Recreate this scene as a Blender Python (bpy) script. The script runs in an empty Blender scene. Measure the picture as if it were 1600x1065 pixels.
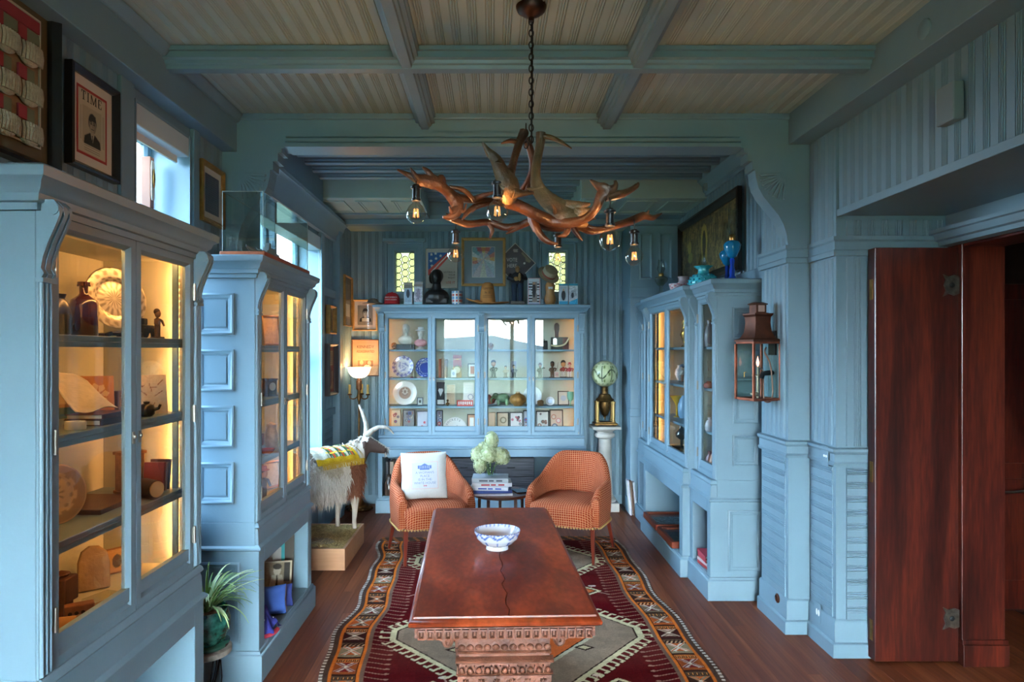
import bpy, math, random
import numpy as np
from mathutils import Vector, Matrix
random.seed(7); np.random.seed(7)
SC = bpy.context.scene; COL = SC.collection; PI = math.pi
# ------------------------------------------------------------------ camera
F = 1067.0; CH = 1.67; U0, V0 = 770.0, 548.0          # focal length in pixels, eye height, vanishing point
cam_d = bpy.data.cameras.new('camera'); cam = bpy.data.objects.new('camera', cam_d); COL.objects.link(cam)
cam.location = (0, 0, CH); cam.rotation_euler = (PI/2, 0, 0)
cam_d.sensor_width = 36; cam_d.lens = 36*F/1600
cam_d.shift_x = (800-U0)/1600; cam_d.shift_y = (V0-532.5)/1600; cam_d.clip_start = .05; cam_d.clip_end = 500
SC.camera = cam
# ------------------------------------------------------------------ sky, exposure
SKY = 94.0
w = bpy.data.worlds.new('sky'); SC.world = w; w.use_nodes = True
nt = w.node_tree; nt.nodes.clear()
o_ = nt.nodes.new('ShaderNodeOutputWorld'); bg = nt.nodes.new('ShaderNodeBackground'); bg.inputs[1].default_value = SKY
tc = nt.nodes.new('ShaderNodeTexCoord'); sx = nt.nodes.new('ShaderNodeSeparateXYZ'); rp = nt.nodes.new('ShaderNodeValToRGB')
rp.color_ramp.elements[0].position = 0.0; rp.color_ramp.elements[0].color = (.82, .91, 1, 1)
rp.color_ramp.elements[1].position = .8; rp.color_ramp.elements[1].color = (.58, .77, 1, 1)
nt.links.new(tc.outputs['Generated'], sx.inputs[0]); nt.links.new(sx.outputs[2], rp.inputs[0])
nt.links.new(rp.outputs[0], bg.inputs[0]); nt.links.new(bg.outputs[0], o_.inputs[0])
vs = SC.view_settings; vs.view_transform = 'Standard'; vs.look = 'None'; vs.gamma = 1; vs.use_curve_mapping = False
vs.exposure = 0.55
cy = SC.cycles; cy.max_bounces = 9; cy.diffuse_bounces = 3; cy.glossy_bounces = 4; cy.transmission_bounces = 6
cy.transparent_max_bounces = 16; cy.sample_clamp_indirect = 5.0; cy.caustics_reflective = False; cy.caustics_refractive = False
cy.use_denoising = True
def portal(loc, rot, sx, sy):                        # guides sky sampling through a real window opening; gives no light of its own
    l = bpy.data.lights.new('window_portal', 'AREA'); l.shape = 'RECTANGLE'; l.size = sx; l.size_y = sy; l.cycles.is_portal = True
    o = bpy.data.objects.new('window_portal', l); o.location = loc; o.rotation_euler = rot; COL.objects.link(o)
portal((.025, -4.52, 1.515), (PI/2, 0, PI), 2.85, 2.13)       # big glazing behind the camera, light goes to +Y
portal((-1.88, 3.33, 1.82), (0, -PI/2, 0), 1.9, .56)
portal((-1.88, 5.46, 1.74), (0, -PI/2, 0), 2.0, 1.7)
# ------------------------------------------------------------------ pixel helpers (reference frame 1600x1065)
def UX(u, d): return (u-U0)*d/F
def VZ(v, d): return CH-(v-V0)*d/F
def P(u, v, d): return Vector((UX(u, d), d, VZ(v, d)))
def lin(c):
    if isinstance(c, str):
        c = c.lstrip('#'); c = [int(c[i:i+2], 16)/255 for i in (0, 2, 4)]
    return tuple(x/12.92 if x <= .04045 else ((x+.055)/1.055)**2.4 for x in c)
# ------------------------------------------------------------------ materials
MAT = {}
def M(name, c, rough=.5, metal=0, var=0, vs_=4, bump=0, bs=40, spec=.5, coat=0, rand=0, emit=0, trans=0, c2=None, sheen=0, sub=0, ior=1.45, stretch=(1, 1, 1)):
    if name in MAT: return MAT[name]
    m = bpy.data.materials.new(name); m.use_nodes = True; n = m.node_tree.nodes; L = m.node_tree.links
    b = n['Principled BSDF']; c = lin(c)
    b.inputs['Base Color'].default_value = (*c, 1); b.inputs['Roughness'].default_value = rough
    b.inputs['Metallic'].default_value = metal; b.inputs['Specular IOR Level'].default_value = spec; b.inputs['IOR'].default_value = ior
    b.inputs['Coat Weight'].default_value = coat; b.inputs['Transmission Weight'].default_value = trans
    b.inputs['Coat Roughness'].default_value = .12
    if sheen: b.inputs['Sheen Weight'].default_value = sheen
    if sub: b.inputs['Subsurface Weight'].default_value = sub; b.inputs['Subsurface Scale'].default_value = .02
    if emit: b.inputs['Emission Color'].default_value = (*c, 1); b.inputs['Emission Strength'].default_value = emit
    if var or c2 or bump or rand:
        tc = n.new('ShaderNodeTexCoord'); mp = n.new('ShaderNodeMapping'); mp.inputs['Scale'].default_value = stretch
        L.new(tc.outputs['Object'], mp.inputs[0]); src = mp.outputs[0]
    if var or c2 or rand:
        nz = n.new('ShaderNodeTexNoise'); nz.inputs['Scale'].default_value = vs_; nz.inputs['Detail'].default_value = 6
        L.new(src, nz.inputs['Vector']); out = nz.outputs['Fac']
        cr = n.new('ShaderNodeValToRGB'); L.new(out, cr.inputs[0])
        a = tuple(x*(1-var) for x in c); d = lin(c2) if c2 else tuple(min(1, x*(1+var)) for x in c)
        cr.color_ramp.elements[0].position = .32; cr.color_ramp.elements[0].color = (*a, 1)
        cr.color_ramp.elements[1].position = .68; cr.color_ramp.elements[1].color = (*d, 1)
        cout = cr.outputs[0]
        if rand:
            oi = n.new('ShaderNodeObjectInfo'); mr = n.new('ShaderNodeMapRange'); mr.inputs[3].default_value = 1-rand; mr.inputs[4].default_value = 1+rand
            L.new(oi.outputs['Random'], mr.inputs[0]); hs = n.new('ShaderNodeHueSaturation'); L.new(mr.outputs[0], hs.inputs['Value']); L.new(cout, hs.inputs['Color'])
            cout = hs.outputs[0]
        L.new(cout, b.inputs['Base Color'])
    if bump:
        nb = n.new('ShaderNodeTexNoise'); nb.inputs['Scale'].default_value = bs; nb.inputs['Detail'].default_value = 5; L.new(src, nb.inputs['Vector'])
        bp = n.new('ShaderNodeBump'); bp.inputs['Strength'].default_value = bump; bp.inputs['Distance'].default_value = .01
        L.new(nb.outputs['Fac'], bp.inputs['Height']); L.new(bp.outputs[0], b.inputs['Normal'])
    MAT[name] = m; return m
def wood(name, c1, c2, axis='y', rough=.4, rand=0, sc=6, coat=0, c3=None, bump=.08, offset=True, st=.09):
    """grain stretched along one object axis; offset by object so that planks differ"""
    if name in MAT: return MAT[name]
    m = bpy.data.materials.new(name); m.use_nodes = True; n = m.node_tree.nodes; L = m.node_tree.links; b = n['Principled BSDF']
    tc = n.new('ShaderNodeTexCoord'); mp = n.new('ShaderNodeMapping'); s = {'x': (st, 1, 1), 'y': (1, st, 1), 'z': (1, 1, st)}[axis]
    mp.inputs['Scale'].default_value = s; L.new(tc.outputs['Object'], mp.inputs[0]); src = mp.outputs[0]
    oi = n.new('ShaderNodeObjectInfo')
    if offset:
        va = n.new('ShaderNodeVectorMath'); va.operation = 'ADD'; vm = n.new('ShaderNodeMath'); vm.operation = 'MULTIPLY'; vm.inputs[1].default_value = 57.0
        L.new(oi.outputs['Random'], vm.inputs[0]); L.new(src, va.inputs[0]); L.new(vm.outputs[0], va.inputs[1]); src = va.outputs[0]
    nz = n.new('ShaderNodeTexNoise'); nz.inputs['Scale'].default_value = sc; nz.inputs['Detail'].default_value = 8; nz.inputs['Distortion'].default_value = .6; L.new(src, nz.inputs['Vector'])
    n2 = n.new('ShaderNodeTexNoise'); n2.inputs['Scale'].default_value = sc*9; n2.inputs['Detail'].default_value = 4; L.new(src, n2.inputs['Vector'])
    mx = n.new('ShaderNodeMix'); mx.data_type = 'FLOAT'; mx.inputs[0].default_value = .35; L.new(nz.outputs[0], mx.inputs[2]); L.new(n2.outputs[0], mx.inputs[3])
    cr = n.new('ShaderNodeValToRGB'); L.new(mx.outputs[0], cr.inputs[0]); e = cr.color_ramp.elements
    e[0].position = .33; e[0].color = (*lin(c1), 1); e[1].position = .66; e[1].color = (*lin(c2), 1)
    if c3: x = e.new(.5); x.color = (*lin(c3), 1)
    mr = n.new('ShaderNodeMapRange'); mr.inputs[3].default_value = 1-rand; mr.inputs[4].default_value = 1+rand; L.new(oi.outputs['Random'], mr.inputs[0])
    hs = n.new('ShaderNodeHueSaturation'); L.new(mr.outputs[0], hs.inputs['Value']); L.new(cr.outputs[0], hs.inputs['Color']); L.new(hs.outputs[0], b.inputs['Base Color'])
    b.inputs['Roughness'].default_value = rough; b.inputs['Coat Weight'].default_value = coat; b.inputs['Coat Roughness'].default_value = .15
    bp = n.new('ShaderNodeBump'); bp.inputs['Strength'].default_value = bump; bp.inputs['Distance'].default_value = .004; L.new(mx.outputs[0], bp.inputs['Height']); L.new(bp.outputs[0], b.inputs['Normal'])
    MAT[name] = m; return m
def glass(name, tint='#ffffff', ior=1.45, refl=1.0, rough=0.0, trl=None):
    """thin pane: clear or tinted transmission plus mirror reflection by Fresnel; trl = milky share"""
    if name in MAT: return MAT[name]
    m = bpy.data.materials.new(name); m.use_nodes = True; n = m.node_tree.nodes; L = m.node_tree.links; n.clear()
    o = n.new('ShaderNodeOutputMaterial'); t = n.new('ShaderNodeBsdfTransparent'); t.inputs[0].default_value = (*lin(tint), 1)
    g = n.new('ShaderNodeBsdfGlossy'); g.inputs['Roughness'].default_value = rough; fr = n.new('ShaderNodeFresnel'); fr.inputs[0].default_value = ior
    mu = n.new('ShaderNodeMath'); mu.operation = 'MULTIPLY'; mu.inputs[1].default_value = refl; mu.use_clamp = True; ge = n.new('ShaderNodeNewGeometry'); m0 = n.new('ShaderNodeMath'); m0.operation = 'SUBTRACT'; m0.inputs[0].default_value = 1.0; L.new(ge.outputs['Backfacing'], m0.inputs[1])
    m1 = n.new('ShaderNodeMath'); m1.operation = 'MULTIPLY'; L.new(fr.outputs[0], m1.inputs[0]); L.new(m0.outputs[0], m1.inputs[1]); L.new(m1.outputs[0], mu.inputs[0])
    base = t.outputs[0]
    if trl:
        tr = n.new('ShaderNodeBsdfTranslucent'); tr.inputs[0].default_value = (*lin(tint), 1); m2 = n.new('ShaderNodeMixShader'); m2.inputs[0].default_value = trl
        L.new(t.outputs[0], m2.inputs[1]); L.new(tr.outputs[0], m2.inputs[2]); base = m2.outputs[0]
    mx = n.new('ShaderNodeMixShader'); L.new(mu.outputs[0], mx.inputs[0]); L.new(base, mx.inputs[1]); L.new(g.outputs[0], mx.inputs[2]); L.new(mx.outputs[0], o.inputs[0])
    MAT[name] = m; return m
def emitter(name, c, s):
    if name in MAT: return MAT[name]
    m = bpy.data.materials.new(name); m.use_nodes = True; n = m.node_tree.nodes; n.clear()
    o = n.new('ShaderNodeOutputMaterial'); e = n.new('ShaderNodeEmission'); e.inputs[0].default_value = (*lin(c), 1); e.inputs[1].default_value = s
    m.node_tree.links.new(e.outputs[0], o.inputs[0]); MAT[name] = m; return m
def attr_mat(name, rough=.6, bump=0, bs=300, sheen=0, coat=0, spec=.5):
    """colour from the mesh's own print (attribute Col)"""
    if name in MAT: return MAT[name]
    m = M(name, '#808080', rough, sheen=sheen, coat=coat, bump=bump, bs=bs, spec=spec); n = m.node_tree.nodes
    a = n.new('ShaderNodeAttribute'); a.attribute_name = 'Col'; m.node_tree.links.new(a.outputs['Color'], n['Principled BSDF'].inputs['Base Color']); return m
PAINT = M('blue_paint', '#748f9d', .42, var=.05, vs_=3, bump=.05, bs=60)
INNER = M('case_interior_paint', '#b9b7a6', .6, var=.05, vs_=5)
TRIMW = M('window_white_paint', '#c3cdd0', .4)
MAHOG = wood('mahogany', '#1e0805', '#662616', 'z', .33, rand=.1, sc=9, coat=.3, c3='#42150d')
DARKW = wood('dark_wood', '#150a07', '#2f170f', 'z', .4, sc=6, coat=.2)
FLOORW = wood('floor_wood', '#572511', '#8f5230', 'y', .38, rand=.16, sc=7, coat=.1, c3='#70371b', bump=.05)
TABW = wood('old_table_wood', '#4d1a0a', '#a84a26', 'y', .30, sc=5.5, coat=.12, c3='#7a2e13', bump=.12, st=.4)
CARVW = M('carved_wood', '#6b3a26', .42, var=.45, vs_=14, bump=.5, bs=90, c2='#8d5540')
CHAIRLEG = wood('chair_leg_wood', '#481608', '#6e2412', 'z', .3, coat=.3)
PINE = wood('pale_wood', '#b07c55', '#c9966c', 'x', .5, sc=5)
GOLDF = M('gold_frame', '#a5793c', .35, .55, var=.2, vs_=30)
OAKF = M('oak_frame', '#b58a50', .45, var=.15, vs_=20)
BLACKF = M('black_frame', '#131110', .35, coat=.2)
BRASS = M('brass', '#a9834a', .3, 1, var=.25, vs_=20)
DBRASS = M('aged_brass', '#71522d', .38, .9, var=.4, vs_=25, bump=.2, bs=120)
COPPER = M('copper', '#8a4c38', .36, .85, var=.35, vs_=14)
DCOPPER = M('brown_copper', '#4c2819', .45, .6, var=.4, vs_=12)
IRON = M('black_iron', '#101112', .5, .4)
STEEL = M('steel', '#a9aaa8', .3, 1)
WHITE = M('white_ceramic', '#cfcfcf', .15, coat=.4)
PAPER = M('paper', '#dcd8cc', .8)
MATB = M('mat_board', '#d8d2c8', .85)
GLS = glass('cabinet_glass', '#fbfdfc', 1.5, 1.25)
SIDEG = glass('tinted_window_glass', '#aab4ba', 1.5, 1.0)  # grey tint added to dim the daylight from the side windows
CLR = glass('clear_glass', '#f6faf8', 1.5, 1.0)
ACRY = glass('acrylic', '#f4f8f6', 1.5, 1.1)
PRINT = attr_mat('printed_paper', .62)
CERP = attr_mat('printed_ceramic', .15, coat=.4)
CLOTHP = attr_mat('printed_cloth', .95, bump=.15, bs=500, spec=.03)
CEILB = M('grey_ceiling_paint', '#a2b6b3', .5, var=.05, vs_=4)
WARM = emitter('warm_led', '#ffb25c', 22)
# ------------------------------------------------------------------ mesh builder
class MB:
    def __init__(s): s.v = []; s.f = []; s.uv = {}; s.col = {}
    def add(s, vs, fs, col=None):
        k = len(s.v); s.v += [tuple(p) for p in vs]; s.f += [tuple(i+k for i in f) for f in fs]
        if col is not None:
            for i in range(k, len(s.v)): s.col[i] = col
        return s
    def box(s, x0, x1, y0, y1, z0, z1, col=None):
        return s.add([(x0, y0, z0), (x1, y0, z0), (x1, y1, z0), (x0, y1, z0), (x0, y0, z1), (x1, y0, z1), (x1, y1, z1), (x0, y1, z1)],
                     [(0, 3, 2, 1), (4, 5, 6, 7), (0, 1, 5, 4), (1, 2, 6, 5), (2, 3, 7, 6), (3, 0, 4, 7)], col)
    def obox(s, c, half, R, col=None):                # oriented box: R maps local to world
        k = len(s.v); s.box(-half[0], half[0], -half[1], half[1], -half[2], half[2], col)
        for i in range(k, len(s.v)): s.v[i] = tuple(R @ Vector(s.v[i])+Vector(c))
        return s
    def prism(s, pts, ax, a, b, col=None):
        mp = {'x': lambda p, h: (h, p[0], p[1]), 'y': lambda p, h: (p[0], h, p[1]), 'z': lambda p, h: (p[0], p[1], h)}[ax]
        n = len(pts); vs = [mp(p, a) for p in pts]+[mp(p, b) for p in pts]
        return s.add(vs, [tuple(range(n))[::-1], tuple(range(n, 2*n))]+[(i, (i+1) % n, n+(i+1) % n, n+i) for i in range(n)], col)
    def lathe(s, prof, n=20, c=(0, 0, 0), col=None, sx=1, sy=1, rad=None, cap=True):
        k = len(s.v); vs = []; fs = []
        for r, z in prof:
            for i in range(n):
                a = 2*PI*i/n; q = r*(rad(a, z) if rad else 1); vs.append((c[0]+q*math.cos(a)*sx, c[1]+q*math.sin(a)*sy, c[2]+z))
        for j in range(len(prof)-1):
            for i in range(n): fs.append((j*n+i, j*n+(i+1) % n, (j+1)*n+(i+1) % n, (j+1)*n+i))
        if cap and prof[0][0] > 1e-4: fs.append(tuple(range(n))[::-1])
        if cap and prof[-1][0] > 1e-4: fs.append(tuple(range((len(prof)-1)*n, len(prof)*n)))
        return s.add(vs, fs, col)
    def tube(s, pts, rs, n=8, col=None, cap=True, flat=None):
        pts = [Vector(p) for p in pts]; rs = rs if isinstance(rs, (list, tuple)) else [rs]*len(pts); vs = []; fs = []; pn = None
        for i, p in enumerate(pts):
            t = (pts[min(i+1, len(pts)-1)]-pts[max(i-1, 0)]).normalized()
            if pn is None: pn = t.orthogonal().normalized() if flat is None else (Vector(flat)-t*t.dot(Vector(flat))).normalized()
            else: pn = (pn-t*t.dot(pn)).normalized()
            bn = t.cross(pn); r = rs[i]; ra, rb = r if isinstance(r, tuple) else (r, r)
            for j in range(n): a = 2*PI*j/n; vs.append(p+pn*(math.cos(a)*ra)+bn*(math.sin(a)*rb))
        for i in range(len(pts)-1):
            for j in range(n): fs.append((i*n+j, i*n+(j+1) % n, (i+1)*n+(j+1) % n, (i+1)*n+j))
        if cap: fs += [tuple(range(n))[::-1], tuple(range((len(pts)-1)*n, len(pts)*n))]
        return s.add(vs, fs, col)
    def ell(s, c, r, n=14, m=9, col=None, R=None):
        r = (r, r, r) if not isinstance(r, (tuple, list)) else r; k = len(s.v)
        prof = [(max(1e-5, math.sin(PI*j/m)), -math.cos(PI*j/m)) for j in range(m+1)]
        s.lathe(prof, n, col=col)
        for i in range(k, len(s.v)):
            q = Vector((s.v[i][0]*r[0], s.v[i][1]*r[1], s.v[i][2]*r[2])); q = R @ q if R else q; s.v[i] = tuple(q+Vector(c))
        return s
    def sweep(s, path, prof, closed=False, mp=None, col=None):
        """closed profile (offset to the right of travel, height) swept along a 2D path with mitres"""
        mp = mp or (lambda a, b, h: (a, b, h)); path = [Vector(p) for p in path]; n = len(path); m = len(prof); vs = []; fs = []
        for i, p in enumerate(path):
            def nor(a, b): t = (b-a).normalized(); return Vector((t.y, -t.x))
            n1 = nor(path[i-1], p) if (i > 0 or closed) else None; n2 = nor(p, path[(i+1) % n]) if (i < n-1 or closed) else None
            n1 = n1 or n2; n2 = n2 or n1; q = (n1+n2)/(1+n1.dot(n2))
            for o, h in prof: vs.append(mp(p.x+q.x*o, p.y+q.y*o, h))
        for i in range(n if closed else n-1):
            for j in range(m): a, b = i*m, ((i+1) % n)*m; fs.append((a+j, a+(j+1) % m, b+(j+1) % m, b+j))
        if not closed: fs += [tuple(range(m))[::-1], tuple(range((n-1)*m, n*m))]
        return s.add(vs, fs, col)
    def surf(s, g, us=1, vs_=1, closed=False, uv=None):    # grid of points -> quads, with uv
        a, b = len(g), len(g[0]); k = len(s.v)
        for i in range(a):
            for j in range(b): s.uv[len(s.v)] = uv[i][j] if uv else (i*us, j*vs_); s.v.append(tuple(g[i][j]))
        for i in range(a-1+(1 if closed else 0)):
            for j in range(b-1): i2 = (i+1) % a; s.f.append((k+i*b+j, k+i2*b+j, k+i2*b+j+1, k+i*b+j+1))
        return s
    def xf(s, m, k=0):
        for i in range(k, len(s.v)): s.v[i] = tuple(m @ Vector(s.v[i]))
        return s
    def mesh(s, name, mat, smooth=None):
        me = bpy.data.meshes.new(name); me.from_pydata(s.v, [], s.f); me.materials.append(mat)
        if s.uv:
            l = me.uv_layers.new(name='UVMap'); ix = np.empty(len(me.loops), int); me.loops.foreach_get('vertex_index', ix)
            arr = np.zeros((len(s.v), 2)); arr[list(s.uv.keys())] = list(s.uv.values()); l.data.foreach_set('uv', arr[ix].ravel())
        if s.col:
            a = me.color_attributes.new('Col', 'FLOAT_COLOR', 'POINT'); arr = np.ones((len(s.v), 4)); cc = {}
            for i, c in s.col.items():
                if c not in cc: cc[c] = lin(c)
                arr[i, :3] = cc[c]
            a.data.foreach_set('color', arr.ravel())
        fix_normals(me)
        if smooth: me.polygons.foreach_set('use_smooth', [True]*len(me.polygons)); me.set_sharp_from_angle(angle=math.radians(smooth))
        me.update(); return me
    def build(s, name, mat, parent=None, smooth=None, bevel=0, seg=2, loc=None, sub=0):
        o = ob(name, s.mesh(name, mat, smooth), parent)
        if loc is not None: o.location = loc
        if bevel: b = o.modifiers.new('edge', 'BEVEL'); b.width = bevel; b.segments = seg; b.limit_method = 'ANGLE'; b.angle_limit = .7
        if sub: d = o.modifiers.new('round', 'SUBSURF'); d.levels = d.render_levels = sub
        return o
import bmesh
def fix_normals(me):
    b = bmesh.new(); b.from_mesh(me); bmesh.ops.recalc_face_normals(b, faces=b.faces); b.to_mesh(me); b.free()
def ob(name, data, parent=None, loc=None):
    o = bpy.data.objects.new(name, data); COL.objects.link(o); o.parent = parent
    if loc is not None: o.location = loc
    return o
def tag(o, label=None, cat=None, group=None, kind=None):
    if label: o['label'] = label
    if cat: o['category'] = cat
    if group: o['group'] = group
    if kind: o['kind'] = kind
    return o
def T(name, label, cat, loc=(0, 0, 0), rz=0, group=None):
    o = ob(name, None, None, loc); o.empty_display_size = .05; o.rotation_euler = (0, 0, rz); return tag(o, label, cat, group)
def S(name, label):
    return tag(ob(name, None), label, None, None, 'structure')
def dup(o, parent=None, **kw):
    c = o.copy(); COL.objects.link(c); c.parent = parent
    for ch in list(o.children): dup(ch, c)
    return c
def baked(o, vox=None, smooth=0):
    """turn overlapping shapes into one continuous surface"""
    r = o.modifiers.new('r', 'REMESH'); r.mode = 'VOXEL'; r.voxel_size = vox; r.use_smooth_shade = True
    if smooth: q = o.modifiers.new('s', 'SMOOTH'); q.iterations = smooth; q.factor = .5
    dg = bpy.context.evaluated_depsgraph_get(); me = bpy.data.meshes.new_from_object(o.evaluated_get(dg)); o.modifiers.clear(); old = o.data; o.data = me
    me.materials.clear()
    for m in old.materials: me.materials.append(m)
    me.polygons.foreach_set('use_smooth', [True]*len(me.polygons)); return o
def bez(pts, n=6):                                     # Catmull-Rom through points
    pts = [Vector(p) for p in pts]; q = [pts[0]*2-pts[1]]+pts+[pts[-1]*2-pts[-2]]; out = []
    for i in range(1, len(q)-2):
        for k in range(n):
            t = k/n; a, b, c, d = q[i-1], q[i], q[i+1], q[i+2]
            out.append(.5*((2*b)+(c-a)*t+(2*a-5*b+4*c-d)*t*t+(3*b-a-3*c+d)*t**3))
    return out+[pts[-1]]
def lerp(a, b, t): return a+(b-a)*t
def interp(xs, ys, x): return float(np.interp(x, xs, ys))
# ------------------------------------------------------------------ boards
def board_mesh(name, w_, t, beads, mat):
    pr = [(0, 0), (0, -t*.45), (.003, -t)]
    fl = w_-beads*.011-.004
    pr += [(fl, -t), (fl+.001, -t*.5)]
    for i in range(beads):
        x = fl+.001+i*.011; pr += [(x+.002, -t*.95), (x+.0055, -t*1.25), (x+.009, -t*.95), (x+.011, -t*.5)]
    pr += [(w_, -t*.45), (w_, 0)]
    b = MB().prism(pr, 'z', 0, 1); return b.mesh(name, mat)
BD = {}
def boards(parent, name, p0, right, width, up, length, w_=.078, t=.008, beads=3, mat=None):
    """a field of beaded boards, each its own part: p0 corner, right = across, up = along"""
    right, up = Vector(right).normalized(), Vector(up).normalized(); mat = mat or PAINT
    key = (name, w_, t, beads, mat.name)
    if key not in BD: BD[key] = board_mesh(name, w_, t, beads, mat)
    n = max(1, round(width/w_)); s = width/n/w_; y = up.cross(right)
    for i in range(n):
        o = ob(name, BD[key], parent); q = Vector(p0)+right*(i*width/n)
        o.matrix_local = Matrix(((right.x*s, y.x, up.x*length, q.x), (right.y*s, y.y, up.y*length, q.y), (right.z*s, y.z, up.z*length, q.z), (0, 0, 0, 1)))
# ------------------------------------------------------------------ prints
class Cv:
    """flat print as coloured grid; x, y in metres from lower left"""
    def __init__(s, w_, h, res, bg='#ffffff'):
        s.w, s.h = w_, h; s.nx, s.ny = max(2, int(w_/res)+1), max(2, int(h/res)+1)
        s.X, s.Y = np.meshgrid(np.linspace(0, w_, s.nx), np.linspace(0, h, s.ny)); s.C = np.empty((s.ny, s.nx, 3)); s.C[:] = lin(bg)
    def put(s, m, c, a=1.0):
        c = np.array(lin(c)) if isinstance(c, (str, tuple)) else c
        s.C = np.where(m[..., None], s.C*(1-a)+c*a, s.C); return s
    def rect(s, x0, y0, x1, y1, c, a=1.0): return s.put((s.X >= x0) & (s.X <= x1) & (s.Y >= y0) & (s.Y <= y1), c, a)
    def ell(s, x, y, rx, ry, c, a=1.0, r0=0):
        d = ((s.X-x)/rx)**2+((s.Y-y)/ry)**2; return s.put((d <= 1) & (d >= r0*r0), c, a)
    def line(s, x0, y0, x1, y1, t, c, a=1.0):
        dx, dy = x1-x0, y1-y0; l = dx*dx+dy*dy+1e-12; k = np.clip(((s.X-x0)*dx+(s.Y-y0)*dy)/l, 0, 1)
        return s.put((s.X-x0-k*dx)**2+(s.Y-y0-k*dy)**2 <= t*t/4, c, a)
    def poly(s, pts, c, a=1.0):
        m = np.zeros(s.X.shape, bool); n = len(pts)
        for i in range(n):
            (xa, ya), (xb, yb) = pts[i], pts[(i+1) % n]
            if ya == yb: continue
            m ^= ((ya > s.Y) != (yb > s.Y)) & (s.X < (xb-xa)*(s.Y-ya)/(yb-ya)+xa)
        return s.put(m, c, a)
    def noise(s, amt, sc=1):
        k = np.random.rand(int(s.ny/sc)+2, int(s.nx/sc)+2); iy = (np.arange(s.ny)/sc).astype(int); ix = (np.arange(s.nx)/sc).astype(int)
        s.C *= (1+amt*(k[np.ix_(iy, ix)][..., None]-.5)*2); return s
    def blur(s, n=1):
        for _ in range(n):
            p = np.pad(s.C, ((1, 1), (1, 1), (0, 0)), 'edge'); s.C = (p[1:-1, 1:-1]*2+p[:-2, 1:-1]+p[2:, 1:-1]+p[1:-1, :-2]+p[1:-1, 2:])/6
        return s
    def frame(s, t, c): s.rect(0, 0, t, s.h, c); s.rect(s.w-t, 0, s.w, s.h, c); s.rect(0, 0, s.w, t, c); s.rect(0, s.h-t, s.w, s.h, c); return s
    def mesh(s, name, mat, fn=None):
        z = np.zeros(s.X.size); v = np.stack([s.X.ravel()-s.w/2, z, s.Y.ravel()], 1)
        if fn: v = fn(v)
        i = np.arange((s.ny-1)*s.nx).reshape(s.ny-1, s.nx)[:, :-1].ravel()
        f = np.stack([i, i+1, i+s.nx+1, i+s.nx], 1); me = bpy.data.meshes.new(name)
        me.vertices.add(len(v)); me.vertices.foreach_set('co', v.ravel()); me.loops.add(f.size); me.loops.foreach_set('vertex_index', f.ravel())
        me.polygons.add(len(f)); me.polygons.foreach_set('loop_start', np.arange(0, f.size, 4)); me.polygons.foreach_set('loop_total', np.full(len(f), 4))
        me.update(calc_edges=True); a = me.color_attributes.new('Col', 'FLOAT_COLOR', 'POINT')
        a.data.foreach_set('color', np.concatenate([np.clip(s.C, 0, 1).reshape(-1, 3), np.ones((s.C.size//3, 1))], 1).ravel())
        me.materials.append(mat); return me
    def build(s, name, parent, loc=(0, 0, 0), rot=(0, 0, 0), mat=None, fn=None):
        o = ob(name, s.mesh(name, mat or PRINT, fn), parent, loc); o.rotation_euler = rot; return o
def face_print(cv, x, y, r, skin='#b9b2a6', hair='#2a2624', coat='#2b2a2c', shirt='#cfcac0', beard=None):
    """generic portrait: shoulders, shirt, head, hair, features"""
    cv.poly([(x-1.9*r, y-2.9*r), (x-1.75*r, y-1.9*r), (x-.6*r, y-1.25*r), (x+.6*r, y-1.25*r), (x+1.75*r, y-1.9*r), (x+1.9*r, y-2.9*r)], coat)
    cv.poly([(x-.45*r, y-1.2*r), (x+.45*r, y-1.2*r), (x+.05*r, y-2.5*r)], shirt); cv.poly([(x-.13*r, y-1.45*r), (x+.13*r, y-1.45*r), (x+.06*r, y-2.6*r), (x-.06*r, y-2.6*r)], coat)
    cv.rect(x-.4*r, y-1.4*r, x+.4*r, y-.6*r, skin); cv.ell(x, y+.2*r, .92*r, 1.2*r, hair); cv.ell(x+.05*r, y-.1*r, .78*r, 1.08*r, skin)
    cv.poly([(x-.8*r, y+.35*r), (x+.85*r, y+.45*r), (x+.7*r, y+1.2*r), (x-.6*r, y+1.25*r)], hair)
    for sg in (-1, 1): cv.ell(x+sg*.33*r+.05*r, y+.05*r, .21*r, .11*r, hair); cv.line(x+sg*.5*r, y+.26*r, x+sg*.12*r, y+.27*r, .12*r, hair)
    cv.line(x+.05*r, y, x+.12*r, y-.4*r, .13*r, hair, .7); cv.line(x-.2*r, y-.66*r, x+.32*r, y-.66*r, .14*r, hair, .9)
    cv.put((((cv.X-x-.05*r)/(.8*r))**2+((cv.Y-y+.1*r)/(1.1*r))**2 < 1) & (cv.X > x+.3*r), hair, .35); cv.put((((cv.X-x-.05*r)/(.8*r))**2+((cv.Y-y+.1*r)/(1.1*r))**2 < 1) & (cv.X < x-.5*r), hair, .3); cv.line(x-.5*r, y-.95*r, x+.6*r, y-.95*r, .12*r, hair, .4); cv.blur(1)
    if beard: cv.ell(x+.05*r, y-.9*r, .55*r, .45*r, beard)
    return cv
def text(body, size, parent, loc, rot=(PI/2, 0, 0), mat=None, align='CENTER', name='lettering', sx=1, sp=1.0):
    c = bpy.data.curves.new(name, 'FONT'); c.body = body; c.size = size; c.align_x = align; c.align_y = 'CENTER'; c.extrude = .0004; c.space_character = sp
    c.resolution_u = 2; c.materials.append(mat or M('ink_black', '#1a1818', .7)); o = ob(name, c, parent, loc); o.rotation_euler = rot; o.scale = (sx, 1, 1); return o
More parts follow.
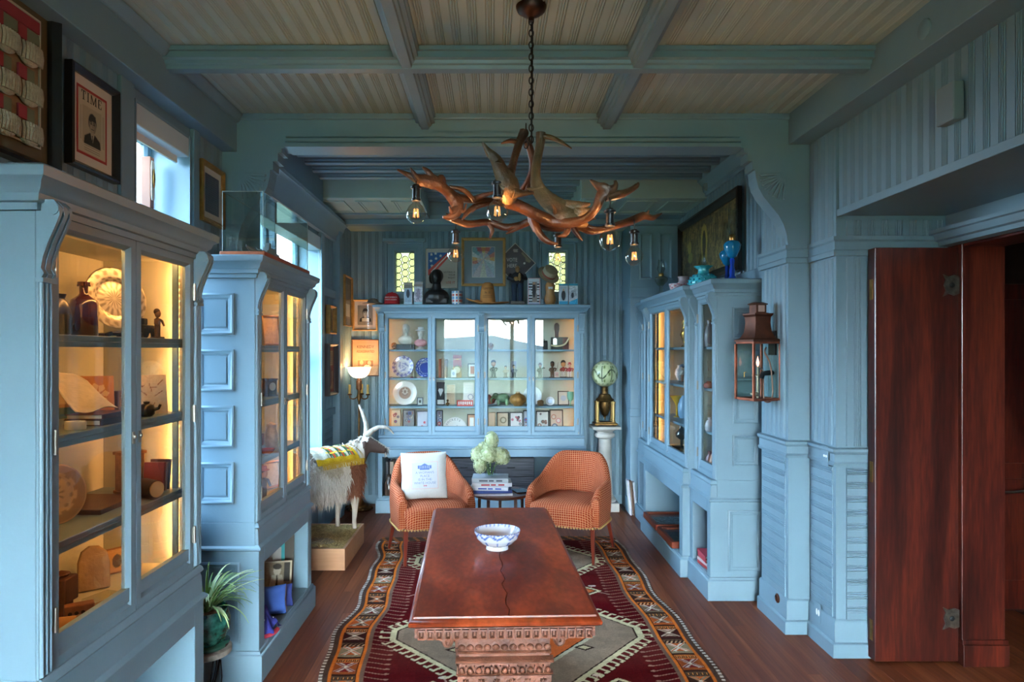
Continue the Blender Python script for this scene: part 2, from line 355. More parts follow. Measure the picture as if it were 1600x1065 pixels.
# ================================================================== the room
WL, WR, CZ, YN = -1.60, 1.89, 3.07, -4.5; YF = YN-.2
X_, Y_, Z_ = Vector((1, 0, 0)), Vector((0, 1, 0)), Vector((0, 0, 1))
# floor: planks run away from the camera
fl = tag(MB().box(-1.9, 4.9, YF, 7.7, -.12, -.014).build('floor', DARKW), 'reddish brown hardwood plank floor', kind='structure')
pk = MB().prism([(0, -.014), (0, -.001), (.001, 0), (.0815, 0), (.0825, -.001), (.0825, -.014)], 'y', 0, 1).mesh('plank', FLOORW)
x = -1.62
while x < 3.3:
    y = YN-random.random()*1.5
    while y < 7.45:
        L_ = random.uniform(1.4, 3.0); a, b = max(y, YN), min(y+L_, 7.46)
        if b-a > .05: o = ob('plank', pk, fl, (x, a, 0)); o.scale = (1, b-a-.001, 1)
        y += L_
    x += .083
# ceiling of the front room
ce = tag(MB().box(-1.9, 2.75, YF, 4.12, CZ+.012, CZ+.15).build('ceiling', PAINT), 'blue beaded board ceiling divided by moulded beams', kind='structure')
for y0, y1 in ((YN, 3.2), (3.2, 4.05)): boards(ce, 'ceiling_board', (1.76, y0, CZ+.012), -X_, 3.28, Y_, y1-y0, w_=.075, t=.009, mat=CEILB)
BH = [(-.072, .0), (-.072, -.02), (-.06, -.022), (-.06, -.044), (-.066, -.046), (-.066, -.052), (-.046, -.056), (-.042, -.07), (-.030, -.074), (-.026, -.09)]; BM = BH+[(-a, b) for a, b in BH[::-1]]
for y in (3.2, 2.08, .96, -.16, -1.28, -2.4, -3.52): MB().prism([(y+a, CZ+h) for a, h in BM], 'x', -1.53, 1.765).build('cross_beam', PAINT, ce)
for x in (-.40, .675): MB().prism([(x+a*.85, CZ+h*.97) for a, h in BM], 'y', YN, 4.05).build('lengthwise_beam', PAINT, ce)
MB().box(-1.62, -1.518, YN, 4.06, 2.85, CZ+.02).prism([(-1.518, CZ), (-1.518, CZ-.05), (-1.505, CZ-.045), (-1.48, CZ-.012), (-1.475, CZ)], 'y', YN, 4.05).build('side_beam', PAINT, ce, bevel=.004)
MB().box(1.754, 1.91, YN, 4.06, 2.893, CZ+.02).build('side_beam', PAINT, ce, bevel=.004)
# left wall with two window openings
W1, W2 = (3.05, 3.61, .85, 2.80), (4.62, 6.33, .75, 2.72)
wb = MB()
for y0, y1, z0, z1 in ((YF, W1[0], 0, 3.3), (W1[0], W1[1], 0, W1[2]), (W1[0], W1[1], W1[3], 3.3), (W1[1], W2[0], 0, 3.3), (W2[0], W2[1], 0, W2[2]), (W2[0], W2[1], W2[3], 3.3), (W2[1], 7.7, 0, 3.3)):
    wb.box(-1.86, WL-.012, y0, y1, z0, z1)
wl = tag(wb.build('wall_left', PAINT), 'blue beaded board wall with tall windows', kind='structure')
WB = lambda y0, y1, z0, z1: boards(wl, 'wall_board', (WL-.012, y0, z0), Y_, y1-y0, Z_, z1-z0)
WB(1.6, 2.92, 2.0, 2.86); WB(3.70, 4.05, 2.0, 2.86); WB(6.38, 6.86, 1.08, 2.9); WB(4.45, 4.58, .8, 2.9)
boards(wl, 'wall_board', (WL-.012, 6.86, .16), Z_, .92, -Y_, .48, w_=.066)
MB().box(WL-.012, WL+.012, 2.92, 3.03, .2, 2.85).box(WL-.012, WL+.012, 3.63, 3.70, .2, 2.85).build('window_casing', PAINT, wl, bevel=.003)
MB().box(WL-.012, WL+.022, 6.36, 6.87, 2.19, 2.27).box(WL-.012, WL+.022, 6.36, 6.87, 1.04, 1.11).box(WL-.012, WL+.018, 6.36, 6.87, 0, .16).build('wall_rail', PAINT, wl, bevel=.004)
# cornice over the alcove window
MB().sweep([(WL, 7.0), (WL, 4.45)][::-1], [(0, 2.76), (.03, 2.77), (.035, 2.81), (.05, 2.83), (.055, 2.86), (.075, 2.88), (.085, 2.92), (.11, 2.94), (.115, 2.965), (0, 2.97)]).xf(Matrix.Identity(4)).build('window_cornice', PAINT, wl, 40)
MB().box(WL-.012, -1.50, 4.45, 6.04, 2.97, 3.3).build('ceiling_ledger', PAINT, wl, bevel=.004)
# back wall with two small leaded windows
YB = 7.46
R1, R2 = (-1.075, -.85, 2.31, 2.765), (.605, .81, 2.31, 2.765)
wb = MB(); z0, z1 = 2.31, 2.765
wb.box(-1.9, 1.95, YB, YB+.2, -.05, z0).box(-1.9, 1.95, YB, YB+.2, z1, 3.3)
for a, b in ((-1.9, R1[0]), (R1[1], R2[0]), (R2[1], 1.95)): wb.box(a, b, YB, YB+.2, z0, z1)
wbk = tag(wb.build('wall_back', PAINT), 'blue beaded board back wall of the alcove', kind='structure')
BB = lambda x0, x1, z0, z1: boards(wbk, 'wall_board', (x0, YB, z0), X_, x1-x0, Z_, z1-z0, w_=.075)
BB(-1.55, -1.17, .1, 2.97); BB(.92, 1.41, .1, 2.97); BB(-1.17, -.75, 2.0, 2.22); BB(-1.17, -.75, 2.86, 2.97); BB(-.75, .51, 2.0, 2.97); BB(.51, .92, 2.0, 2.22); BB(.51, .92, 2.86, 2.97)
def leaded(n, r, label):
    """small window of bottle-glass roundels in lead rings, moulded casing"""
    x0, x1, z0, z1 = r; s = S('window_%d' % n, label)
    pr = [(-.002, -.0), (-.002, .03), (.02, .03), (.035, .018), (.07, .018), (.08, .03), (.095, .03), (.095, 0)]
    MB().sweep([(x0, z0), (x0, z1), (x1, z1), (x1, z0)][::-1], [(o, h) for o, h in pr], True, lambda a, b, h: (a, YB-h, b)).build('casing', PAINT, s, 40)
    MB().box(x0-.12, x1+.12, YB-.06, YB, z1+.09, z1+.13).build('hood_moulding', PAINT, s, bevel=.006)
    MB().sweep([(x0, z0), (x0, z1), (x1, z1), (x1, z0)][::-1], [(-.012, -.02), (-.012, .0), (.01, .0), (.01, -.02)], True, lambda a, b, h: (a, YB+.03-h, b)).build('sash', PAINT, s)
    gp = glass('pale_glass', '#2e3022', 1.4, .3, .2, trl=.3); gr = glass('roundel_glass', '#b9b99e', 1.5, .5, .15, trl=.2); ld = M('lead', '#1c1c16', .6, .3)
    MB().add([(x0, YB+.056, z0), (x1, YB+.056, z0), (x1, YB+.056, z1), (x0, YB+.056, z1)], [(0, 1, 2, 3)]).build('pane', gp, s)
    c = (x1-x0)/2.5; r_ = c/2*.97
    rm = MB().lathe([(r_-.001, .0), (r_*.75, .004), (r_*.35, .002), (r_*.22, .006), (.0001, .007)], 16, cap=False).xf(Matrix.Rotation(PI/2, 4, 'X')).mesh('roundel', gr, 60)
    rg = MB().lathe([(r_-.003, -.005), (r_+.005, -.005), (r_+.005, .005), (r_-.003, .005), (r_-.003, -.005)], 16, cap=False).xf(Matrix.Rotation(PI/2, 4, 'X')).mesh('lead_ring', ld)
    for ci in range(3):
        x = x0+(x1-x0)*(ci+.5)/3
        q = (x1-x0)/3; nrow = 6
        for ri in range(nrow):
            z = z0+q*.5+ri*q+(q*.5 if ci == 1 else 0)-q*.12
            if z+q*.45 < z1+.012:
                sc = q/c; o = ob('roundel', rm, s, (x, YB+.050, z)); o.scale = (sc, 1, sc); o = ob('lead_ring', rg, s, (x, YB+.050, z)); o.scale = (sc, 1, sc)
    portal(((x0+x1)/2, YB+.19, (z0+z1)/2), (-PI/2, 0, 0), x1-x0, z1-z0)
leaded(3, R1, 'small leaded roundel window above the red cap'); leaded(4, R2, 'small leaded roundel window behind the straw hat')
# nook: side wall, pilaster, panelled pier, header, lowered ceiling
MB().box(-1.62, -1.553, 6.97, YB+.01, 0, 3.0).build('nook_side', PAINT, wl)
boards(wl, 'wall_board', (-1.553, 6.98, .1), Y_, YB-6.98, Z_, 2.87, w_=.08)
MB().box(-1.63, -1.533, 6.85, 6.98, 0, 3.05).box(-1.63, -1.515, 6.835, 6.98, 0, .16).build('pilaster', PAINT, wl, bevel=.005)
pr_ = MB().box(1.41, 1.92, 7.0, YB+.05, 0, 2.97)
pr_.box(1.395, 1.92, 6.985, 7.2, 0, .15).box(1.40, 1.92, 6.98, 7.1, 2.22, 2.32).box(1.40, 1.92, 6.985, 7.1, 1.0, 1.08)
pier = tag(pr_.build('wall_pier', PAINT, bevel=.004), 'panelled blue pier beside the lamp pedestal', kind='structure')
for z0, z1 in ((2.40, 2.88), (1.16, 2.14), (.24, .94)):
    MB().sweep([(1.50, z0), (1.64, z0), (1.64, z1), (1.50, z1)], [(0, 0), (0, .012), (-.015, .016), (-.03, .002), (-.03, 0)], True, lambda a, b, h: (a, 7.0-h, b)).build('pier_panel', PAINT, pier, 40)
    MB().sweep([(1.70, z0), (1.84, z0), (1.84, z1), (1.70, z1)], [(0, 0), (0, .012), (-.015, .016), (-.03, .002), (-.03, 0)], True, lambda a, b, h: (a, 7.0-h, b)).build('pier_panel', PAINT, pier, 40)
al = tag(MB().box(-1.9, 1.95, 4.1, 7.7, 3.30, 3.45).build('ceiling_alcove', PAINT), 'alcove ceiling of moulded joists and lowered panels', kind='structure')
MB().box(-1.62, 1.91, 7.02, YB, 2.975, 3.1).build('nook_soffit', CEILB, al)
MB().box(-1.62, 1.91, 6.90, 7.02, 2.95, 3.31).box(-1.62, 1.91, 6.87, 6.92, 3.0, 3.04).build('header_beam', PAINT, al, bevel=.005)
JP = [(-.042, .14), (-.042, .03), (-.03, .024), (-.03, .008), (-.018, 0), (.018, 0), (.03, .008), (.03, .024), (.042, .03), (.042, .14)]
for i, y in enumerate((4.78, 5.01, 5.24, 5.47, 5.70, 5.93, 6.16, 6.39, 6.62, 6.83)):
    a, b = (-1.505, 1.81) if y < 6.0 else (-.66, .80)
    MB().prism([(y+p, 3.16+h) for p, h in JP], 'x', a, b).build('joist', PAINT, al, 40)
for n, (a, b) in enumerate(((-1.61, -.64), (.78, 1.90))):
    MB().box(a, b, 6.04, 6.91, 3.02, 3.30).build('lowered_soffit', CEILB, al, bevel=.006)
    for j in range(3):
        q = (b-a)/3; x0, x1 = a+q*j+.05, a+q*(j+1)-.05
        MB().sweep([(x0, 6.13), (x1, 6.13), (x1, 6.62), (x0, 6.62)], [(0, 0), (0, .012), (-.02, .012), (-.02, .004), (-.04, .004), (-.04, 0)], True, lambda u, v, h: (u, v, 3.02-h)).build('ceiling_panel', CEILB, al)
    MB().box(a, b, 6.68, 6.9, 3.0, 3.03).build('crown_strip', PAINT, al, bevel=.008)
# right wall of the alcove
wr = tag(MB().box(WR+.012, 2.1, 4.4, 7.7, 0, 3.3).build('wall_right', PAINT), 'blue beaded board wall behind the tall lamp cabinet', kind='structure')
boards(wr, 'wall_board', (WR+.012, 7.0, 2.22), -Y_, 2.55, Z_, .84); boards(wr, 'wall_board', (WR+.012, 4.62, .15), -Y_, .17, Z_, 2.0)
MB().box(WR-.012, WR+.012, 4.45, 7.0, 3.035, 3.3).build('frieze', PAINT, wr)
MB().box(WR-.025, WR+.012, 4.45, 7.0, 2.17, 2.255).build('wall_rail', PAINT, wr, bevel=.006)
MB().prism([(WR, 3.05), (WR-.03, 3.07), (WR-.04, 3.12), (WR-.08, 3.16), (WR-.09, 3.30), (WR, 3.30)], 'y', 4.45, 6.04).build('ceiling_ledger', PAINT, wr, 40)
# arch between the front room and the alcove
def spandrel(mir):
    og = [(1.556, 2.744), (1.560, 2.70), (1.575, 2.64), (1.605, 2.585), (1.65, 2.53), (1.695, 2.475), (1.725, 2.42), (1.743, 2.36), (1.752, 2.29)]
    p = [(1.40, 3.09), (1.40, 2.95), (1.46, 2.95), (1.46, 2.872), (1.487, 2.872), (1.487, 2.845), (1.512, 2.845), (1.512, 2.795), (1.540, 2.795), (1.540, 2.744)]+og+[(1.752, 0), (1.90, 0), (1.90, 3.09)]
    return [(.236-a, b) for a, b in p][::-1] if mir else p
ar = tag(MB().prism([(-1.164, 2.952), (1.40, 2.952), (1.40, 3.09), (-1.164, 3.09)], 'y', 4.05, 4.17).prism(spandrel(0), 'y', 4.05, 4.17).prism(spandrel(1), 'y', 4.05, 4.17).box(1.752, 1.90, 4.17, 4.45, 0, 3.08).box(-1.62, -1.516, 4.17, 4.45, 0, 3.08).box(-1.62, 1.91, 4.10, 4.165, 3.09, 3.32).build('wall_arch', PAINT), 'blue flat-topped arch with carved corner brackets', kind='structure')
hm = [(0, 2.958), (.018, 2.958), (.018, 2.936), (.008, 2.930), (.008, 2.924), (.034, 2.920), (.034, 2.902), (.024, 2.897), (.024, 2.890), (.05, 2.885), (.05, 2.866), (-.125, 2.866), (-.125, 2.958)]
MB().sweep([(-1.224, 4.05), (1.46, 4.05)], hm).build('arch_moulding', PAINT, ar)
MB().box(-1.62, 1.91, 4.035, 4.06, CZ-.03, CZ+.012).build('crown_strip', PAINT, ar, bevel=.008)
for mir in (0, 1):
    fx = MB(); cx, cz = 1.735, 2.72
    for i in range(8):
        a = math.radians(184+i*11.5); r0, r1 = .03, .155; d = Vector((math.cos(a), 0, math.sin(a))); n = Vector((-d.z, 0, d.x))
        c = Vector((cx, 4.046, cz))+d*(r0+r1)/2; c.x = .236-c.x if mir else c.x; d.x *= -1 if mir else 1
        R = Matrix((d, Vector((0, 1, 0)), d.cross(Vector((0, 1, 0))))).transposed(); fx.obox(c, ((r1-r0)/2, .008, .007), R)
    fx.build('fan_carving', PAINT, ar, bevel=.003)
# right pilaster, wall return and door niche
wn = MB().box(1.88, 2.75, 3.74, 4.4, 0, 3.2).box(WR+.012, 2.75, YF, 3.74, 2.41, 3.2).box(2.48, 2.72, YF, 1.3, 0, 2.41).box(2.48, 2.72, 1.3, 3.74, 2.245, 2.41)
wrn = tag(wn.build('wall_door', PAINT), 'blue panelled wall with the recessed doorway', kind='structure')
wl_ = 4.05-3.74
for (p0, rt, wd) in (((1.752, 4.42, 0), -Y_, .34), ((1.88, 4.02, 0), -Y_, .25), ((1.935, 3.74, 0), X_, .53)):
    p0 = Vector(p0); rt = Vector(rt)
    boards(wrn, 'wall_board', p0+Z_*1.15, rt, wd, Z_, 1.03, w_=.075); boards(wrn, 'wall_board', p0+Z_*2.30, rt, wd, Z_, .085 if rt == X_ else .58, w_=.075)
    boards(wrn, 'wainscot_slat', p0+rt*wd+Z_*.2, Z_, .83, -rt, wd, w_=.0755)
boards(wrn, 'wall_board', (WR+.012, 3.74, 2.44), -Y_, 2.6, Z_, .47, w_=.082)
boards(wrn, 'soffit_board', (WR+.02, 3.74, 2.412), Y_*-1, 2.8, X_, .58, w_=.07, t=.006)
rp_ = [(1.752, 4.45), (1.752, 4.05), (1.88, 4.05), (1.88, 3.74), (2.48, 3.74)]
tr = tag(MB().sweep(rp_, [(0, 2.19), (.022, 2.19), (.026, 2.215), (.016, 2.225), (.016, 2.265), (.026, 2.275), (.026, 2.295), (0, 2.295)]).build('trim_1', PAINT, None, 40), 'blue picture rail round the doorway pilasters', kind='structure')
tr = tag(MB().sweep(rp_, [(0, 1.04), (.02, 1.04), (.026, 1.055), (.016, 1.065), (.016, 1.105), (.03, 1.12), (.03, 1.135), (0, 1.14)]).build('trim_2', PAINT, None, 40), 'blue chair rail round the doorway pilasters', kind='structure')
bb = tag(MB().sweep(rp_, [(0, 0), (.03, 0), (.03, .072), (.024, .078), (.016, .08), (.016, .185), (.008, .195), (0, .2)]).build('baseboard_right', PAINT, None, 40), 'tall stepped blue baseboard by the doorway', kind='structure')
MB().box(WR-.006, WR+.02, YN, 3.745, 2.405, 2.445).build('soffit_edge', PAINT, wrn, bevel=.004)
tr = tag(MB().sweep([(2.48, 3.73), (2.48, -1.7)], [(0, 2.235), (.05, 2.24), (.055, 2.262), (.075, 2.268), (.085, 2.30), (.10, 2.305), (.10, 2.325), (0, 2.335)]).build('trim_3', PAINT, None, 40), 'blue moulded cornice above the doorway', kind='structure')
# mahogany door leaf, jamb and the dark room beyond
dr = S('door_1', 'dark red mahogany door leaf folded open')
MB().box(2.04, 2.487, 3.645, 3.715, .012, 2.222).build('door_leaf', MAHOG, dr, bevel=.004)
for z in (2.0, 1.02, .17):
    MB().box(2.0365, 2.0405, 3.668, 3.692, z-.055, z+.055).build('hinge', BRASS, dr)
for z in (2.02, .245):
    pts = [(2.40, z-.06), (2.415, z-.03), (2.405, z), (2.415, z+.03), (2.40, z+.06), (2.43, z+.045), (2.46, z+.055), (2.486, z+.045), (2.486, z-.045), (2.46, z-.055), (2.43, z-.045)]
    hp = MB().prism(pts, 'y', 3.637, 3.646).build('hinge_plate', M('dull_silver', '#6d665c', .4, .9, var=.3, vs_=40), dr)
    MB().ell((2.447, 3.637, z), (.014, .005, .014)).build('rosette', IRON, hp, 40)
MB().box(2.49, 2.72, 3.625, 3.74, 0, 2.245).box(2.487, 2.73, 3.605, 3.74, 0, .115).box(2.487, 2.73, 3.613, 3.74, .115, .14).box(2.50, 2.72, 1.3, 3.64, 2.225, 2.25).box(2.5, 2.72, 1.27, 1.32, 0, 2.245).build('door_jamb', MAHOG, dr, bevel=.003)
wd_ = tag(MB().box(2.72, 4.9, 4.42, 4.5, -.1, 3).box(4.8, 4.9, YF, 4.5, -.1, 3).box(2.72, 4.9, YF, YF+.1, 0, 3).box(2.72, 4.9, YF, 4.5, 2.6, 2.7).box(2.715, 2.735, YF, 1.3, 0, 2.6).box(2.715, 2.735, 3.74, 4.5, 0, 2.6).box(2.715, 2.735, YF, 4.5, 2.245, 2.6).build('wall_dark_room', DARKW), 'dark wooden wall of the unlit room beyond', kind='structure')
MB().box(2.73, 4.8, 4.395, 4.42, -.013, .13).build('dark_baseboard', DARKW, wd_, bevel=.006)
d2 = S('door_2', 'dark closed door in the unlit room')
MB().box(3.12, 3.95, 4.385, 4.42, .01, 2.1).box(3.2, 3.85, 4.375, 4.39, .95, 2.0).box(3.2, 3.85, 4.375, 4.39, .2, .85).build('door_leaf', MAHOG, d2, bevel=.006)
MB().tube([(3.22, 4.37, .775), (3.24, 4.33, .775), (3.3, 4.325, .777), (3.4, 4.33, .785)], .008).lathe([(.02, 0), (.02, .01), (.0001, .012)], 10, (3.22, 4.375, .775)).build('lever', STEEL, d2, 40)
# wall behind the camera: broad glazing towards the garden
g0, g1, h0, h1 = -1.4, 1.45, .45, 2.58
wf = tag(MB().box(-1.9, g0, YF, YN, 0, 3.2).box(g1, 2.75, YF, YN, 0, 3.2).box(g0, g1, YF, YN, 0, h0).box(g0, g1, YF, YN, h1, 3.2).build('wall_front', PAINT), 'blue wall with the garden windows', kind='structure')
w5 = S('window_5', 'wide garden window with wooden mullions')
for x in (-.45, .53): MB().box(x-.05, x+.05, YF+.05, YF+.15, h0, h1).build('mullion', M('brown_mullion', '#6b4a35', .5), w5, bevel=.004)
MB().sweep([(g0, h0), (g1, h0), (g1, h1), (g0, h1)], [(0, 0), (0, .1), (-.06, .1), (-.06, 0)], True, lambda a, b, h: (a, YF+.05+h, b)).build('frame', TRIMW, w5)
q = [g0, -.45, .53, g1]
for i in range(3): MB().box(q[i]+.01, q[i+1]-.01, YF+.09, YF+.095, h0+.01, h1-.01).build('pane', CLR, w5)
# side windows
def side_window(n, r, label, split):
    y0, y1, z0, z1 = r; s = S('window_%d' % n, label)
    MB().box(-1.86, WL+.004, y1-.012, y1, z0, z1).box(-1.86, WL+.004, y0, y0+.012, z0, z1).box(-1.86, WL, y0, y1, z1-.012, z1).box(-1.88, WL+.03, y0, y1, z0, z0+.03).build('jamb', M('window_blue_paint', '#7f9aa8', .35), s)
    zs = [z0+.03, split, z1-.012] if split else [z0+.03, z1-.012]
    for i in range(len(zs)-1):
        xo = -1.80-.035*(i % 2); a, b = zs[i], zs[i+1]
        for ya, yb in (((y0+.012, y1-.012),) if y1-y0 < 1 else ((y0+.012, (y0+y1)/2-.02), ((y0+y1)/2+.02, y1-.012))):
            sa = MB().sweep([(ya, a), (yb, a), (yb, b), (ya, b)], [(0, 0), (0, .035), (-.035, .035), (-.045, .02), (-.045, 0)], True, lambda p, q, h: (xo+h, p, q)).build('sash', M('window_blue_paint', '#7f9aa8', .35), s)
            MB().box(xo+.012, xo+.016, ya+.04, yb-.04, a+.04, b-.04).build('pane', SIDEG, sa)
    if y1-y0 > 1: MB().box(-1.86, -1.74, (y0+y1)/2-.03, (y0+y1)/2+.03, z0, z1).build('mullion', PAINT, s)
    return s
w1 = side_window(1, W1, 'window above the gap between the two cabinets', 1.9)
MB().box(-1.70, -1.602, W1[0]+.01, W1[1]+.0, 2.69, 2.79).build('blind_cassette', TRIMW, w1, bevel=.006); MB().box(-1.665, -1.655, W1[0]+.03, W1[1]-.03, 2.655, 2.695).build('blind_cloth', PAPER, w1)
MB().box(-1.79, -1.742, 3.475, 3.512, .9, 2.66).build('casement_stile', M('worn_brown_stile', '#8a563c', .5, var=.4, vs_=3), w1, bevel=.003)
la = MB().prism([(3.482, 2.44), (3.505, 2.44), (3.509, 2.46), (3.509, 2.62), (3.505, 2.64), (3.482, 2.64), (3.478, 2.62), (3.478, 2.46)], 'x', -1.742, -1.737).build('latch_plate', M('pale_plate', '#c8c2b0', .4), w1)
MB().ell((-1.733, 3.4935, 2.55), (.006, .009, .05)).build('latch', BRASS, la, 40)
w2 = side_window(2, W2, 'tall alcove window beside the horned animal', 1.62)
MB().box(-1.72, -1.59, W2[0]-.02, W2[1]+.03, 2.60, 2.72).build('blind_cassette', TRIMW, w2, bevel=.006)
MB().box(WL-.012, WL+.025, 6.30, 6.40, 0, 2.76).build('casing', M('window_blue_paint', '#7f9aa8', .35), w2, bevel=.005)
MB().box(WL-.012, WL+.025, 4.55, 4.63, 0, 2.76).build('casing', PAINT, w2, bevel=.005)
MB().tube(bez([(-1.585, 6.27, 2.6), (-1.585, 6.27, 1.6), (-1.58, 6.28, 1.2), (-1.58, 6.30, 1.14), (-1.58, 6.33, 1.2), (-1.585, 6.32, 2.6)], 5), .003, 5).build('blind_cord', PAPER, w2)
# the garden outside
gs = tag(MB().box(-60, 60, -120, 60, -1.3, -1.2).build('lawn', M('grass_green', '#404833', .9, var=.3, vs_=.5)), 'green lawn outside the windows', 'lawn', kind='structure')
hb = MB(); g = []
for i in range(41):
    a = -PI+i*PI/40*1.0; r = 110; xx, yy = r*math.cos(a), r*math.sin(a); hgt = 7+5*math.sin(i*.55)+3*math.sin(i*1.3+1)
    g.append([(xx, yy, -1.2), (xx*1.05, yy*1.05, hgt*.6), (xx*1.15, yy*1.15, hgt), (xx*1.4, yy*1.4, -1.2)])
hb.surf(g); hl = tag(hb.build('hills', M('hazy_blue_hill', '#9db0ba', 1, var=.15, vs_=.02), None, 180), 'hazy blue hills on the horizon outside', kind='structure')  # distance haze and brightness are put into the pale hill colour
# ================================================================== glazed display cabinets
# local frame: x along the front, front towards -y, back at y = 0
GLASSH = (.885, 1.995)
def corbel_mesh():
    pf = [(0, 1.86), (.012, 1.86), (.02, 1.875), (.012, 1.89), (.018, 1.92), (.032, 1.96), (.05, 2.0), (.062, 2.03), (.06, 2.055), (.045, 2.07), (.0, 2.07)]
    b = MB()
    for i, (a, c, k) in enumerate(((-.027, -.017, 1), (-.017, -.008, .84), (-.008, .008, 1.0), (.008, .017, .84), (.017, .027, 1))):
        b.prism([(-o*k, z) for o, z in pf], 'x', a, c)
    b.tube([(-.03, -.045, 2.045), (.03, -.045, 2.045)], .016, 10); b.box(-.03, .03, -.02, 0, 1.852, 1.864)
    return b.mesh('corbel', PAINT, 40)
CORB = corbel_mesh()
def reeds(w_, z0, z1):
    b = MB().box(-w_/2, w_/2, -.006, .0, z0, z1); n = 3; q = w_/n
    for i in range(n):
        x = -w_/2+q*(i+.5); b.prism([(x+math.cos(a)*q*.36, -.006-math.sin(a)*.008) for a in [k*PI/6 for k in range(7)]], 'z', z0+.004, z1)
    return b
HING = MB().box(-.008, .008, -.004, 0, -.03, .03).tube([(0, -.006, -.034), (0, -.006, .034)], .005, 6).mesh('hinge', M('tarnished_steel', '#8f8a80', .4, .8), 40)
LOCK = MB().box(-.006, .006, -.004, 0, -.02, .02).ell((0, -.006, .004), (.006, .006, .008), 8, 6).mesh('lock_plate', M('tarnished_steel', '#8f8a80', .4, .8), 40)
def glass_door(cab, x0, x1, y, hinge_left, z0=.795, z1=2.045, gl=None):
    st = .042; b = MB(); fr = [(0, 0), (0, .026), (-st+.012, .026), (-st, .012), (-st, 0)]
    b.sweep([(x0+.002, z0), (x1-.002, z0), (x1-.002, z1), (x0+.002, z1)], fr, True, lambda a, c, h: (a, y+.004-h, c))
    b.box(x0+st-.01, x1-st+.01, y-.018, y+.004, z0+.045, z0+.09)
    d = b.build('door', PAINT, cab, 30)
    MB().box(x0+st-.006, x1-st+.006, y-.008, y-.005, z0+.08, z1-.05).build('glass_pane', gl or GLS, d)
    hx = x0+.008 if hinge_left else x1-.008
    for z in (z0+.14, (z0+z1)/2, z1-.14): ob('hinge', HING, d, (hx, y-.022, z))
    ob('lock_plate', LOCK, d, (x1-.02 if hinge_left else x0+.02, y-.022, 1.38))
    return d
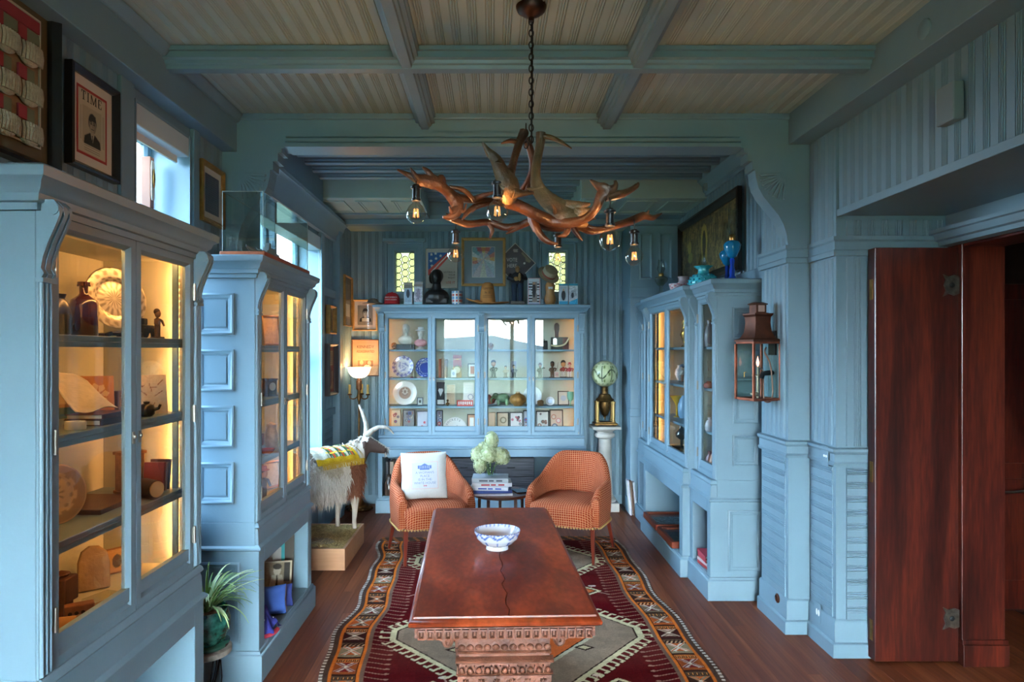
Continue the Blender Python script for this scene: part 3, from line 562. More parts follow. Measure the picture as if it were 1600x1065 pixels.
def cabinet(label, loc, rz, bays, W, shelves=(1.09, 1.40, 1.70), end=None, lights='lr', niche_z=(.155, .575), strip=1.0, name='display_cabinet', glow=None, base_out=.02, end_panels=4):
    """bays: (x0, x1, depth, door count); the upper case stands on a base with open niches"""
    c = T(name, label, 'cabinet', loc, rz, 'glazed blue display cabinets')
    def path(e):
        p = [(bays[0][0]-0, 0)]
        for x0, x1, D, n in bays: p += [(x0, -D-e), (x1, -D-e)]
        return [(bays[0][0], 0)]+p[1:]+[(bays[-1][1], 0)]
    def clean(p):
        q = []
        for a in p:
            if not q or (Vector(a)-Vector(q[-1])).length > 1e-4: q.append(a)
        r = [q[0]]
        for i in range(1, len(q)-1):
            a, b, d = Vector(r[-1]), Vector(q[i]), Vector(q[i+1])
            if abs((b-a).normalized().cross((d-b).normalized())) > 1e-3: r.append(q[i])
        return r+[q[-1]]
    up, bp = clean(path(0)), clean(path(base_out))
    # base frame with niches
    b = MB(); x0_, x1_ = bays[0][0], bays[-1][1]
    for i, (x0, x1, D, n) in enumerate(bays):
        D2 = D+base_out; f = .045 if n == 4 else .085 if n > 1 else .07; z0, z1 = niche_z
        b.box(x0, x0+f, -D2, -.012, .0, .66).box(x1-f, x1, -D2, -.012, .0, .66).box(x0+f, x1-f, -D2, -.012, 0, z0).box(x0+f, x1-f, -D2, -.012, z1, .66).box(x0+f, x1-f, -.03, 0, z0, z1)
    base = b.build('base', PAINT, c, bevel=.003, seg=1)
    MB().sweep(bp, [(-.02, .0), (.022, .0), (.022, .125), (.016, .135), (.012, .137), (.008, .15), (0, .152), (-.02, .152)]).build('plinth', PAINT, c, 40)
    MB().sweep(bp, [(-.03, .655), (.004, .655), (.012, .662), (.012, .672), (-.004, .685), (-.006, .75), (-.01, .765), (0, .775), (-.004, .79), (-.012, .797), (-.03, .797)]).build('waist_moulding', PAINT, c, 40)
    # upper case
    b = MB().box(x0_, x1_, -.012, 0, .66, 2.075)
    b.box(x0_, x0_+.02, -bays[0][2], -.012, .80, 2.04).box(x1_-.02, x1_, -bays[-1][2], -.012, .80, 2.04)
    for i, (x0, x1, D, n) in enumerate(bays): b.box(x0, x1, -D, -.012, 2.04, 2.075).box(x0, x1, -D, -.012, .66, .80)
    for i in range(len(bays)-1):
        D = max(bays[i][2], bays[i+1][2]); x = bays[i][1]; b.box(x-.012, x+.012, -D+.001, -.012, .80, 2.04)
    b.build('case', PAINT, c, bevel=.002, seg=1)
    for i, (x0, x1, D, n) in enumerate(bays):
        l = MB().box(x0+.014, x1-.014, -.016, -.012, .802, 2.04).box(x0+.014, x0+.0225, -D+.045, -.014, .802, 2.04).box(x1-.0225, x1-.014, -D+.045, -.014, .802, 2.04).box(x0+.02, x1-.02, -D+.03, -.014, 2.034, 2.04).box(x0+.02, x1-.02, -D+.03, -.014, .80, .808)
        l.build('lining', INNER, c)
    zc = 2.04
    MB().sweep(up, [(-.03, zc), (.012, zc), (.014, zc+.018), (.022, zc+.022), (.024, zc+.042), (.036, zc+.052), (.042, zc+.07), (.058, zc+.08), (.062, zc+.105), (.052, zc+.112), (-.03, zc+.114)]).build('cornice', PAINT, c, 40)
    tp = MB()
    for i, (x0, x1, D, n) in enumerate(bays): tp.box(x0+.005, x1-.005, -D+.005, 0, 2.07, 2.147)
    tp.build('top_board', PAINT, c)
    for i, (x0, x1, D, n) in enumerate(bays):
        pw = .052
        for x in (x0+pw/2+.003, x1-pw/2-.003):
            reeds(pw, .80, 1.865).build('pilaster', PAINT, c, 40, loc=(x, -D-.0, 0)); ob('corbel', CORB, c, (x, -D, 0))
        a, e = x0+pw+.006, x1-pw-.006
        if n == 4:
            m = (a+e)/2; reeds(pw, .80, 1.865).build('pilaster', PAINT, c, 40, loc=(m, -D, 0)); ob('corbel', CORB, c, (m, -D, 0))
            xs = [a, (a+m-pw/2)/2, m-pw/2, m+pw/2, (m+pw/2+e)/2, e]; prs = [(xs[0], xs[1], True), (xs[1], xs[2], False), (xs[3], xs[4], True), (xs[4], xs[5], False)]
        else: prs = [(a+(e-a)*k/n, a+(e-a)*(k+1)/n, k == 0) for k in range(n)]
        for p, q, hl in prs: glass_door(c, p, q, -D+.018, hl)
        for z in shelves:
            if 't' in lights:
                ul = MB().box(x0+.06, x1-.06, -D+.058, -D+.064, z-.027, z-.0205).build('under_shelf_light', emitter('warm_led_shelf', '#ffae60', 30), c); MB().box(x0+.03, x1-.03, -D+.0505, -D+.0545, z-.036, z-.0201).build('light_lip', M('shelf_paint', '#6f8790', .4), ul)  # added hidden light with its lip, brightens the shelf contents
            MB().box(x0+.022, x1-.022, -D+.05, -.016, z-.02, z).build('shelf', PAINT if n == 4 or len(bays) > 1 else M('shelf_paint', '#6f8790', .4), c, bevel=.003)
        if 't' in lights: MB().box(x0+.06, x1-.06, -D+.05, -D+.056, 2.02, 2.03).build('top_light_strip', emitter('warm_led_top', '#ffae60', 45), c)  # added strip behind the top rail, lights the contents from the front
        # saw-toothed shelf supports and warm light strips beside the doors
        for sx, on in ((x0+.0225, 'l' in lights), (x1-.0225, 'r' in lights)):
            sg = 1 if sx < (x0+x1)/2 else -1
            t = MB(); zz = .82; pts = [(0, .82)]
            while zz < 2.0: pts += [(.018, zz), (.012, zz+.022)]; zz += .024
            pts += [(0, zz)]; yb = -D+.05
            t.prism([(yb+p, z) for p, z in pts], 'x', sx, sx+sg*.012).build('toothed_support', INNER, c)
            if on and not (len(bays) > 1 and n == 1):                              # strip shines to the back, a lip hides it from the front
                lo, hi = sorted((sx+sg*.013, sx+sg*.026)); ls = MB().box(lo, hi, -D+.072, -D+.0745, .83, 2.02).build('light_strip', emitter('warm_led_%d' % int(strip*10), '#ffae60', 60*strip), c)
                lo, hi = sorted((sx+sg*.0265, sx+sg*.029)); MB().box(lo, hi, -D+.066, -D+.086, .82, 2.03).box(min(sx+sg*.0125, hi), max(sx+sg*.0125, hi), -D+.066, -D+.069, .82, 2.03).build('light_lip', PAINT, ls)
    # panelled end that shows
    if end:
        ex = x0_ if end == 'l' else x1_; sg = -1 if end == 'l' else 1; D = bays[0][2] if end == 'l' else bays[-1][2]
        mp = lambda a, z, h: (ex+sg*h, a, z); pr = [(0, 0), (0, .008), (-.008, .012), (-.016, .006), (-.022, .006), (-.03, .0005), (-.03, 0)]
        zs = np.linspace(.86, 2.0, end_panels+1); g = .05
        for i in range(end_panels):
            z0, z1 = zs[i]+g*.75, zs[i+1]-g*.75
            MB().sweep([(-D+.105, z0), (-.105, z0), (-.105, z1), (-D+.105, z1)], pr, True, mp).box(ex-.003 if sg > 0 else ex-.004, ex+.004 if sg > 0 else ex+.003, -D+.145, -.145, z0+.04, z1-.04).build('end_panel', PAINT, c, 40)
        MB().sweep([(-D+.075, .19), (-.085, .19), (-.085, .60), (-D+.075, .60)], pr, True, mp).build('end_panel', PAINT, c, 40)
    return c
LC1 = cabinet('tall blue glazed cabinet cut off by the picture edge, nearest the viewer', (WL, 1.80, 0), PI/2, [(0, 1.0, .395, 2)], 1.0, (1.117, 1.425, 1.718), 'l', 'lrt', strip=1.0)  # its near-side strip is added to light the contents
LC2 = cabinet('tall blue glazed cabinet carrying the clear model ship case', (WL, 3.46, 0), PI/2, [(0, 1.0, .395, 2)], 1.0, (1.09, 1.40, 1.70), 'l', 'lrt', strip=.8)
RC = cabinet('long blue breakfront cabinet under the dark gold picture', (WR, 6.88, 0), -PI/2, [(0, .51, .385, 1), (.51, 1.82, .44, 2), (1.82, 2.295, .385, 1)], 2.295, (1.09, 1.40, 1.70), 'r', 'l', strip=.7, base_out=.045)
BC = cabinet('wide blue four-door cabinet behind the orange chairs', (-1.185, YB, 0), 0, [(0, 2.135, .35, 4)], 2.135, (1.09, 1.385, 1.685), None, 'lr', strip=.6, base_out=.06, niche_z=(.17, .575))
# ================================================================== rug
RW, RL = 2.06, 3.55
cv = Cv(RW, RL, .0055, '#4a0c10'); X, Y = cv.X-RW/2, cv.Y
AX = np.abs(X)
ab = np.interp(Y, [0, .5, .6, .78, .95, 1.25, 1.32, 1.9, 2.0, 2.5, 2.6, 3.55], [0, 0, .35, .2, .05, .45, .1, .0, .25, .1, .3, .15])
cv.C = cv.C*(1-ab[..., None]*.7)+np.array(lin('#7c4038'))*ab[..., None]*.7
for k in range(62):                                                 # comb of slanting strokes beside the border
    t = .1+k*.056
    for sg in (-1, 1): cv.line(RW/2+sg*.80, t, RW/2+sg*.695, t-.035, .007, '#96705f'); cv.ell(RW/2+sg*.69, t-.03, .014, .009, '#96705f')
def branch(x, t, sg, up):
    cv.line(x, t, x-sg*.42, t+up*.27, .009, '#b08a78')
    for a in (.3, .55, .8, 1.0):
        p, q = x-sg*.42*a, t+up*.27*a; cv.line(p, q, p-sg*.10, q-up*.035, .008, '#b08a78'); cv.ell(p-sg*.11, q-up*.036, .030, .017, '#c9a592'); cv.line(p, q, p+sg*.03, q+up*.085, .008, '#b08a78'); cv.ell(p+sg*.03, q+up*.09, .028, .016, '#c0876c' if a in (.55, 1.0) else '#d0b6a4')
for t in (.62, 2.08):
    for sg in (-1, 1): branch(RW/2+sg*.70, t, sg, 1); branch(RW/2+sg*.70, t+.72 if t > 1 else t-.1, sg, -1)
def hexa(cx, ct, s): return [(cx+a*s, ct+b*s) for a, b in ((.73, .07), (.73, -.07), (.24, -.64), (-.24, -.64), (-.73, -.07), (-.73, .07), (-.24, .64), (.24, .64))]
for ct in (1.45, 2.87, .03):
    cx = RW/2+.02; hx = hexa(cx, ct, 1.0)
    for i in range(8):                                              # hooked teeth
        (xa, ya), (xb, yb) = hx[i], hx[(i+1) % 8]; L_ = math.hypot(xb-xa, yb-ya); n = max(2, int(L_/.052)); nx, ny = (yb-ya)/L_, -(xb-xa)/L_
        if nx*((xa+xb)/2-cx)+ny*((ya+yb)/2-ct) < 0: nx, ny = -nx, -ny
        for k in range(n):
            a = (k+.5)/n; p, q = lerp(xa, xb, a), lerp(ya, yb, a); tx, ty = (xb-xa)/L_, (yb-ya)/L_
            cv.line(p, q, p+nx*.05, q+ny*.05, .016, '#c9bd97'); cv.line(p+nx*.05, q+ny*.05, p+nx*.05+tx*.022, q+ny*.05+ty*.022, .014, '#c9bd97')
    cv.poly(hx, '#c9bd97'); cv.poly(hexa(cx, ct, .95), '#33211b'); cv.poly(hexa(cx, ct, .935), '#8a7664'); cv.poly(hexa(cx, ct, .62), '#b9ad93'); cv.poly(hexa(cx, ct, .58), '#241612'); cv.poly(hexa(cx, ct, .565), '#b75c36')
    cv.poly([(cx-.18, ct), (cx, ct+.24), (cx+.18, ct), (cx, ct-.24)], '#2e1c18'); cv.poly([(cx-.13, ct), (cx, ct+.18), (cx+.13, ct), (cx, ct-.18)], '#b9a57e'); cv.poly([(cx-.07, ct), (cx, ct+.1), (cx+.07, ct), (cx, ct-.1)], '#6d2320')
    for a, b in ((.36, .2), (-.36, .2), (.36, -.2), (-.36, -.2)):
        cv.poly([(cx+a-.06, ct+b), (cx+a, ct+b+.04), (cx+a+.06, ct+b), (cx+a, ct+b-.04)], '#2e1c18'); cv.poly([(cx+a-.035, ct+b), (cx+a, ct+b+.024), (cx+a+.035, ct+b), (cx+a, ct+b-.024)], '#c2b08a')
for t in (.76, 2.15):
    for sg in (-1, 1):
        p = RW/2+.02+sg*.47
        cv.poly([(p-.17, t), (p, t+.13), (p+.17, t), (p, t-.13)], '#c9bd97'); cv.poly([(p-.14, t), (p, t+.105), (p+.14, t), (p, t-.105)], '#2a1815'); cv.poly([(p-.12, t), (p, t+.09), (p+.12, t), (p, t-.09)], '#c9bd97' if t < 1 else '#b9633e'); cv.poly([(p-.08, t), (p, t+.06), (p+.08, t), (p, t-.06)], '#bd683f'); cv.poly([(p-.03, t), (p, t+.022), (p+.03, t), (p, t-.022)], '#33211b')
    cv.poly([(RW/2+.02-.26, t), (RW/2+.02, t+.2), (RW/2+.02+.26, t), (RW/2+.02, t-.2)], '#3a1512'); cv.poly([(RW/2-.03, t), (RW/2+.02, t+.05), (RW/2+.07, t), (RW/2+.02, t-.05)], '#c9bd97')
# borders
cols = [('#8a7a62', '#b75f38', '#d9cfc0'), ('#3a1a18', '#b99a8a', '#7c6a58'), ('#a2522f', '#4a3a30', '#b9a08c'), ('#6d5a48', '#5a1c1e', '#d0c2b2'), ('#3b241d', '#c06a3f', '#8a7a66'), ('#8d4a2c', '#6e2224', '#b7a7a0')]
for sg in (-1, 1):
    xc = RW/2+sg*.905
    cv.put((sg*X > .825), '#3a241d')
    for k in range(19):
        t0 = k*.197-.02; a, b, c = cols[k % 6]; x0, x1 = xc-.062, xc+.062; m = t0+.085
        cv.rect(x0-.008, t0, x1+.008, t0+.188, '#2c1915'); cv.rect(x0, t0+.006, x1, t0+.128, a)
        for p, q in ((1, 1), (1, -1)):
            cv.poly([(x0+.006, m-.045*q), (x0+.04, m-.055*q), (xc, m-.012*q), (x1-.006, m+.045*q), (x1-.04, m+.055*q), (xc, m+.012*q)], c)
            cv.line(x0+.012, m-.05*q, x1-.012, m+.05*q, .008, b)
        cv.poly([(xc-.028, m+.05), (xc+.028, m+.05), (xc, m+.02)], b); cv.poly([(xc-.028, m-.05), (xc+.028, m-.05), (xc, m-.02)], b); cv.ell(xc, m, .010, .010, '#d8ccb8')
        cv.rect(x0, t0+.134, x1, t0+.182, '#b46a3c' if k % 2 else '#5b4636')
        for i in range(5):
            xx = x0+.014+i*.024
            if k % 3: cv.rect(xx-.008, t0+.143, xx+.008, t0+.173, '#2c1915'); cv.rect(xx-.003, t0+.15, xx+.003, t0+.173, '#c98a55')
            else: cv.line(xx-.01, t0+.142, xx+.008, t0+.174, .009, '#2a1613'); cv.line(xx+.002, t0+.142, xx+.012, t0+.16, .007, '#c9a07c')
    cv.put((sg*X > .965) & (sg*X < .985), '#c66c36'); cv.put((sg*X > .825) & (sg*X < .841), '#c66c36'); cv.put((sg*X > .985), '#4b382f')
    cv.put((sg*X > 1.008) & (np.mod(Y, .034) < .019), '#c9bcae'); cv.put((sg*X > .80) & (sg*X < .825), '#6c5548')
for sg, tt in ((1, 0), (-1, RL)):
    m = (Y < .13) if sg == 1 else (Y > RL-.13)
    cv.put(m, '#5a4436'); cv.put(m & (np.mod(X*1.0+.5*np.floor(Y/.03)*.03, .09) < .03), '#a5623c'); cv.put(m & (np.mod(Y, .05) < .012), '#2c1915')
lum = cv.C.mean(2, keepdims=True); cv.C = np.clip((lum+(cv.C-lum)*1.08)*.95, 0, 1); cv.noise(.16, 1); cv.noise(.10, 9); cv.noise(.07, 30)
def rugfn(v):
    x, t = v[:, 0].copy(), v[:, 2].copy(); k = np.abs(x)/(RW/2)
    dx = .022*np.sin(t*3.1+.6)+.016*np.sin(t*6.3+2)+.012*np.sin(t*11)
    dx = np.where(x > 0, .014*np.sin(t*4.1+2.2)+.012*np.sin(t*8.3), dx)
    z = .008+.0012*np.sin(x*40)*np.sin(t*31)
    return np.stack([x+dx*k**2, t-RL/2+.012*np.sin(x*5)*(t/RL), z], 1)
rug = tag(cv.build('rug', None, (.118, 4.34, .0), (0, 0, .03), CLOTHP, rugfn), 'worn maroon oriental rug with orange patterned borders under the long table', 'rug')
so = rug.modifiers.new('pile', 'SOLIDIFY'); so.thickness = .006; so.offset = -1
# ================================================================== long carved table
TW, TL, TZ = .68, 1.69, .74
tb = T('refectory_table', 'long antique dark wooden table with carved trestle ends and split top', 'table', (.016, 3.225, 0), .035)
random.seed(3)
ck = [(.012+.006*math.sin(i*1.9)+random.uniform(-.0035, .0035), -TL/2+.02+i*(TL-.04)/30) for i in range(31)]
for sg in (-1, 1):
    e = TW/2-.022; g = .0012
    pts = [(sg*e, -TL/2+.02)]+[(p+sg*g*(1.3 if q < 0 else .35), q) for p, q in ck]+[(sg*e, TL/2-.02)]
    MB().prism(pts, 'z', TZ-.03, TZ).build('top_plank', TABW, tb)
rect = [(-TW/2, -TL/2), (TW/2, -TL/2), (TW/2, TL/2), (-TW/2, TL/2)]
MB().sweep(rect, [(-.03, TZ-.035), (-.03, TZ-.008), (-.023, TZ-.0005), (-.019, TZ-.0005), (-.017, TZ-.006), (-.006, TZ-.012), (.0, TZ-.02), (-.002, TZ-.03), (-.01, TZ-.036)], True).build('edge_moulding', TABW, tb, 40)
MB().box(-TW/2+.03, TW/2-.03, -TL/2+.04, TL/2-.04, TZ-.045, TZ-.031).build('top_underside', DARKW, tb)
r2 = [(-TW/2+.03, -TL/2+.03), (TW/2-.03, -TL/2+.03), (TW/2-.03, TL/2-.03), (-TW/2+.03, TL/2-.03)]
MB().sweep(r2, [(-.03, TZ-.045), (0, TZ-.045), (0, TZ-.085), (-.03, TZ-.085)], True).build('apron', CARVW, tb)
dm = MB().sweep([(-.0125, 0), (.0125, 0), (.0125, .034), (-.0125, .034)], [(0, 0), (0, .010), (-.005, .012), (-.0085, .006), (-.0085, 0)], True, lambda a, b, h: (a, -h, b)).box(-.004, .004, -.005, 0, .012, .03).mesh('dentil', CARVW, 40)
n = 20
for i in range(n):
    for sg in (-1, 1):
        o = ob('dentil', dm, tb, ((-TW/2+.045)+i*(TW-.09)/(n-1), sg*(TL/2-.03), TZ-.083)); o.rotation_euler = (0, 0, 0 if sg < 0 else PI)
for i in range(52):
    for sg in (-1, 1):
        o = ob('dentil', dm, tb, (sg*(TW/2-.03), -TL/2+.05+i*(TL-.1)/51, TZ-.083)); o.rotation_euler = (0, 0, PI/2 if sg > 0 else -PI/2)
def trestle(y, sg):
    w2 = .175; yo = y
    b = MB().box(-w2+.01, w2-.01, yo-.035, yo+.035, .50, .656).box(-w2-.03, w2+.03, yo-.05, yo+.05, .0125, .08)
    def half(z0, z1, o, w_): b.prism([(yo-.03, z0)]+[(yo-.035-o*math.sin(k*PI/8), lerp(z0, z1, k/8)) for k in range(9)]+[(yo-.03, z1)], 'x', -w_, w_); b.prism([(yo+.03, z0)]+[(yo+.035+o*math.sin(k*PI/8), lerp(z0, z1, k/8)) for k in range(9)]+[(yo+.03, z1)], 'x', -w_, w_)
    half(.575, .587, .012, w2-.006); half(.543, .567, .028, w2+.002); half(.503, .513, .02, w2)
    b.box(-w2+.005, w2-.005, yo-.045, yo+.045, .08, .50)
    t = b.build('trestle', CARVW, tb, 40)
    lf = MB()
    for i in range(11):                                             # carved bands: scallops, egg and dart, leaves
        x = -w2+.02+i*(2*w2-.04)/10
        for sy in (-1, 1):
            lf.ell((x, yo+sy*.038, .60), (.014, .010, .012), 8, 6); lf.ell((x, yo+sy*.052, .523), (.011, .010, .011), 8, 6); lf.box(x-.017, x-.014, yo+sy*.045-.008, yo+sy*.045+.008, .512, .536)
    tag(lf.build('carved_band', CARVW, t, 50), kind='stuff')
    lv = MB()
    for r in range(5):
        for i in range(6):
            x = -w2+.035+i*(2*w2-.07)/5+(.0 if r % 2 == 0 else .026); z = .47-r*.085
            if x > w2-.02: continue
            for sy in (-1, 1):
                for a in (-.5, 0, .5): lv.ell((x+math.sin(a)*.014, yo+sy*.048, z-math.cos(a)*.012), (.008, .012, .036), 8, 6, R=Matrix.Rotation(-a*1.0, 3, 'Y'))
    tag(lv.build('carved_leaf_panel', CARVW, t, 50), kind='stuff')
    for sx in (-1, 1):
        v = MB().tube([(sx*(w2+.035+.022*math.cos(k*.55)*(1-k/22)), yo+.03, .60+.03*math.sin(k*.55)*(1-k/22)) for k in range(20)], .011, 7).box(*sorted((sx*(w2-.01), sx*(w2+.03))), yo-.01, yo+.07, .63, .655)
        v.build('scroll_bracket', CARVW, t, 50)
trestle(-TL/2+.125, -1); trestle(TL/2-.25, 1)
MB().box(-.03, .03, -TL/2+.15, TL/2-.27, .12, .2).build('stretcher', CARVW, tb, bevel=.006)
# blue and white bowl
def ring_print(mb_prof, n, fn, mat, name, parent=None, loc=(0, 0, 0), rot=(0, 0, 0)):
    """turned shape whose print is given by fn(angle, profile index) -> colour"""
    b = MB(); m = len(mb_prof)
    vs, fs = [], []
    for j, (r, z) in enumerate(mb_prof):
        for i in range(n): a = 2*PI*i/n; b.col[len(b.v)] = fn(a, j/(m-1)); b.v.append((r*math.cos(a), r*math.sin(a), z))
    for j in range(m-1):
        for i in range(n): b.f.append((j*n+i, j*n+(i+1) % n, (j+1)*n+(i+1) % n, (j+1)*n+i))
    o = b.build(name, mat, parent, 60, loc=loc); o.rotation_euler = rot; return o
def dense(prof, k):
    out = []
    for i in range(len(prof)-1):
        for j in range(k): t = j/k; out.append((lerp(prof[i][0], prof[i+1][0], t), lerp(prof[i][1], prof[i+1][1], t)))
    return out+[prof[-1]]
bpf = dense([(.0001, .012), (.05, .012), (.05, .0), (.053, .0), (.051, .018), (.075, .028), (.096, .05), (.107, .078), (.109, .088), (.106, .088), (.094, .052), (.073, .032), (.04, .024), (.0001, .023)], 5)
def bowlcol(a, t):
    j = t*13
    if 6.0 <= j < 8.2:
        if j > 7.6: return '#4a64a8' if math.sin(a*40) > -.3 else '#bcc2ce'
        s_ = .9*abs(math.sin(a*5)); q = (j-6.0)/1.6
        return '#5570b0' if abs(q-(.85-.55*s_)) < .13 or (q > .5 and math.sin(a*10) > .93) else '#c0c5ce'
    if 8.2 <= j < 9.6: return '#5a74b4' if math.sin(a*34)+math.sin(j*14) > .7 else '#bcc2ce'
    if 4.6 < j < 6: return '#bbc1ca' if abs(math.sin(a*5)) < .96 else '#5570b0'
    return '#c3c6cc'
bw = T('porcelain_bowl', 'blue and white porcelain bowl on the long wooden table', 'bowl', (UX(777, 3.22), 3.22, TZ))
ring_print(bpf, 96, bowlcol, CERP, 'bowl_body', bw)
# ================================================================== orange tub chairs
def fabric():
    m = bpy.data.materials.new('orange_check_tweed'); m.use_nodes = True; n = m.node_tree.nodes; L = m.node_tree.links; b = n['Principled BSDF']
    uv = n.new('ShaderNodeUVMap'); uv.uv_map = 'UVMap'; br = n.new('ShaderNodeTexBrick'); br.offset = .0; br.squash = 1
    br.inputs['Scale'].default_value = 1.0; br.inputs['Brick Width'].default_value = .0185; br.inputs['Row Height'].default_value = .0165; br.inputs['Mortar Size'].default_value = .0021; br.inputs['Mortar Smooth'].default_value = .5
    br.inputs['Color1'].default_value = (*lin('#822c11'), 1); br.inputs['Color2'].default_value = (*lin('#8f3819'), 1); br.inputs['Mortar'].default_value = (*lin('#c5815e'), 1)
    L.new(uv.outputs[0], br.inputs['Vector']); L.new(br.outputs[0], b.inputs['Base Color']); b.inputs['Roughness'].default_value = .9; b.inputs['Specular IOR Level'].default_value = .15
    bp = n.new('ShaderNodeBump'); bp.inputs['Strength'].default_value = .5; bp.inputs['Distance'].default_value = .003; L.new(br.outputs['Fac'], bp.inputs['Height']); bp.invert = True; L.new(bp.outputs[0], b.inputs['Normal']); return m
TWEED = fabric()
def chair(label, loc, rz):
    c = T('tub_chair', label, 'chair', loc, rz, 'orange check tub chairs')
    N = 49; pl = []; a_, yf, yc = .315, -.245, .02
    for i in range(N):
        q = i/(N-1)*2-1; L1 = yc-yf; Lc = PI/2*.30; tot = L1+Lc; s = abs(q)*tot; sg = -1 if q < 0 else 1
        if s > Lc: x, y, nx, ny = a_-.012*((s-Lc)/L1), yc-(s-Lc), 1, 0
        else: t = s/Lc*PI/2; x, y, nx, ny = a_*math.sin(t), yc+.285*math.cos(t), math.sin(t), math.cos(t)
        pl.append((sg*x, y, sg*nx, ny, s/tot, q*tot))
    g, uvs = [], []
    for x, y, nx, ny, s, arc in pl:
        k = min(1, max(0, (s-.18)/.42)); k = k*k*(3-2*k); h = lerp(.795, .60, k)-.03*max(0, (s-.6)/.4)*1.2; if_ = s > .93
        th = .062; rk = .055*(1-k); fr = max(0, (s-.9)/.1); hh = h-.05*fr*fr
        row = []; uvr = []
        prof = [(.0, .285, 0), (.006, .36, 1), (.010, .45, 1), (.008, hh-.06, 1), (0, hh-.018, 1), (-.012, hh-.003, 1), (-th/2, hh, 1), (-th+.012, hh-.004, 1), (-th, hh-.03, 1), (-th-.01, .50, 1), (-th-.006, .40, 1), (-th, .30, 1)]
        acc = 0; last = None
        for o, z, _ in prof:
            kk = max(0, (z-.3)/.5); px, py = x+nx*(o+rk*kk*.7), y+ny*(o+rk*kk)
            row.append((px, py, z))
            if last: acc += math.dist(last, row[-1])
            last = row[-1]; uvr.append((arc*1.0, acc))
        g.append(row); uvs.append(uvr)
    b = MB().surf(g, uv=uvs)
    for gi, e in ((0, 1), (N-1, -1)):                              # rounded arm fronts
        rw = g[gi]; k = len(b.v); cx = sum(p[0] for p in rw)/len(rw); front = []
        for (px, py, pz), u_ in zip(rw, uvs[gi]): b.uv[len(b.v)] = (px, pz); b.v.append((lerp(px, cx, .25), py-.016, pz-.006 if pz > .5 else pz))
        for j in range(len(rw)-1): b.f.append((gi*len(rw)+j, gi*len(rw)+j+1, k+j+1, k+j))
        b.f.append(tuple(range(k, k+len(rw)))); b.f.append((gi*len(rw)+len(rw)-1, gi*len(rw), k, k+len(rw)-1))
    b.build('backrest_shell', TWEED, c, 60)
    # seat: rounded block that fills the shell
    b = MB(); lv = [(.0, .285, 1.0), (.0, .33, 1.0), (.012, .40, 1.0), (.010, .43, 1), (-.008, .452, 1), (-.04, .466, 1), (-.10, .474, 1), (-.18, .478, 1), (-.25, .479, 1)]
    g, uvs = [], []; M_ = 44
    for o, z, _ in lv:
        row, uvr = [], []
        for i in range(M_+1):
            a = 2*PI*i/M_; ca, sa = math.cos(a), math.sin(a); e = .38; rx, ry = .268+o, .285+o
            px = math.copysign(abs(ca)**e, ca)*max(.01, rx); py = math.copysign(abs(sa)**e, sa)*max(.01, ry)-.03; row.append((px, py, z)); uvr.append((px, py-(.479-z)))
        g.append(row); uvs.append(uvr)
    b.surf(g, uv=uvs); b.f.append(tuple(len(b.v)-M_-1+i for i in range(M_))); b.f.append(tuple(i for i in range(M_))[::-1])
    b.build('seat', TWEED, c, 60)
    nb = MB(); per = [(x+nx*.006, y+ny*.006) for x, y, nx, ny, s, q in pl]; front = [(.30+(-.60)*i/24, -.262-.062*(1-abs(2*i/24-1)**4)) for i in range(25)]
    pth = per+front; acc = 0; nxt = 0
    for i in range(len(pth)-1):
        p, q = Vector(pth[i]), Vector(pth[i+1]); L_ = (q-p).length
        while nxt <= acc+L_: r = p.lerp(q, (nxt-acc)/max(L_, 1e-6)); nb.ell((r.x, r.y, .288), .0085, 6, 5); nxt += .024
        acc += L_
    tag(nb.build('nailhead_trim', M('brass_nail', '#c9a062', .35, .8), c, 60), kind='stuff')
    for sx, sy in ((-1, -1), (1, -1), (-1, 1), (1, 1)):
        x, y = sx*.245, sy*.215+(.02 if sy > 0 else -.02); f = 1.18 if sy > 0 else 1.03
        MB().tube([(x, y, .30), (x*f, y*(1.22 if sy > 0 else 1.02), .0)], [.026, .0145], 4).build('leg', CHAIRLEG, c, bevel=.003)
    return c
chair('orange check tub chair with the white pillow, beside the horned animal', (UX(672, 5.55), 5.56, .012), math.radians(18))
chair('orange check tub chair with an empty seat, beside the marble pedestal', (UX(892, 5.62), 5.62, .012), math.radians(-23))
# embroidered pillow
pl_ = T('throw_pillow', 'square white embroidered pillow leaning on the orange chair seat', 'pillow', (UX(664, 5.46), 5.43, .492), math.radians(12))
S_ = .37
def puff(sg):
    def f(v):
        u_, t = v[:, 0]/(S_/2), v[:, 2]/S_*2-1; d = np.clip((1-u_**4)*(1-t**4), 0, 1)**.55*.06
        pin = 1-.05*(1-np.abs(t))*np.abs(u_)**3; pz = 1-.05*(1-np.abs(u_))*np.abs(t)**3
        return np.stack([v[:, 0]*pin, sg*d, (v[:, 2]-S_/2)*pz+S_/2], 1)
    return f
c = Cv(S_, S_, .0032, '#c2c2c0')
c.rect(.078, .078, .292, .292, '#d3a398'); c.rect(.082, .082, .288, .288, '#bdc1c8')
c.rect(.13, .238, .24, .262, '#6479aa'); c.poly([(.155, .262), (.215, .262), (.185, .278)], '#6479aa'); c.rect(.145, .228, .225, .238, '#6479aa')
for i in range(6): c.rect(.146+i*.015, .240, .150+i*.015, .26, '#bcc2cc')
c.rect(.174, .094, .179, .112, '#b8324a'); c.rect(.190, .094, .195, .112, '#b8324a'); c.rect(.176, .101, .200, .105, '#b8324a')
c.noise(.03, 2); rt = (-.22, 0, 0)
pf = c.build('pillow_front', pl_, (0, 0, 0), rt, CLOTHP, puff(-1)); pf.data.polygons.foreach_set('use_smooth', [True]*len(pf.data.polygons))
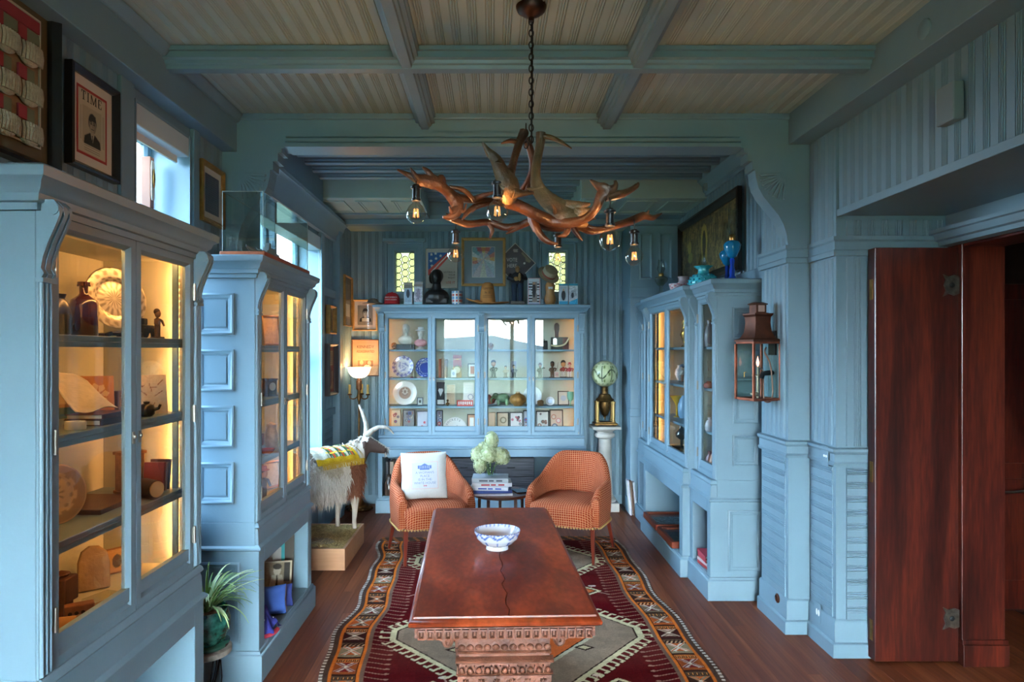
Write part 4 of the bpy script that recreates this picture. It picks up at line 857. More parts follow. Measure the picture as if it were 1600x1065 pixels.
pb = Cv(S_, S_, .012, '#b9b9b7').build('pillow_back', pl_, (0, 0, 0), rt, CLOTHP, puff(1)); pb.data.polygons.foreach_set('use_smooth', [True]*len(pb.data.polygons))
INKB = M('pale_blue_thread', '#6f80aa', .8)
for i, tx in enumerate(("A WOMAN'S", 'PLACE', 'IS IN THE', 'WHITE HOUSE')): text(tx, .026, pf, (0, -.0605, .205-i*.027), mat=INKB)
# ================================================================== side table, books, vase
sd = T('side_table', 'small round dark wooden table between the orange chairs', 'table', (UX(783, 5.78), 5.78, 0))
MB().lathe([(.0001, .455), (.24, .455), (.252, .462), (.252, .474), (.246, .48), (.0001, .48)], 40).build('table_top', wood('side_table_wood', '#3b1d12', '#6b3a25', 'x', .3, coat=.3), sd, 40)
for i in range(5):
    a = 2*PI*i/5+.35; MB().tube([(.19*math.cos(a), .19*math.sin(a), .456), (.2*math.cos(a), .2*math.sin(a), .0125)], [.02, .014], 4).build('leg', MAT['side_table_wood'], sd, bevel=.002)
MB().lathe([(.20, .15), (.205, .15), (.205, .165), (.20, .165), (.20, .15)], 30, cap=False).build('stretcher_ring', MAT['side_table_wood'], sd)
def book(label, loc, sz, rz, cover, pages='#dcd6c6', group=None, standing=False, rot=None):
    """closed book lying flat: cover boards, spine, page block"""
    w_, d, h = sz; t = T('book', label, 'book', loc, rz, group); t_ = min(.003, h*.15)
    cm = M('cover_'+cover, cover, .45)
    MB().box(-w_/2, w_/2, -d/2, d/2, 0, t_).box(-w_/2, w_/2, -d/2, d/2, h-t_, h).box(-w_/2, w_/2, -d/2-.001, -d/2+t_, 0, h).build('cover', cm, t)
    MB().box(-w_/2+.004, w_/2-.004, -d/2+t_, d/2-.006, t_, h-t_).build('page_block', M('pages', '#d9d3c4', .85, var=.06, vs_=3, stretch=(1, 1, 80)), t)
    if rot: t.rotation_euler = rot
    return t
zb = .48; bx, by = UX(767, 5.72), 5.72
for i, (lab, w_, h, cov, tx, tc_) in enumerate((('lowest book of the stack, white spine', .33, .017, '#c9cad2', None, None), ('second book of the stack, blue spine', .335, .027, '#3d55a2', None, None), ('third book of the stack, white spine with blue title', .31, .030, '#d8d9e0', 'PORTRAITS', '#4a5fb0'), ('fourth book of the stack, red and white spine', .325, .030, '#c9c7c9', 'VOTE 100', '#b03038'), ('top grey book of the stack under the flower vase', .30, .036, '#9fa3a8', 'AMERICA', '#4a4c55'))):
    b_ = book(lab, (bx+random.uniform(-.008, .008), by+random.uniform(-.01, .01), zb), (w_, .23, h), random.uniform(-.12, .12), cov, group='books stacked on the side table')
    if tx:
        for k, (a, e) in enumerate(((-.09, -.02), (-.01, .03), (.05, .10))): MB().box(a, e, -.1168, -.1160, h*.3, h*.7).build('spine_print', M('ink_'+tc_, tc_, .6), b_)
    zb += h+.0005
va = T('flower_vase', 'round glass vase of pale green hydrangeas on the book stack', 'vase', (bx-.005, by+.01, zb))
MB().lathe([(.03, .002), (.045, .004), (.055, .03), (.052, .055), (.04, .075), (.045, .09), (.042, .09), (.037, .075), (.048, .053), (.05, .03), (.04, .01), (.0001, .008)], 24).build('vase_glass', CLR, va, 60)
FLW = M('hydrangea', '#9aa371', .8, var=.12, vs_=30, c2='#b9be9b', sub=.1); STM = M('stem_green', '#5d7a3a', .6, var=.2, vs_=20)
random.seed(5)
for i, (dx, dz, dy, r, e) in enumerate(((-.10, .12, -.03, .062, 1.1), (-.085, .04, -.07, .05, 1.3), (-.01, .13, -.08, .068, 1.0), (.085, .115, -.05, .064, 1.1), (.115, .10, .0, .05, 1.2), (.01, .235, .0, .055, 1.35), (.0, .13, .06, .07, 1.0), (-.055, .17, .01, .05, 1.0))):
    h = MB()
    for k in range(170):
        u_ = random.uniform(-1, 1); a = random.uniform(0, 2*PI); s = math.sqrt(1-u_*u_); n = Vector((s*math.cos(a), s*math.sin(a), u_)); p = Vector((dx+n.x*r, dy+n.y*r, dz+.06+n.z*r*e))
        t1 = n.orthogonal().normalized(); t1.rotate(Matrix.Rotation(random.uniform(0, PI), 3, n)); t2 = n.cross(t1); q = random.uniform(.008, .012)
        h.add([p+t1*q+n*.004, p+t2*q*.7, p-t1*q+n*.004, p-t2*q*.7], [(0, 1, 2, 3)]); h.add([p+t2*q+n*.006, p+t1*q*.7+n*.002, p-t2*q+n*.006, p-t1*q*.7+n*.002], [(0, 1, 2, 3)])
    h.ell((dx, dy, dz+.06), (r*.9, r*.9, r*.9*e), 10, 7); fh = h.build('flower_head', FLW, va)
    MB().tube([(dx*.15, dy*.15, .01), (dx*.35, dy*.35, .08), (dx, dy, dz+.05)], .003, 5).build('stem', STM, va)
ph = T('tablet_computer', 'black flat tablet lying on the round side table', 'tablet', (UX(813, 5.78), 5.79, .4805), .3)
MB().box(-.055, .055, -.08, .08, 0, .009).build('tablet_body', M('black_plastic', '#101214', .25, coat=.4), ph, bevel=.003)
# ================================================================== antler chandelier
CD = 2.78
chn = T('antler_chandelier', 'antler chandelier with bare bulbs hanging over the long table', 'chandelier', (UX(830, CD), CD, CZ))
CO = Vector((UX(830, CD), CD, CZ))
ANT = M('antler_bone', '#38200f', .38, var=.4, vs_=9, c2='#63422a', bump=.6, bs=45, coat=.1)
ANT2 = M('antler_pale_bone', '#463622', .45, var=.35, vs_=8, c2='#776040', bump=.6, bs=45)
MB().lathe([(.0001, .012), (.062, .012), (.062, -.004), (.055, -.02), (.035, -.034), (.012, -.045), (.012, -.06), (.0001, -.06)], 28).build('ceiling_canopy', M('bronze', '#3a2419', .4, .7), chn, 40)
lk = MB().tube([(.009*math.cos(a), 0, .0155*math.sin(a)) for a in [2*PI*k/12 for k in range(13)]], .0024, 6, cap=False).mesh('chain_link', IRON, 60)
zt, zb_ = -.06, VZ(222, CD)-CZ; k = 0
for off, top, bot, st in (((.0, 0), zt, zb_, .024), ((-.020, .03), zt-.42, zb_-.015, .024)):
    z = top
    while z > bot: o = ob('chain_link', lk, chn, (off[0]+(.0 if k % 2 else .0), off[1], z)); o.rotation_euler = (0, 0, PI/2*(k % 2)); z -= st; k += 1
MB().tube([(.006, .006, zt), (.004, .008, -.4), (.002, .008, zb_)], .003, 6).build('power_cord', IRON, chn)
def ant(name, mat, *strokes):
    b = MB()
    for st in strokes:
        pts = [P(u, v, CD+dd)-CO for u, v, dd, *_ in st]; rs = [q[3] for q in st]; fl = [q[4] if len(q) > 4 else 1.0 for q in st]
        n = 5; cp = bez(pts, n); rr = []
        for i in range(len(cp)):
            t = i/n; j = min(int(t), len(rs)-2); f = t-j; r = lerp(rs[j], rs[j+1], f)*.0026; q = lerp(fl[j], fl[j+1], f); rr.append((r, r*q))
        b.tube(cp, rr, 8, flat=(.3, 0, 1))
    return b.build(name, mat, chn, 70)
ant('antler', ANT, [(621, 265, .0, 1.5), (640, 274, .0, 5), (657, 281, .02, 9, .5), (676, 284, .04, 12, .5), (690, 292, .06, 9, .7), (700, 301, .1, 9), (714, 318, .12, 12, .6), (713, 331, .13, 10, .6), (703, 339, .12, 6), (692, 339, .1, 2)],
    [(676, 282, .04, 9, .5), (668, 268, .03, 5), (660, 261, .02, 1.5)], [(652, 279, .0, 5), (646, 270, -.02, 3.5), (641, 262, -.03, 1)], [(684, 286, .05, 8), (690, 277, .06, 5), (694, 290, .1, 5), (700, 299, .1, 6)], [(712, 324, .12, 7), (706, 331, .1, 4), (702, 322, .08, 1.2)])
ant('antler', ANT, [(700, 296, .1, 6), (715, 308, .14, 7), (738, 312, .2, 6), (770, 314, .25, 5), (800, 322, .25, 6)], [(702, 292, .1, 3), (722, 296, .12, 4.5), (735, 306, .14, 4), (740, 314, .18, 3)], [(738, 311, .2, 5), (756, 305, .15, 4), (772, 300, .1, 2)], [(742, 322, .2, 5), (730, 332, .16, 4), (722, 343, .14, 1.5)], [(770, 316, .22, 4), (745, 322, .2, 5), (735, 330, .2, 4)], [(712, 322, .12, 4), (724, 330, .13, 3), (729, 318, .13, 1.2)])
ant('antler', ANT, [(704, 343, .42, 4), (718, 346, .45, 7), (733, 350, .47, 7), (762, 347, .5, 6.5), (789, 355, .5, 7), (812, 352, .5, 7), (830, 345, .46, 7), (850, 342, .42, 6)], [(764, 349, .5, 5), (769, 360, .5, 4), (765, 373, .5, 1.8)], [(812, 354, .5, 5), (800, 360, .5, 4), (791, 365, .5, 1.2)], [(715, 345, .45, 5), (704, 339, .42, 3), (697, 333, .4, 1)])
ant('antler', ANT2, [(754, 222, -.3, 1.5), (762, 235, -.29, 5, .6), (775, 250, -.28, 9, .5), (783, 268, -.26, 12, .45), (794, 288, -.24, 17, .4), (797, 303, -.22, 17, .4), (793, 317, -.2, 9, .7)], [(778, 255, -.28, 6), (779, 247, -.28, 2)], [(800, 300, -.23, 10, .5), (815, 302, -.2, 5), (833, 301, -.16, 2)], [(786, 294, -.25, 5), (779, 288, -.26, 2)])
ant('antler', ANT, [(819, 206, -.02, 8), (811, 224, -.04, 6.5), (803, 250, -.08, 6), (797, 276, -.15, 7), (795, 300, -.2, 9)], [(811, 222, -.04, 4.5), (797, 220, -.06, 3.5), (783, 224, -.08, 1.2)])
ant('antler', M('dark_antler', '#4a2a1c', .4, var=.3, vs_=9, bump=.2, bs=60), [(821, 216, .04, 7), (829, 236, .06, 6), (832, 260, .08, 5.5), (826, 280, .1, 5), (812, 300, .14, 4), (800, 312, .18, 4)], [(828, 278, .1, 4), (822, 300, .12, 4), (812, 302, .14, 2)])
ant('antler', ANT2, [(845, 207, .0, 8), (844, 225, -.0, 7), (839, 251, -.02, 7), (837, 276, -.05, 8), (843, 297, -.07, 13, .5), (862, 317, -.09, 18, .4), (886, 332, -.1, 21, .35), (905, 346, -.1, 12, .45), (918, 352, -.1, 3)], [(884, 322, -.1, 10, .4), (905, 322, -.1, 8, .5), (922, 318, -.1, 2)], [(897, 333, -.1, 12, .4), (914, 330, -.1, 7, .6), (924, 326, -.1, 1.5)], [(846, 212, 0, 4.5), (862, 215, -.02, 4), (877, 222, -.04, 3.2), (893, 232, -.06, 1)], [(846, 293, -.07, 6), (834, 296, -.08, 4), (823, 294, -.09, 1)], [(866, 336, -.1, 4), (867, 328, -.14, 3), (863, 318, -.18, 1)])
ant('antler', ANT, [(792, 315, -.18, 10), (812, 322, -.16, 9), (836, 334, -.14, 9), (860, 345, -.1, 10), (890, 348, -.12, 8), (915, 341, -.16, 6.5), (931, 325, -.2, 6.5), (938, 308, -.22, 9, .6), (943, 296, -.22, 12, .5), (934, 290, -.22, 6), (922, 281, -.22, 1.5)], [(940, 300, -.22, 11, .5), (956, 296, -.22, 7), (962, 289, -.22, 4), (961, 282, -.22, 2)], [(946, 305, -.22, 9, .6), (970, 303, -.2, 6), (985, 297, -.18, 4.5), (995, 290, -.17, 4), (998, 285, -.17, 1.5)])
ant('antler', ANT, [(832, 335, .0, 7), (838, 355, -.02, 6.5), (848, 371, -.03, 5.5), (860, 379, -.03, 4), (872, 381, -.03, 1.5)], [(884, 345, -.06, 6), (887, 358, -.08, 5), (882, 367, -.1, 4), (872, 369, -.11, 1.2)], [(893, 352, .02, 5.5), (902, 366, .02, 4), (910, 376, .02, 1.5)], [(832, 336, .03, 10), (850, 346, .03, 13), (872, 352, .03, 11), (895, 352, .04, 8)], [(828, 325, .06, 7), (833, 345, .08, 8), (836, 362, .08, 3)])
ant('antler', ANT, [(866, 352, .1, 9), (900, 352, .12, 7), (925, 361, .15, 6), (960, 353, .2, 6), (988, 344, .25, 7, .6), (1006, 337, .28, 7, .5), (1020, 340, .3, 5), (1034, 333, .32, 1.2)], [(1002, 338, .28, 5), (1011, 334, .29, 4), (1014, 328, .29, 1.2)], [(900, 345, .14, 4), (925, 356, .14, 4), (945, 356, .14, 1.5)], [(895, 350, .1, 4), (915, 345, .08, 3), (931, 341, .06, 1)])
bulbg = glass('bulb_glass', '#fdfaf4', 1.5, 3.0)
bp = MB().lathe([(.0125, .062), (.013, .05), (.016, .042), (.028, .030), (.0375, .012), (.040, 0), (.0375, -.014), (.030, -.0265), (.018, -.0357), (.0001, -.040)], 24, cap=False).mesh('bulb_glass', bulbg, 80)
fp = MB()
for i in range(6):
    a = 2*PI*i/6; fp.tube([(.008*math.cos(a), .008*math.sin(a), .020), (.011*math.cos(a), .011*math.sin(a), -.014)], .0009, 5)
fm = fp.mesh('filament', emitter('filament_glow', '#ff9a55', 3.0)); sm = MB().tube([(0, 0, .05), (0, 0, .02)], .003, 6).lathe([(.006, .02), (.007, .012), (.002, .006), (.0001, .004)], 8).mesh('bulb_stem', CLR, 60)
sk = MB().lathe([(.0001, .118), (.012, .118), (.015, .113), (.022, .110), (.022, .102), (.0155, .100), (.0155, .062), (.019, .060), (.019, .052), (.014, .050), (.0001, .050)], 18).mesh('socket', M('black_bakelite', '#15171a', .3, coat=.3), 40)
for u, v, dd, top in ((650, 334, -.03, 287), (777, 331, -.25, 285), (712, 397, .50, 346), (872, 403, .48, 378), (953, 375, -.24, 313), (991, 401, .18, 346)):
    c = P(u, v, CD+dd)-CO; pn = ob('pendant_bulb', sk, chn, c)
    ob('glass_globe', bp, pn); ob('filament', fm, pn); ob('bulb_stem', sm, pn)
    bl = bpy.data.lights.new('filament_light', 'POINT'); bl.energy = 3.5; bl.color = lin('#ffb472'); bl.shadow_soft_size = .012; bo = bpy.data.objects.new('filament_light', bl); COL.objects.link(bo); bo.parent = pn
    tz = P(u, top, CD+dd).z-CO.z-c.z; MB().tube([(0, 0, .115), (0, 0, tz), (.0, .01, tz+.012)], .0022, 6).build('cord', IRON, pn)
# ================================================================== torchiere lamp in the nook
fx_, fy = UX(561, 7.2), 7.2
tl = T('floor_lamp', 'lit brass torchiere floor lamp with a white bowl shade', 'lamp', (fx_, fy, 0))
MB().lathe([(.0001, .0), (.13, .0), (.14, .015), (.13, .03), (.11, .035), (.10, .055), (.06, .07), (.04, .10), (.025, .13), (.014, .17), (.012, .62), (.018, .64), (.012, .66), (.011, 1.12), (.017, 1.15), (.024, 1.19), (.016, 1.22), (.012, 1.27)], 22).build('stand', DBRASS, tl, 40)
for k in range(6): a = 2*PI*k/6; MB().ell((.12*math.cos(a), .12*math.sin(a), .02), (.03, .03, .022), 10, 6).build('foot_scroll', DBRASS, tl, 60)
MB().lathe([(.012, 1.25), (.03, 1.27), (.03, 1.36), (.02, 1.365), (.02, 1.40), (.0001, 1.40)], 14).build('socket_cup', M('worn_bronze', '#8a5a3a', .4, .6), tl, 40)
OPAL = M('lit_opal_glass', '#ffe7bd', .3, emit=3.2)
MB().lathe([(.03, 1.385), (.055, 1.39), (.085, 1.41), (.108, 1.445), (.122, 1.49), (.128, 1.493), (.124, 1.497), (.117, 1.49), (.102, 1.447), (.08, 1.416), (.05, 1.398), (.0001, 1.395)], 32).build('bowl_shade', OPAL, tl, 60)
for k in range(3):
    a = math.radians(-90+k*120+30); ca, sa = math.cos(a), math.sin(a)
    if k == 0: ca, sa = .98, -.2
    if k == 1: ca, sa = -.98, -.2
    if k == 2: ca, sa = .1, .99
    ar_ = MB().tube(bez([(0, 0, 1.20), (.05*ca, .05*sa, 1.165), (.092*ca, .092*sa, 1.175), (.098*ca, .098*sa, 1.21)], 5), .007, 7).lathe([(.0001, 1.2), (.022, 1.205), (.026, 1.215), (.012, 1.222)], 12, (.098*ca, .098*sa, 0)).build('candle_arm', DBRASS, tl, 60)
    MB().lathe([(.013, 1.215), (.013, 1.315), (.0001, 1.317)], 12, (.098*ca, .098*sa, 0)).build('candle_sleeve', M('ivory_sleeve', '#d8b565', .5), ar_, 60)
    MB().lathe([(.007, 1.315), (.014, 1.34), (.013, 1.36), (.004, 1.385), (.0001, 1.39)], 10, (.098*ca, .098*sa, 0)).build('candle_bulb', CLR, ar_, 60)
l = bpy.data.lights.new('torchiere_bulb', 'POINT'); l.energy = 8; l.color = lin('#ffba70'); l.shadow_soft_size = .05; lo = bpy.data.objects.new('torchiere_bulb', l); COL.objects.link(lo); lo.parent = tl; lo.location = (0, 0, 1.465)
# ================================================================== pedestal and globe lamp
px, py = UX(945, 7.2), 7.2
MARB = M('marble', '#a8a197', .3, var=.12, vs_=7, c2='#bcb6ac', coat=.2)
pd_ = T('marble_pedestal', 'pale marble column pedestal beside the empty orange chair', 'pedestal', (px, py, 0))
MB().box(-.13, .13, -.13, .13, 0, .09).lathe([(.115, .09), (.12, .11), (.105, .13), (.09, .14), (.09, .16), (.0001, .16)], 24).build('pedestal_base', MARB, pd_, 40, bevel=.004)
MB().lathe([(.082, .155), (.074, .3), (.070, .62), (.067, .755), (.0001, .755)], 28).build('shaft', MARB, pd_, 40)
MB().lathe([(.07, .75), (.10, .765), (.108, .785), (.10, .805), (.08, .815), (.085, .825), (.11, .84), (.115, .855), (.0001, .855)], 28).box(-.145, .145, -.145, .145, .855, .885).build('capital', MARB, pd_, 40, bevel=.004)
gl_ = T('globe_oil_lamp', 'antique brass oil lamp with a painted green globe on the pedestal', 'lamp', (px, py, .885))
MB().box(-.12, .12, -.10, .10, .012, .03).box(-.10, .10, -.085, .085, .03, .042).build('lamp_foot', DBRASS, gl_, bevel=.004)
for sx in (-1, 1):
    for sy in (-1, 1):
        MB().lathe([(.02, .042), (.02, .055), (.015, .06), (.014, .23), (.02, .235), (.02, .255), (.0001, .258)], 12, (sx*.082, sy*.06, 0)).build('column', M('lamp_column_gold', '#b08d55', .35, .7), gl_, 40); MB().ell((sx*.09, sy*.075, .012), (.022, .022, .012), 8, 6).build('paw_foot', DBRASS, gl_, 60)
MB().lathe([(.0001, .055), (.006, .06), (.006, .075), (.014, .085), (.012, .095), (.03, .115), (.052, .16), (.062, .215), (.066, .25), (.09, .262), (.095, .275), (.075, .29), (.062, .31), (.058, .325), (.035, .335), (.03, .36), (.034, .37), (.03, .38), (.03, .40), (.036, .41), (.0001, .41)], 28).build('font', DBRASS, gl_, 40)
def gcol(a, t):
    z = (t-.5)*PI; lat = z; s1 = math.sin(a*4+1); q = abs(lat-.35*math.sin(a*4))
    if abs(lat) > 1.12: return '#b5b58a'
    if q < .07 or (abs(math.cos(a*4))*1.0 < .12 and abs(lat) < .75): return '#2f3a22'
    if abs(abs(lat)-.95) < .05 and math.sin(a*12) > 0: return '#48522e'
    if math.sin(a*8)*math.cos(lat*5) > .8: return '#6d7a45'
    return '#b9c191' if s1 > -.2 else '#c9cda4'
ring_print([(max(.0001, .138*math.sin(PI*j/40)), .545-.138*math.cos(PI*j/40)) for j in range(2, 39)], 80, gcol, attr_mat('painted_glass', .3, coat=.3), 'globe', gl_)
MB().lathe([(.022, .67), (.02, .70), (.02, .735), (.021, .737)], 16, cap=False).build('chimney', CLR, gl_, 60)
# ================================================================== copper lantern on the pilaster
lx, ly, lz = UX(1184, 4.22), 4.22, VZ(624, 4.22)
ln = T('gas_lantern', 'copper gas lantern bracketed to the blue pilaster', 'lantern', (lx, ly, lz), math.radians(14))
h = .092; HB = .345
fr = MB()
for z in (0, HB): fr.sweep([(-h, -h), (h, -h), (h, h), (-h, h)], [(0, z), (0, z+.014), (-.014, z+.014), (-.014, z)], True)
for a in (-1, 1):
    for b in (-1, 1): fr.box(a*h-.007, a*h+.007, b*h-.007, b*h+.007, 0, HB)
fr.build('lantern_frame', COPPER, ln, bevel=.0015, seg=1)
for i in range(4):
    o = MB().box(-h+.008, h-.008, -h-.0015, -h+.0005, .014, HB).build('pane', CLR, ln); o.rotation_euler = (0, 0, i*PI/2)
MB().box(-h+.01, h-.01, -h+.01, h-.01, -.004, .004).build('floor_plate', COPPER, ln)
rf = MB(); pr = [(.10, HB+.012), (.098, HB+.024), (.075, HB+.035), (.058, HB+.07), (.052, HB+.13), (.055, HB+.165), (.064, HB+.178), (.064, HB+.186), (.04, HB+.188)]
g = [[(sx*r, sy*r, z) for r, z in pr] for sx, sy in ((-1, -1), (1, -1), (1, 1), (-1, 1))]; rf.surf(g, closed=True); rf.box(-.045, .045, -.045, .045, HB+.182, HB+.19).build('roof', DCOPPER, ln, 25)
MB().box(-.036, .036, -.036, .036, HB+.188, HB+.24).build('chimney_box', DCOPPER, ln, bevel=.003); MB().box(-.022, .022, -.038, .038, HB+.196, HB+.236).build('vent_pane', M('pale_vent', '#c9a99c', .4), ln)
rf2 = MB().lathe([(.058, HB+.24), (.06, HB+.245), (.03, HB+.256), (.0001, HB+.258)], 16).build('chimney_cap', DCOPPER, ln, 40)
MB().tube([(0, 0, .0), (0, 0, .15)], .008, 8).tube([(-.04, 0, .15), (.05, 0, .15)], .006, 8).tube([(.05, 0, .15), (.055, 0, .165), (.012, 0, .2)], .004, 6).lathe([(.006, .15), (.006, .205), (.0001, .206)], 8).ell((-.02, 0, .035), (.03, .03, .014), 8, 6).build('burner', M('burner_brass', '#9a8c78', .35, .8), ln, 60)
MB().lathe([(.0001, .2), (.007, .215), (.009, .228), (.004, .25), (.0001, .268)], 10).build('flame', emitter('flame_glow', '#ff9a78', 6), ln, 60)
MB().tube([(-h-.004, -.02, .17), (-h-.016, -.02, .17), (-h-.016, -.02, .14)], .003, 5).build('door_catch', BRASS, ln)
rzi = Matrix.Rotation(-math.radians(14), 4, 'Z'); LOC = Vector((lx, ly, lz))
def L2(x, y, z): return tuple(rzi @ (Vector((x, y, z))-LOC))
MB().tube([L2(lx, ly, lz+HB+.01), L2(1.735, ly+.02, lz+HB+.014)], .009, 8).build('bracket_arm', IRON, ln)
bpz = lz+HB+.0; mp_ = MB(); k0 = 0; mp_.box(1.733, 1.741, ly-.03, ly+.075, bpz-.07, bpz+.08); mp_.xf(rzi @ Matrix.Translation(-LOC)).build('wall_plate', IRON, ln)
MB().tube([L2(*p) for p in bez([(1.69, ly+.0, bpz-.02), (1.68, ly, bpz-.05), (1.70, ly, bpz-.09), (1.715, ly, bpz-.13), (1.72, ly-.01, bpz-.2), (1.725, ly-.01, bpz-.3), (1.715, ly-.01, bpz-.35), (1.69, ly-.01, bpz-.36), (1.67, ly-.01, bpz-.34), (1.668, ly-.01, bpz-.26), (1.672, ly, bpz-.21)], 5)], .005, 7).build('gas_tube', M('tube_copper', '#9c7264', .35, .8), ln, 60)
MB().tube([L2(1.662, ly, bpz-.215), L2(1.668, ly, bpz-.185), L2(1.70, ly, bpz-.18), L2(1.735, ly+.02, bpz-.18)], [.014, .017, .017, .015], 9).build('pipe_elbow', IRON, ln, 60)
# ================================================================== mounted horned goat on a straw plinth
gb = T('straw_plinth', 'low pale wooden box of straw under the horned animal', 'plinth', (-1.353, 5.578, 0))
MB().sweep([(-.228, -.383), (.228, -.383), (.228, .383), (-.228, .383)], [(0, 0), (0, .165), (-.02, .165), (-.02, 0)], True).box(-.21, .21, -.365, .365, .02, .12).build('plinth_box', PINE, gb, bevel=.002, seg=1)
sw = Cv(.41, .73, .012, '#b0935c'); sw.noise(.35, 1); sw.noise(.2, 4); sw.ell(.20, .14, .12, .09, '#8b8477', .6)
so_ = sw.build('straw_bed', gb, (0, -.365, .145), mat=attr_mat('straw', .95, bump=.8, bs=90), fn=lambda v: np.stack([v[:, 0], v[:, 2], .012+.03*np.exp(-((v[:, 0]+.02)**2/.02+(v[:, 2]-.15)**2/.03))+.008*np.random.rand(len(v))], 1))
stw = MB(); random.seed(11)
for i in range(900):
    x, y = random.uniform(-.2, .2), random.uniform(-.355, .355); a = random.uniform(0, PI); L_ = random.uniform(.015, .04); z = .16+.03*math.exp(-((x+.02)**2/.02+(y+.215)**2/.03)); d = Vector((math.cos(a)*L_, math.sin(a)*L_, random.uniform(-.006, .012))); n = Vector((-d.y, d.x, 0)).normalized()*.0016
    x = max(-.16, min(.16, x)); p = Vector((x, max(-.31, min(.31, y)), z)); stw.add([p-d+n, p+d+n, p+d-n, p-d-n], [(0, 1, 2, 3)], random.choice(('#c9aa6a', '#a88850', '#dcc386', '#8f7648')))
tag(stw.build('straw', MAT['straw'], gb), kind='stuff')
# goat: local x = forward; one continuous body
GA = math.radians(52); gt = T('mounted_goat', 'shaggy white and brown taxidermy goat with curved horns, standing on straw', 'goat', (-1.37, 5.53, .172), GA); gt.scale = (1.06,)*3
b = MB()
b.ell((-.03, 0, .47), (.33, .165, .175)).ell((-.22, 0, .49), (.165, .16, .175)).ell((.18, 0, .47), (.17, .145, .19)).ell((-.02, 0, .42), (.26, .17, .15))
b.tube([(.22, 0, .50), (.31, 0, .57), (.37, -.01, .635)], [.125, .10, .075], 12)
H = Vector((.405, -.035, .665)); hd = Vector((.60, -.72, -.34)).normalized()          # head turned to its right
b.ell(H, (.07, .065, .07)); b.tube([H, H+hd*.07, H+hd*.135, H+hd*.165], [.066, .053, .038, .03], 12)
legs = [(.19, .075, 0), (.23, -.08, 1), (-.26, .085, 2), (-.24, -.085, 3)]
for x, y, k in legs:
    if k < 2: b.tube([(x-.02, y*.8, .42), (x, y, .30), (x+.012, y, .19), (x+.004, y, .09), (x+.008, y, .02)], [.07, .048, .026, .019, .022], 10)
    else: b.tube([(x+.03, y*.8, .44), (x+.05, y, .31), (x-.045, y, .20), (x-.02, y, .09), (x-.01, y, .02)], [.10, .062, .027, .02, .022], 10)
body = baked(b.build('body', attr_mat('goat_hide', .9), gt), .011, 3)
for q, y in ((.155, -.19),): pass
me = body.data; nv = len(me.vertices); co = np.empty(nv*3); me.vertices.foreach_get('co', co); co = co.reshape(-1, 3)
def goatcol(p):
    x, y, z = p
    w_ = math.sin(x*11+y*9)+math.sin(z*13-y*14+1)*.9
    if z < .025: return '#2a231e'
    hh = (Vector(p)-H).dot(hd)
    if (Vector(p)-H-hd*.06).length < .15 and x > .33:
        return '#b9b2a6' if abs((Vector(p)-H).dot(Vector((hd.y, -hd.x, 0)).normalized())) < .018 or hh < .0 else '#3c2a22'
    if z < .27: return '#ab9f90'
    if x > .14 and -.2 < y < .03 and .33 < z < .56 and w_ > -.5: return '#74432a'
    if x < -.30 and z < .46: return '#4c2f22'
    if x > .1 and w_ > .9: return '#7d4b30'
    return '#c2b7a8' if w_ > -.9 else '#a3947f'
at = me.color_attributes.new('Col', 'FLOAT_COLOR', 'POINT'); at.data.foreach_set('color', np.array([(*lin(goatcol(p)), 1) for p in co]).ravel())
no = np.empty(nv*3); me.vertices.foreach_get('normal', no); no = no.reshape(-1, 3)
fl_ = MB(); rng = random.Random(4)
for i in range(nv):
    p, n = Vector(co[i]), Vector(no[i])
    if p.z < .30 or (p-H).length < .16 and (p-H).dot(hd) > -.05: continue
    if rng.random() > .8: continue
    L_ = rng.uniform(.025, .075)*(1.35 if p.z < .5 else .75); t = n.orthogonal().normalized(); t.rotate(Matrix.Rotation(rng.uniform(0, 6.28), 3, n)); w2 = rng.uniform(.003, .007)
    d = (n*.55+Vector((-.35, 0, -.75 if p.z < .6 else -.25))+Vector((rng.uniform(-.3, .3), rng.uniform(-.3, .3), rng.uniform(-.2, .2)))).normalized(); m = p+d*L_*.5+n*.008
    fl_.add([p-t*w2, p+t*w2, m+t*w2*.9, m-t*w2*.9, p+d*L_+Vector((0, 0, -.012))], [(0, 1, 2, 3), (3, 2, 4)], goatcol(co[i]))
tag(fl_.build('fleece', MAT['goat_hide'], gt), kind='stuff')
HORN = M('horn', '#857b6e', .5, var=.25, vs_=25, c2='#a89f92', bump=.35, bs=70)
up_ = Vector((0, 0, 1)); sd_ = hd.cross(up_).normalized()
h0_ = H+Vector((0, 0, .055))-hd*.01
MB().tube(bez([h0_-sd_*.022, h0_-sd_*.03+up_*.08, h0_-sd_*.045+up_*.16-hd*.03, h0_-sd_*.075+up_*.225-hd*.07], 5), [.027-.0012*i for i in range(16)], 10).build('horn', HORN, gt, 70)
wx = Matrix.Rotation(-GA, 3, 'Z') @ Vector((1, 0, 0))
MB().tube(bez([h0_+sd_*.012, h0_+wx*.05+up_*.045, h0_+wx*.11+up_*.075, h0_+wx*.18+up_*.065, h0_+wx*.225+up_*.02], 5), [.027-.00105*i for i in range(21)], 10).build('horn', HORN, gt, 70)
for s in (-1, 1):
    e = H-hd*.005+sd_*s*.062+up_*.02; MB().tube([e, e+sd_*s*.04-up_*.005, e+sd_*s*.085-up_*.04], [(.012, .008), (.022, .007), (.006, .003)], 8).build('ear', M('ear_brown', '#4a342a', .9), gt, 60)
    MB().ell(H+hd*.055+sd_*s*.044+up_*.015, .009, 8, 6).build('eye', M('eye_black', '#0c0a08', .1, coat=1), gt, 60)
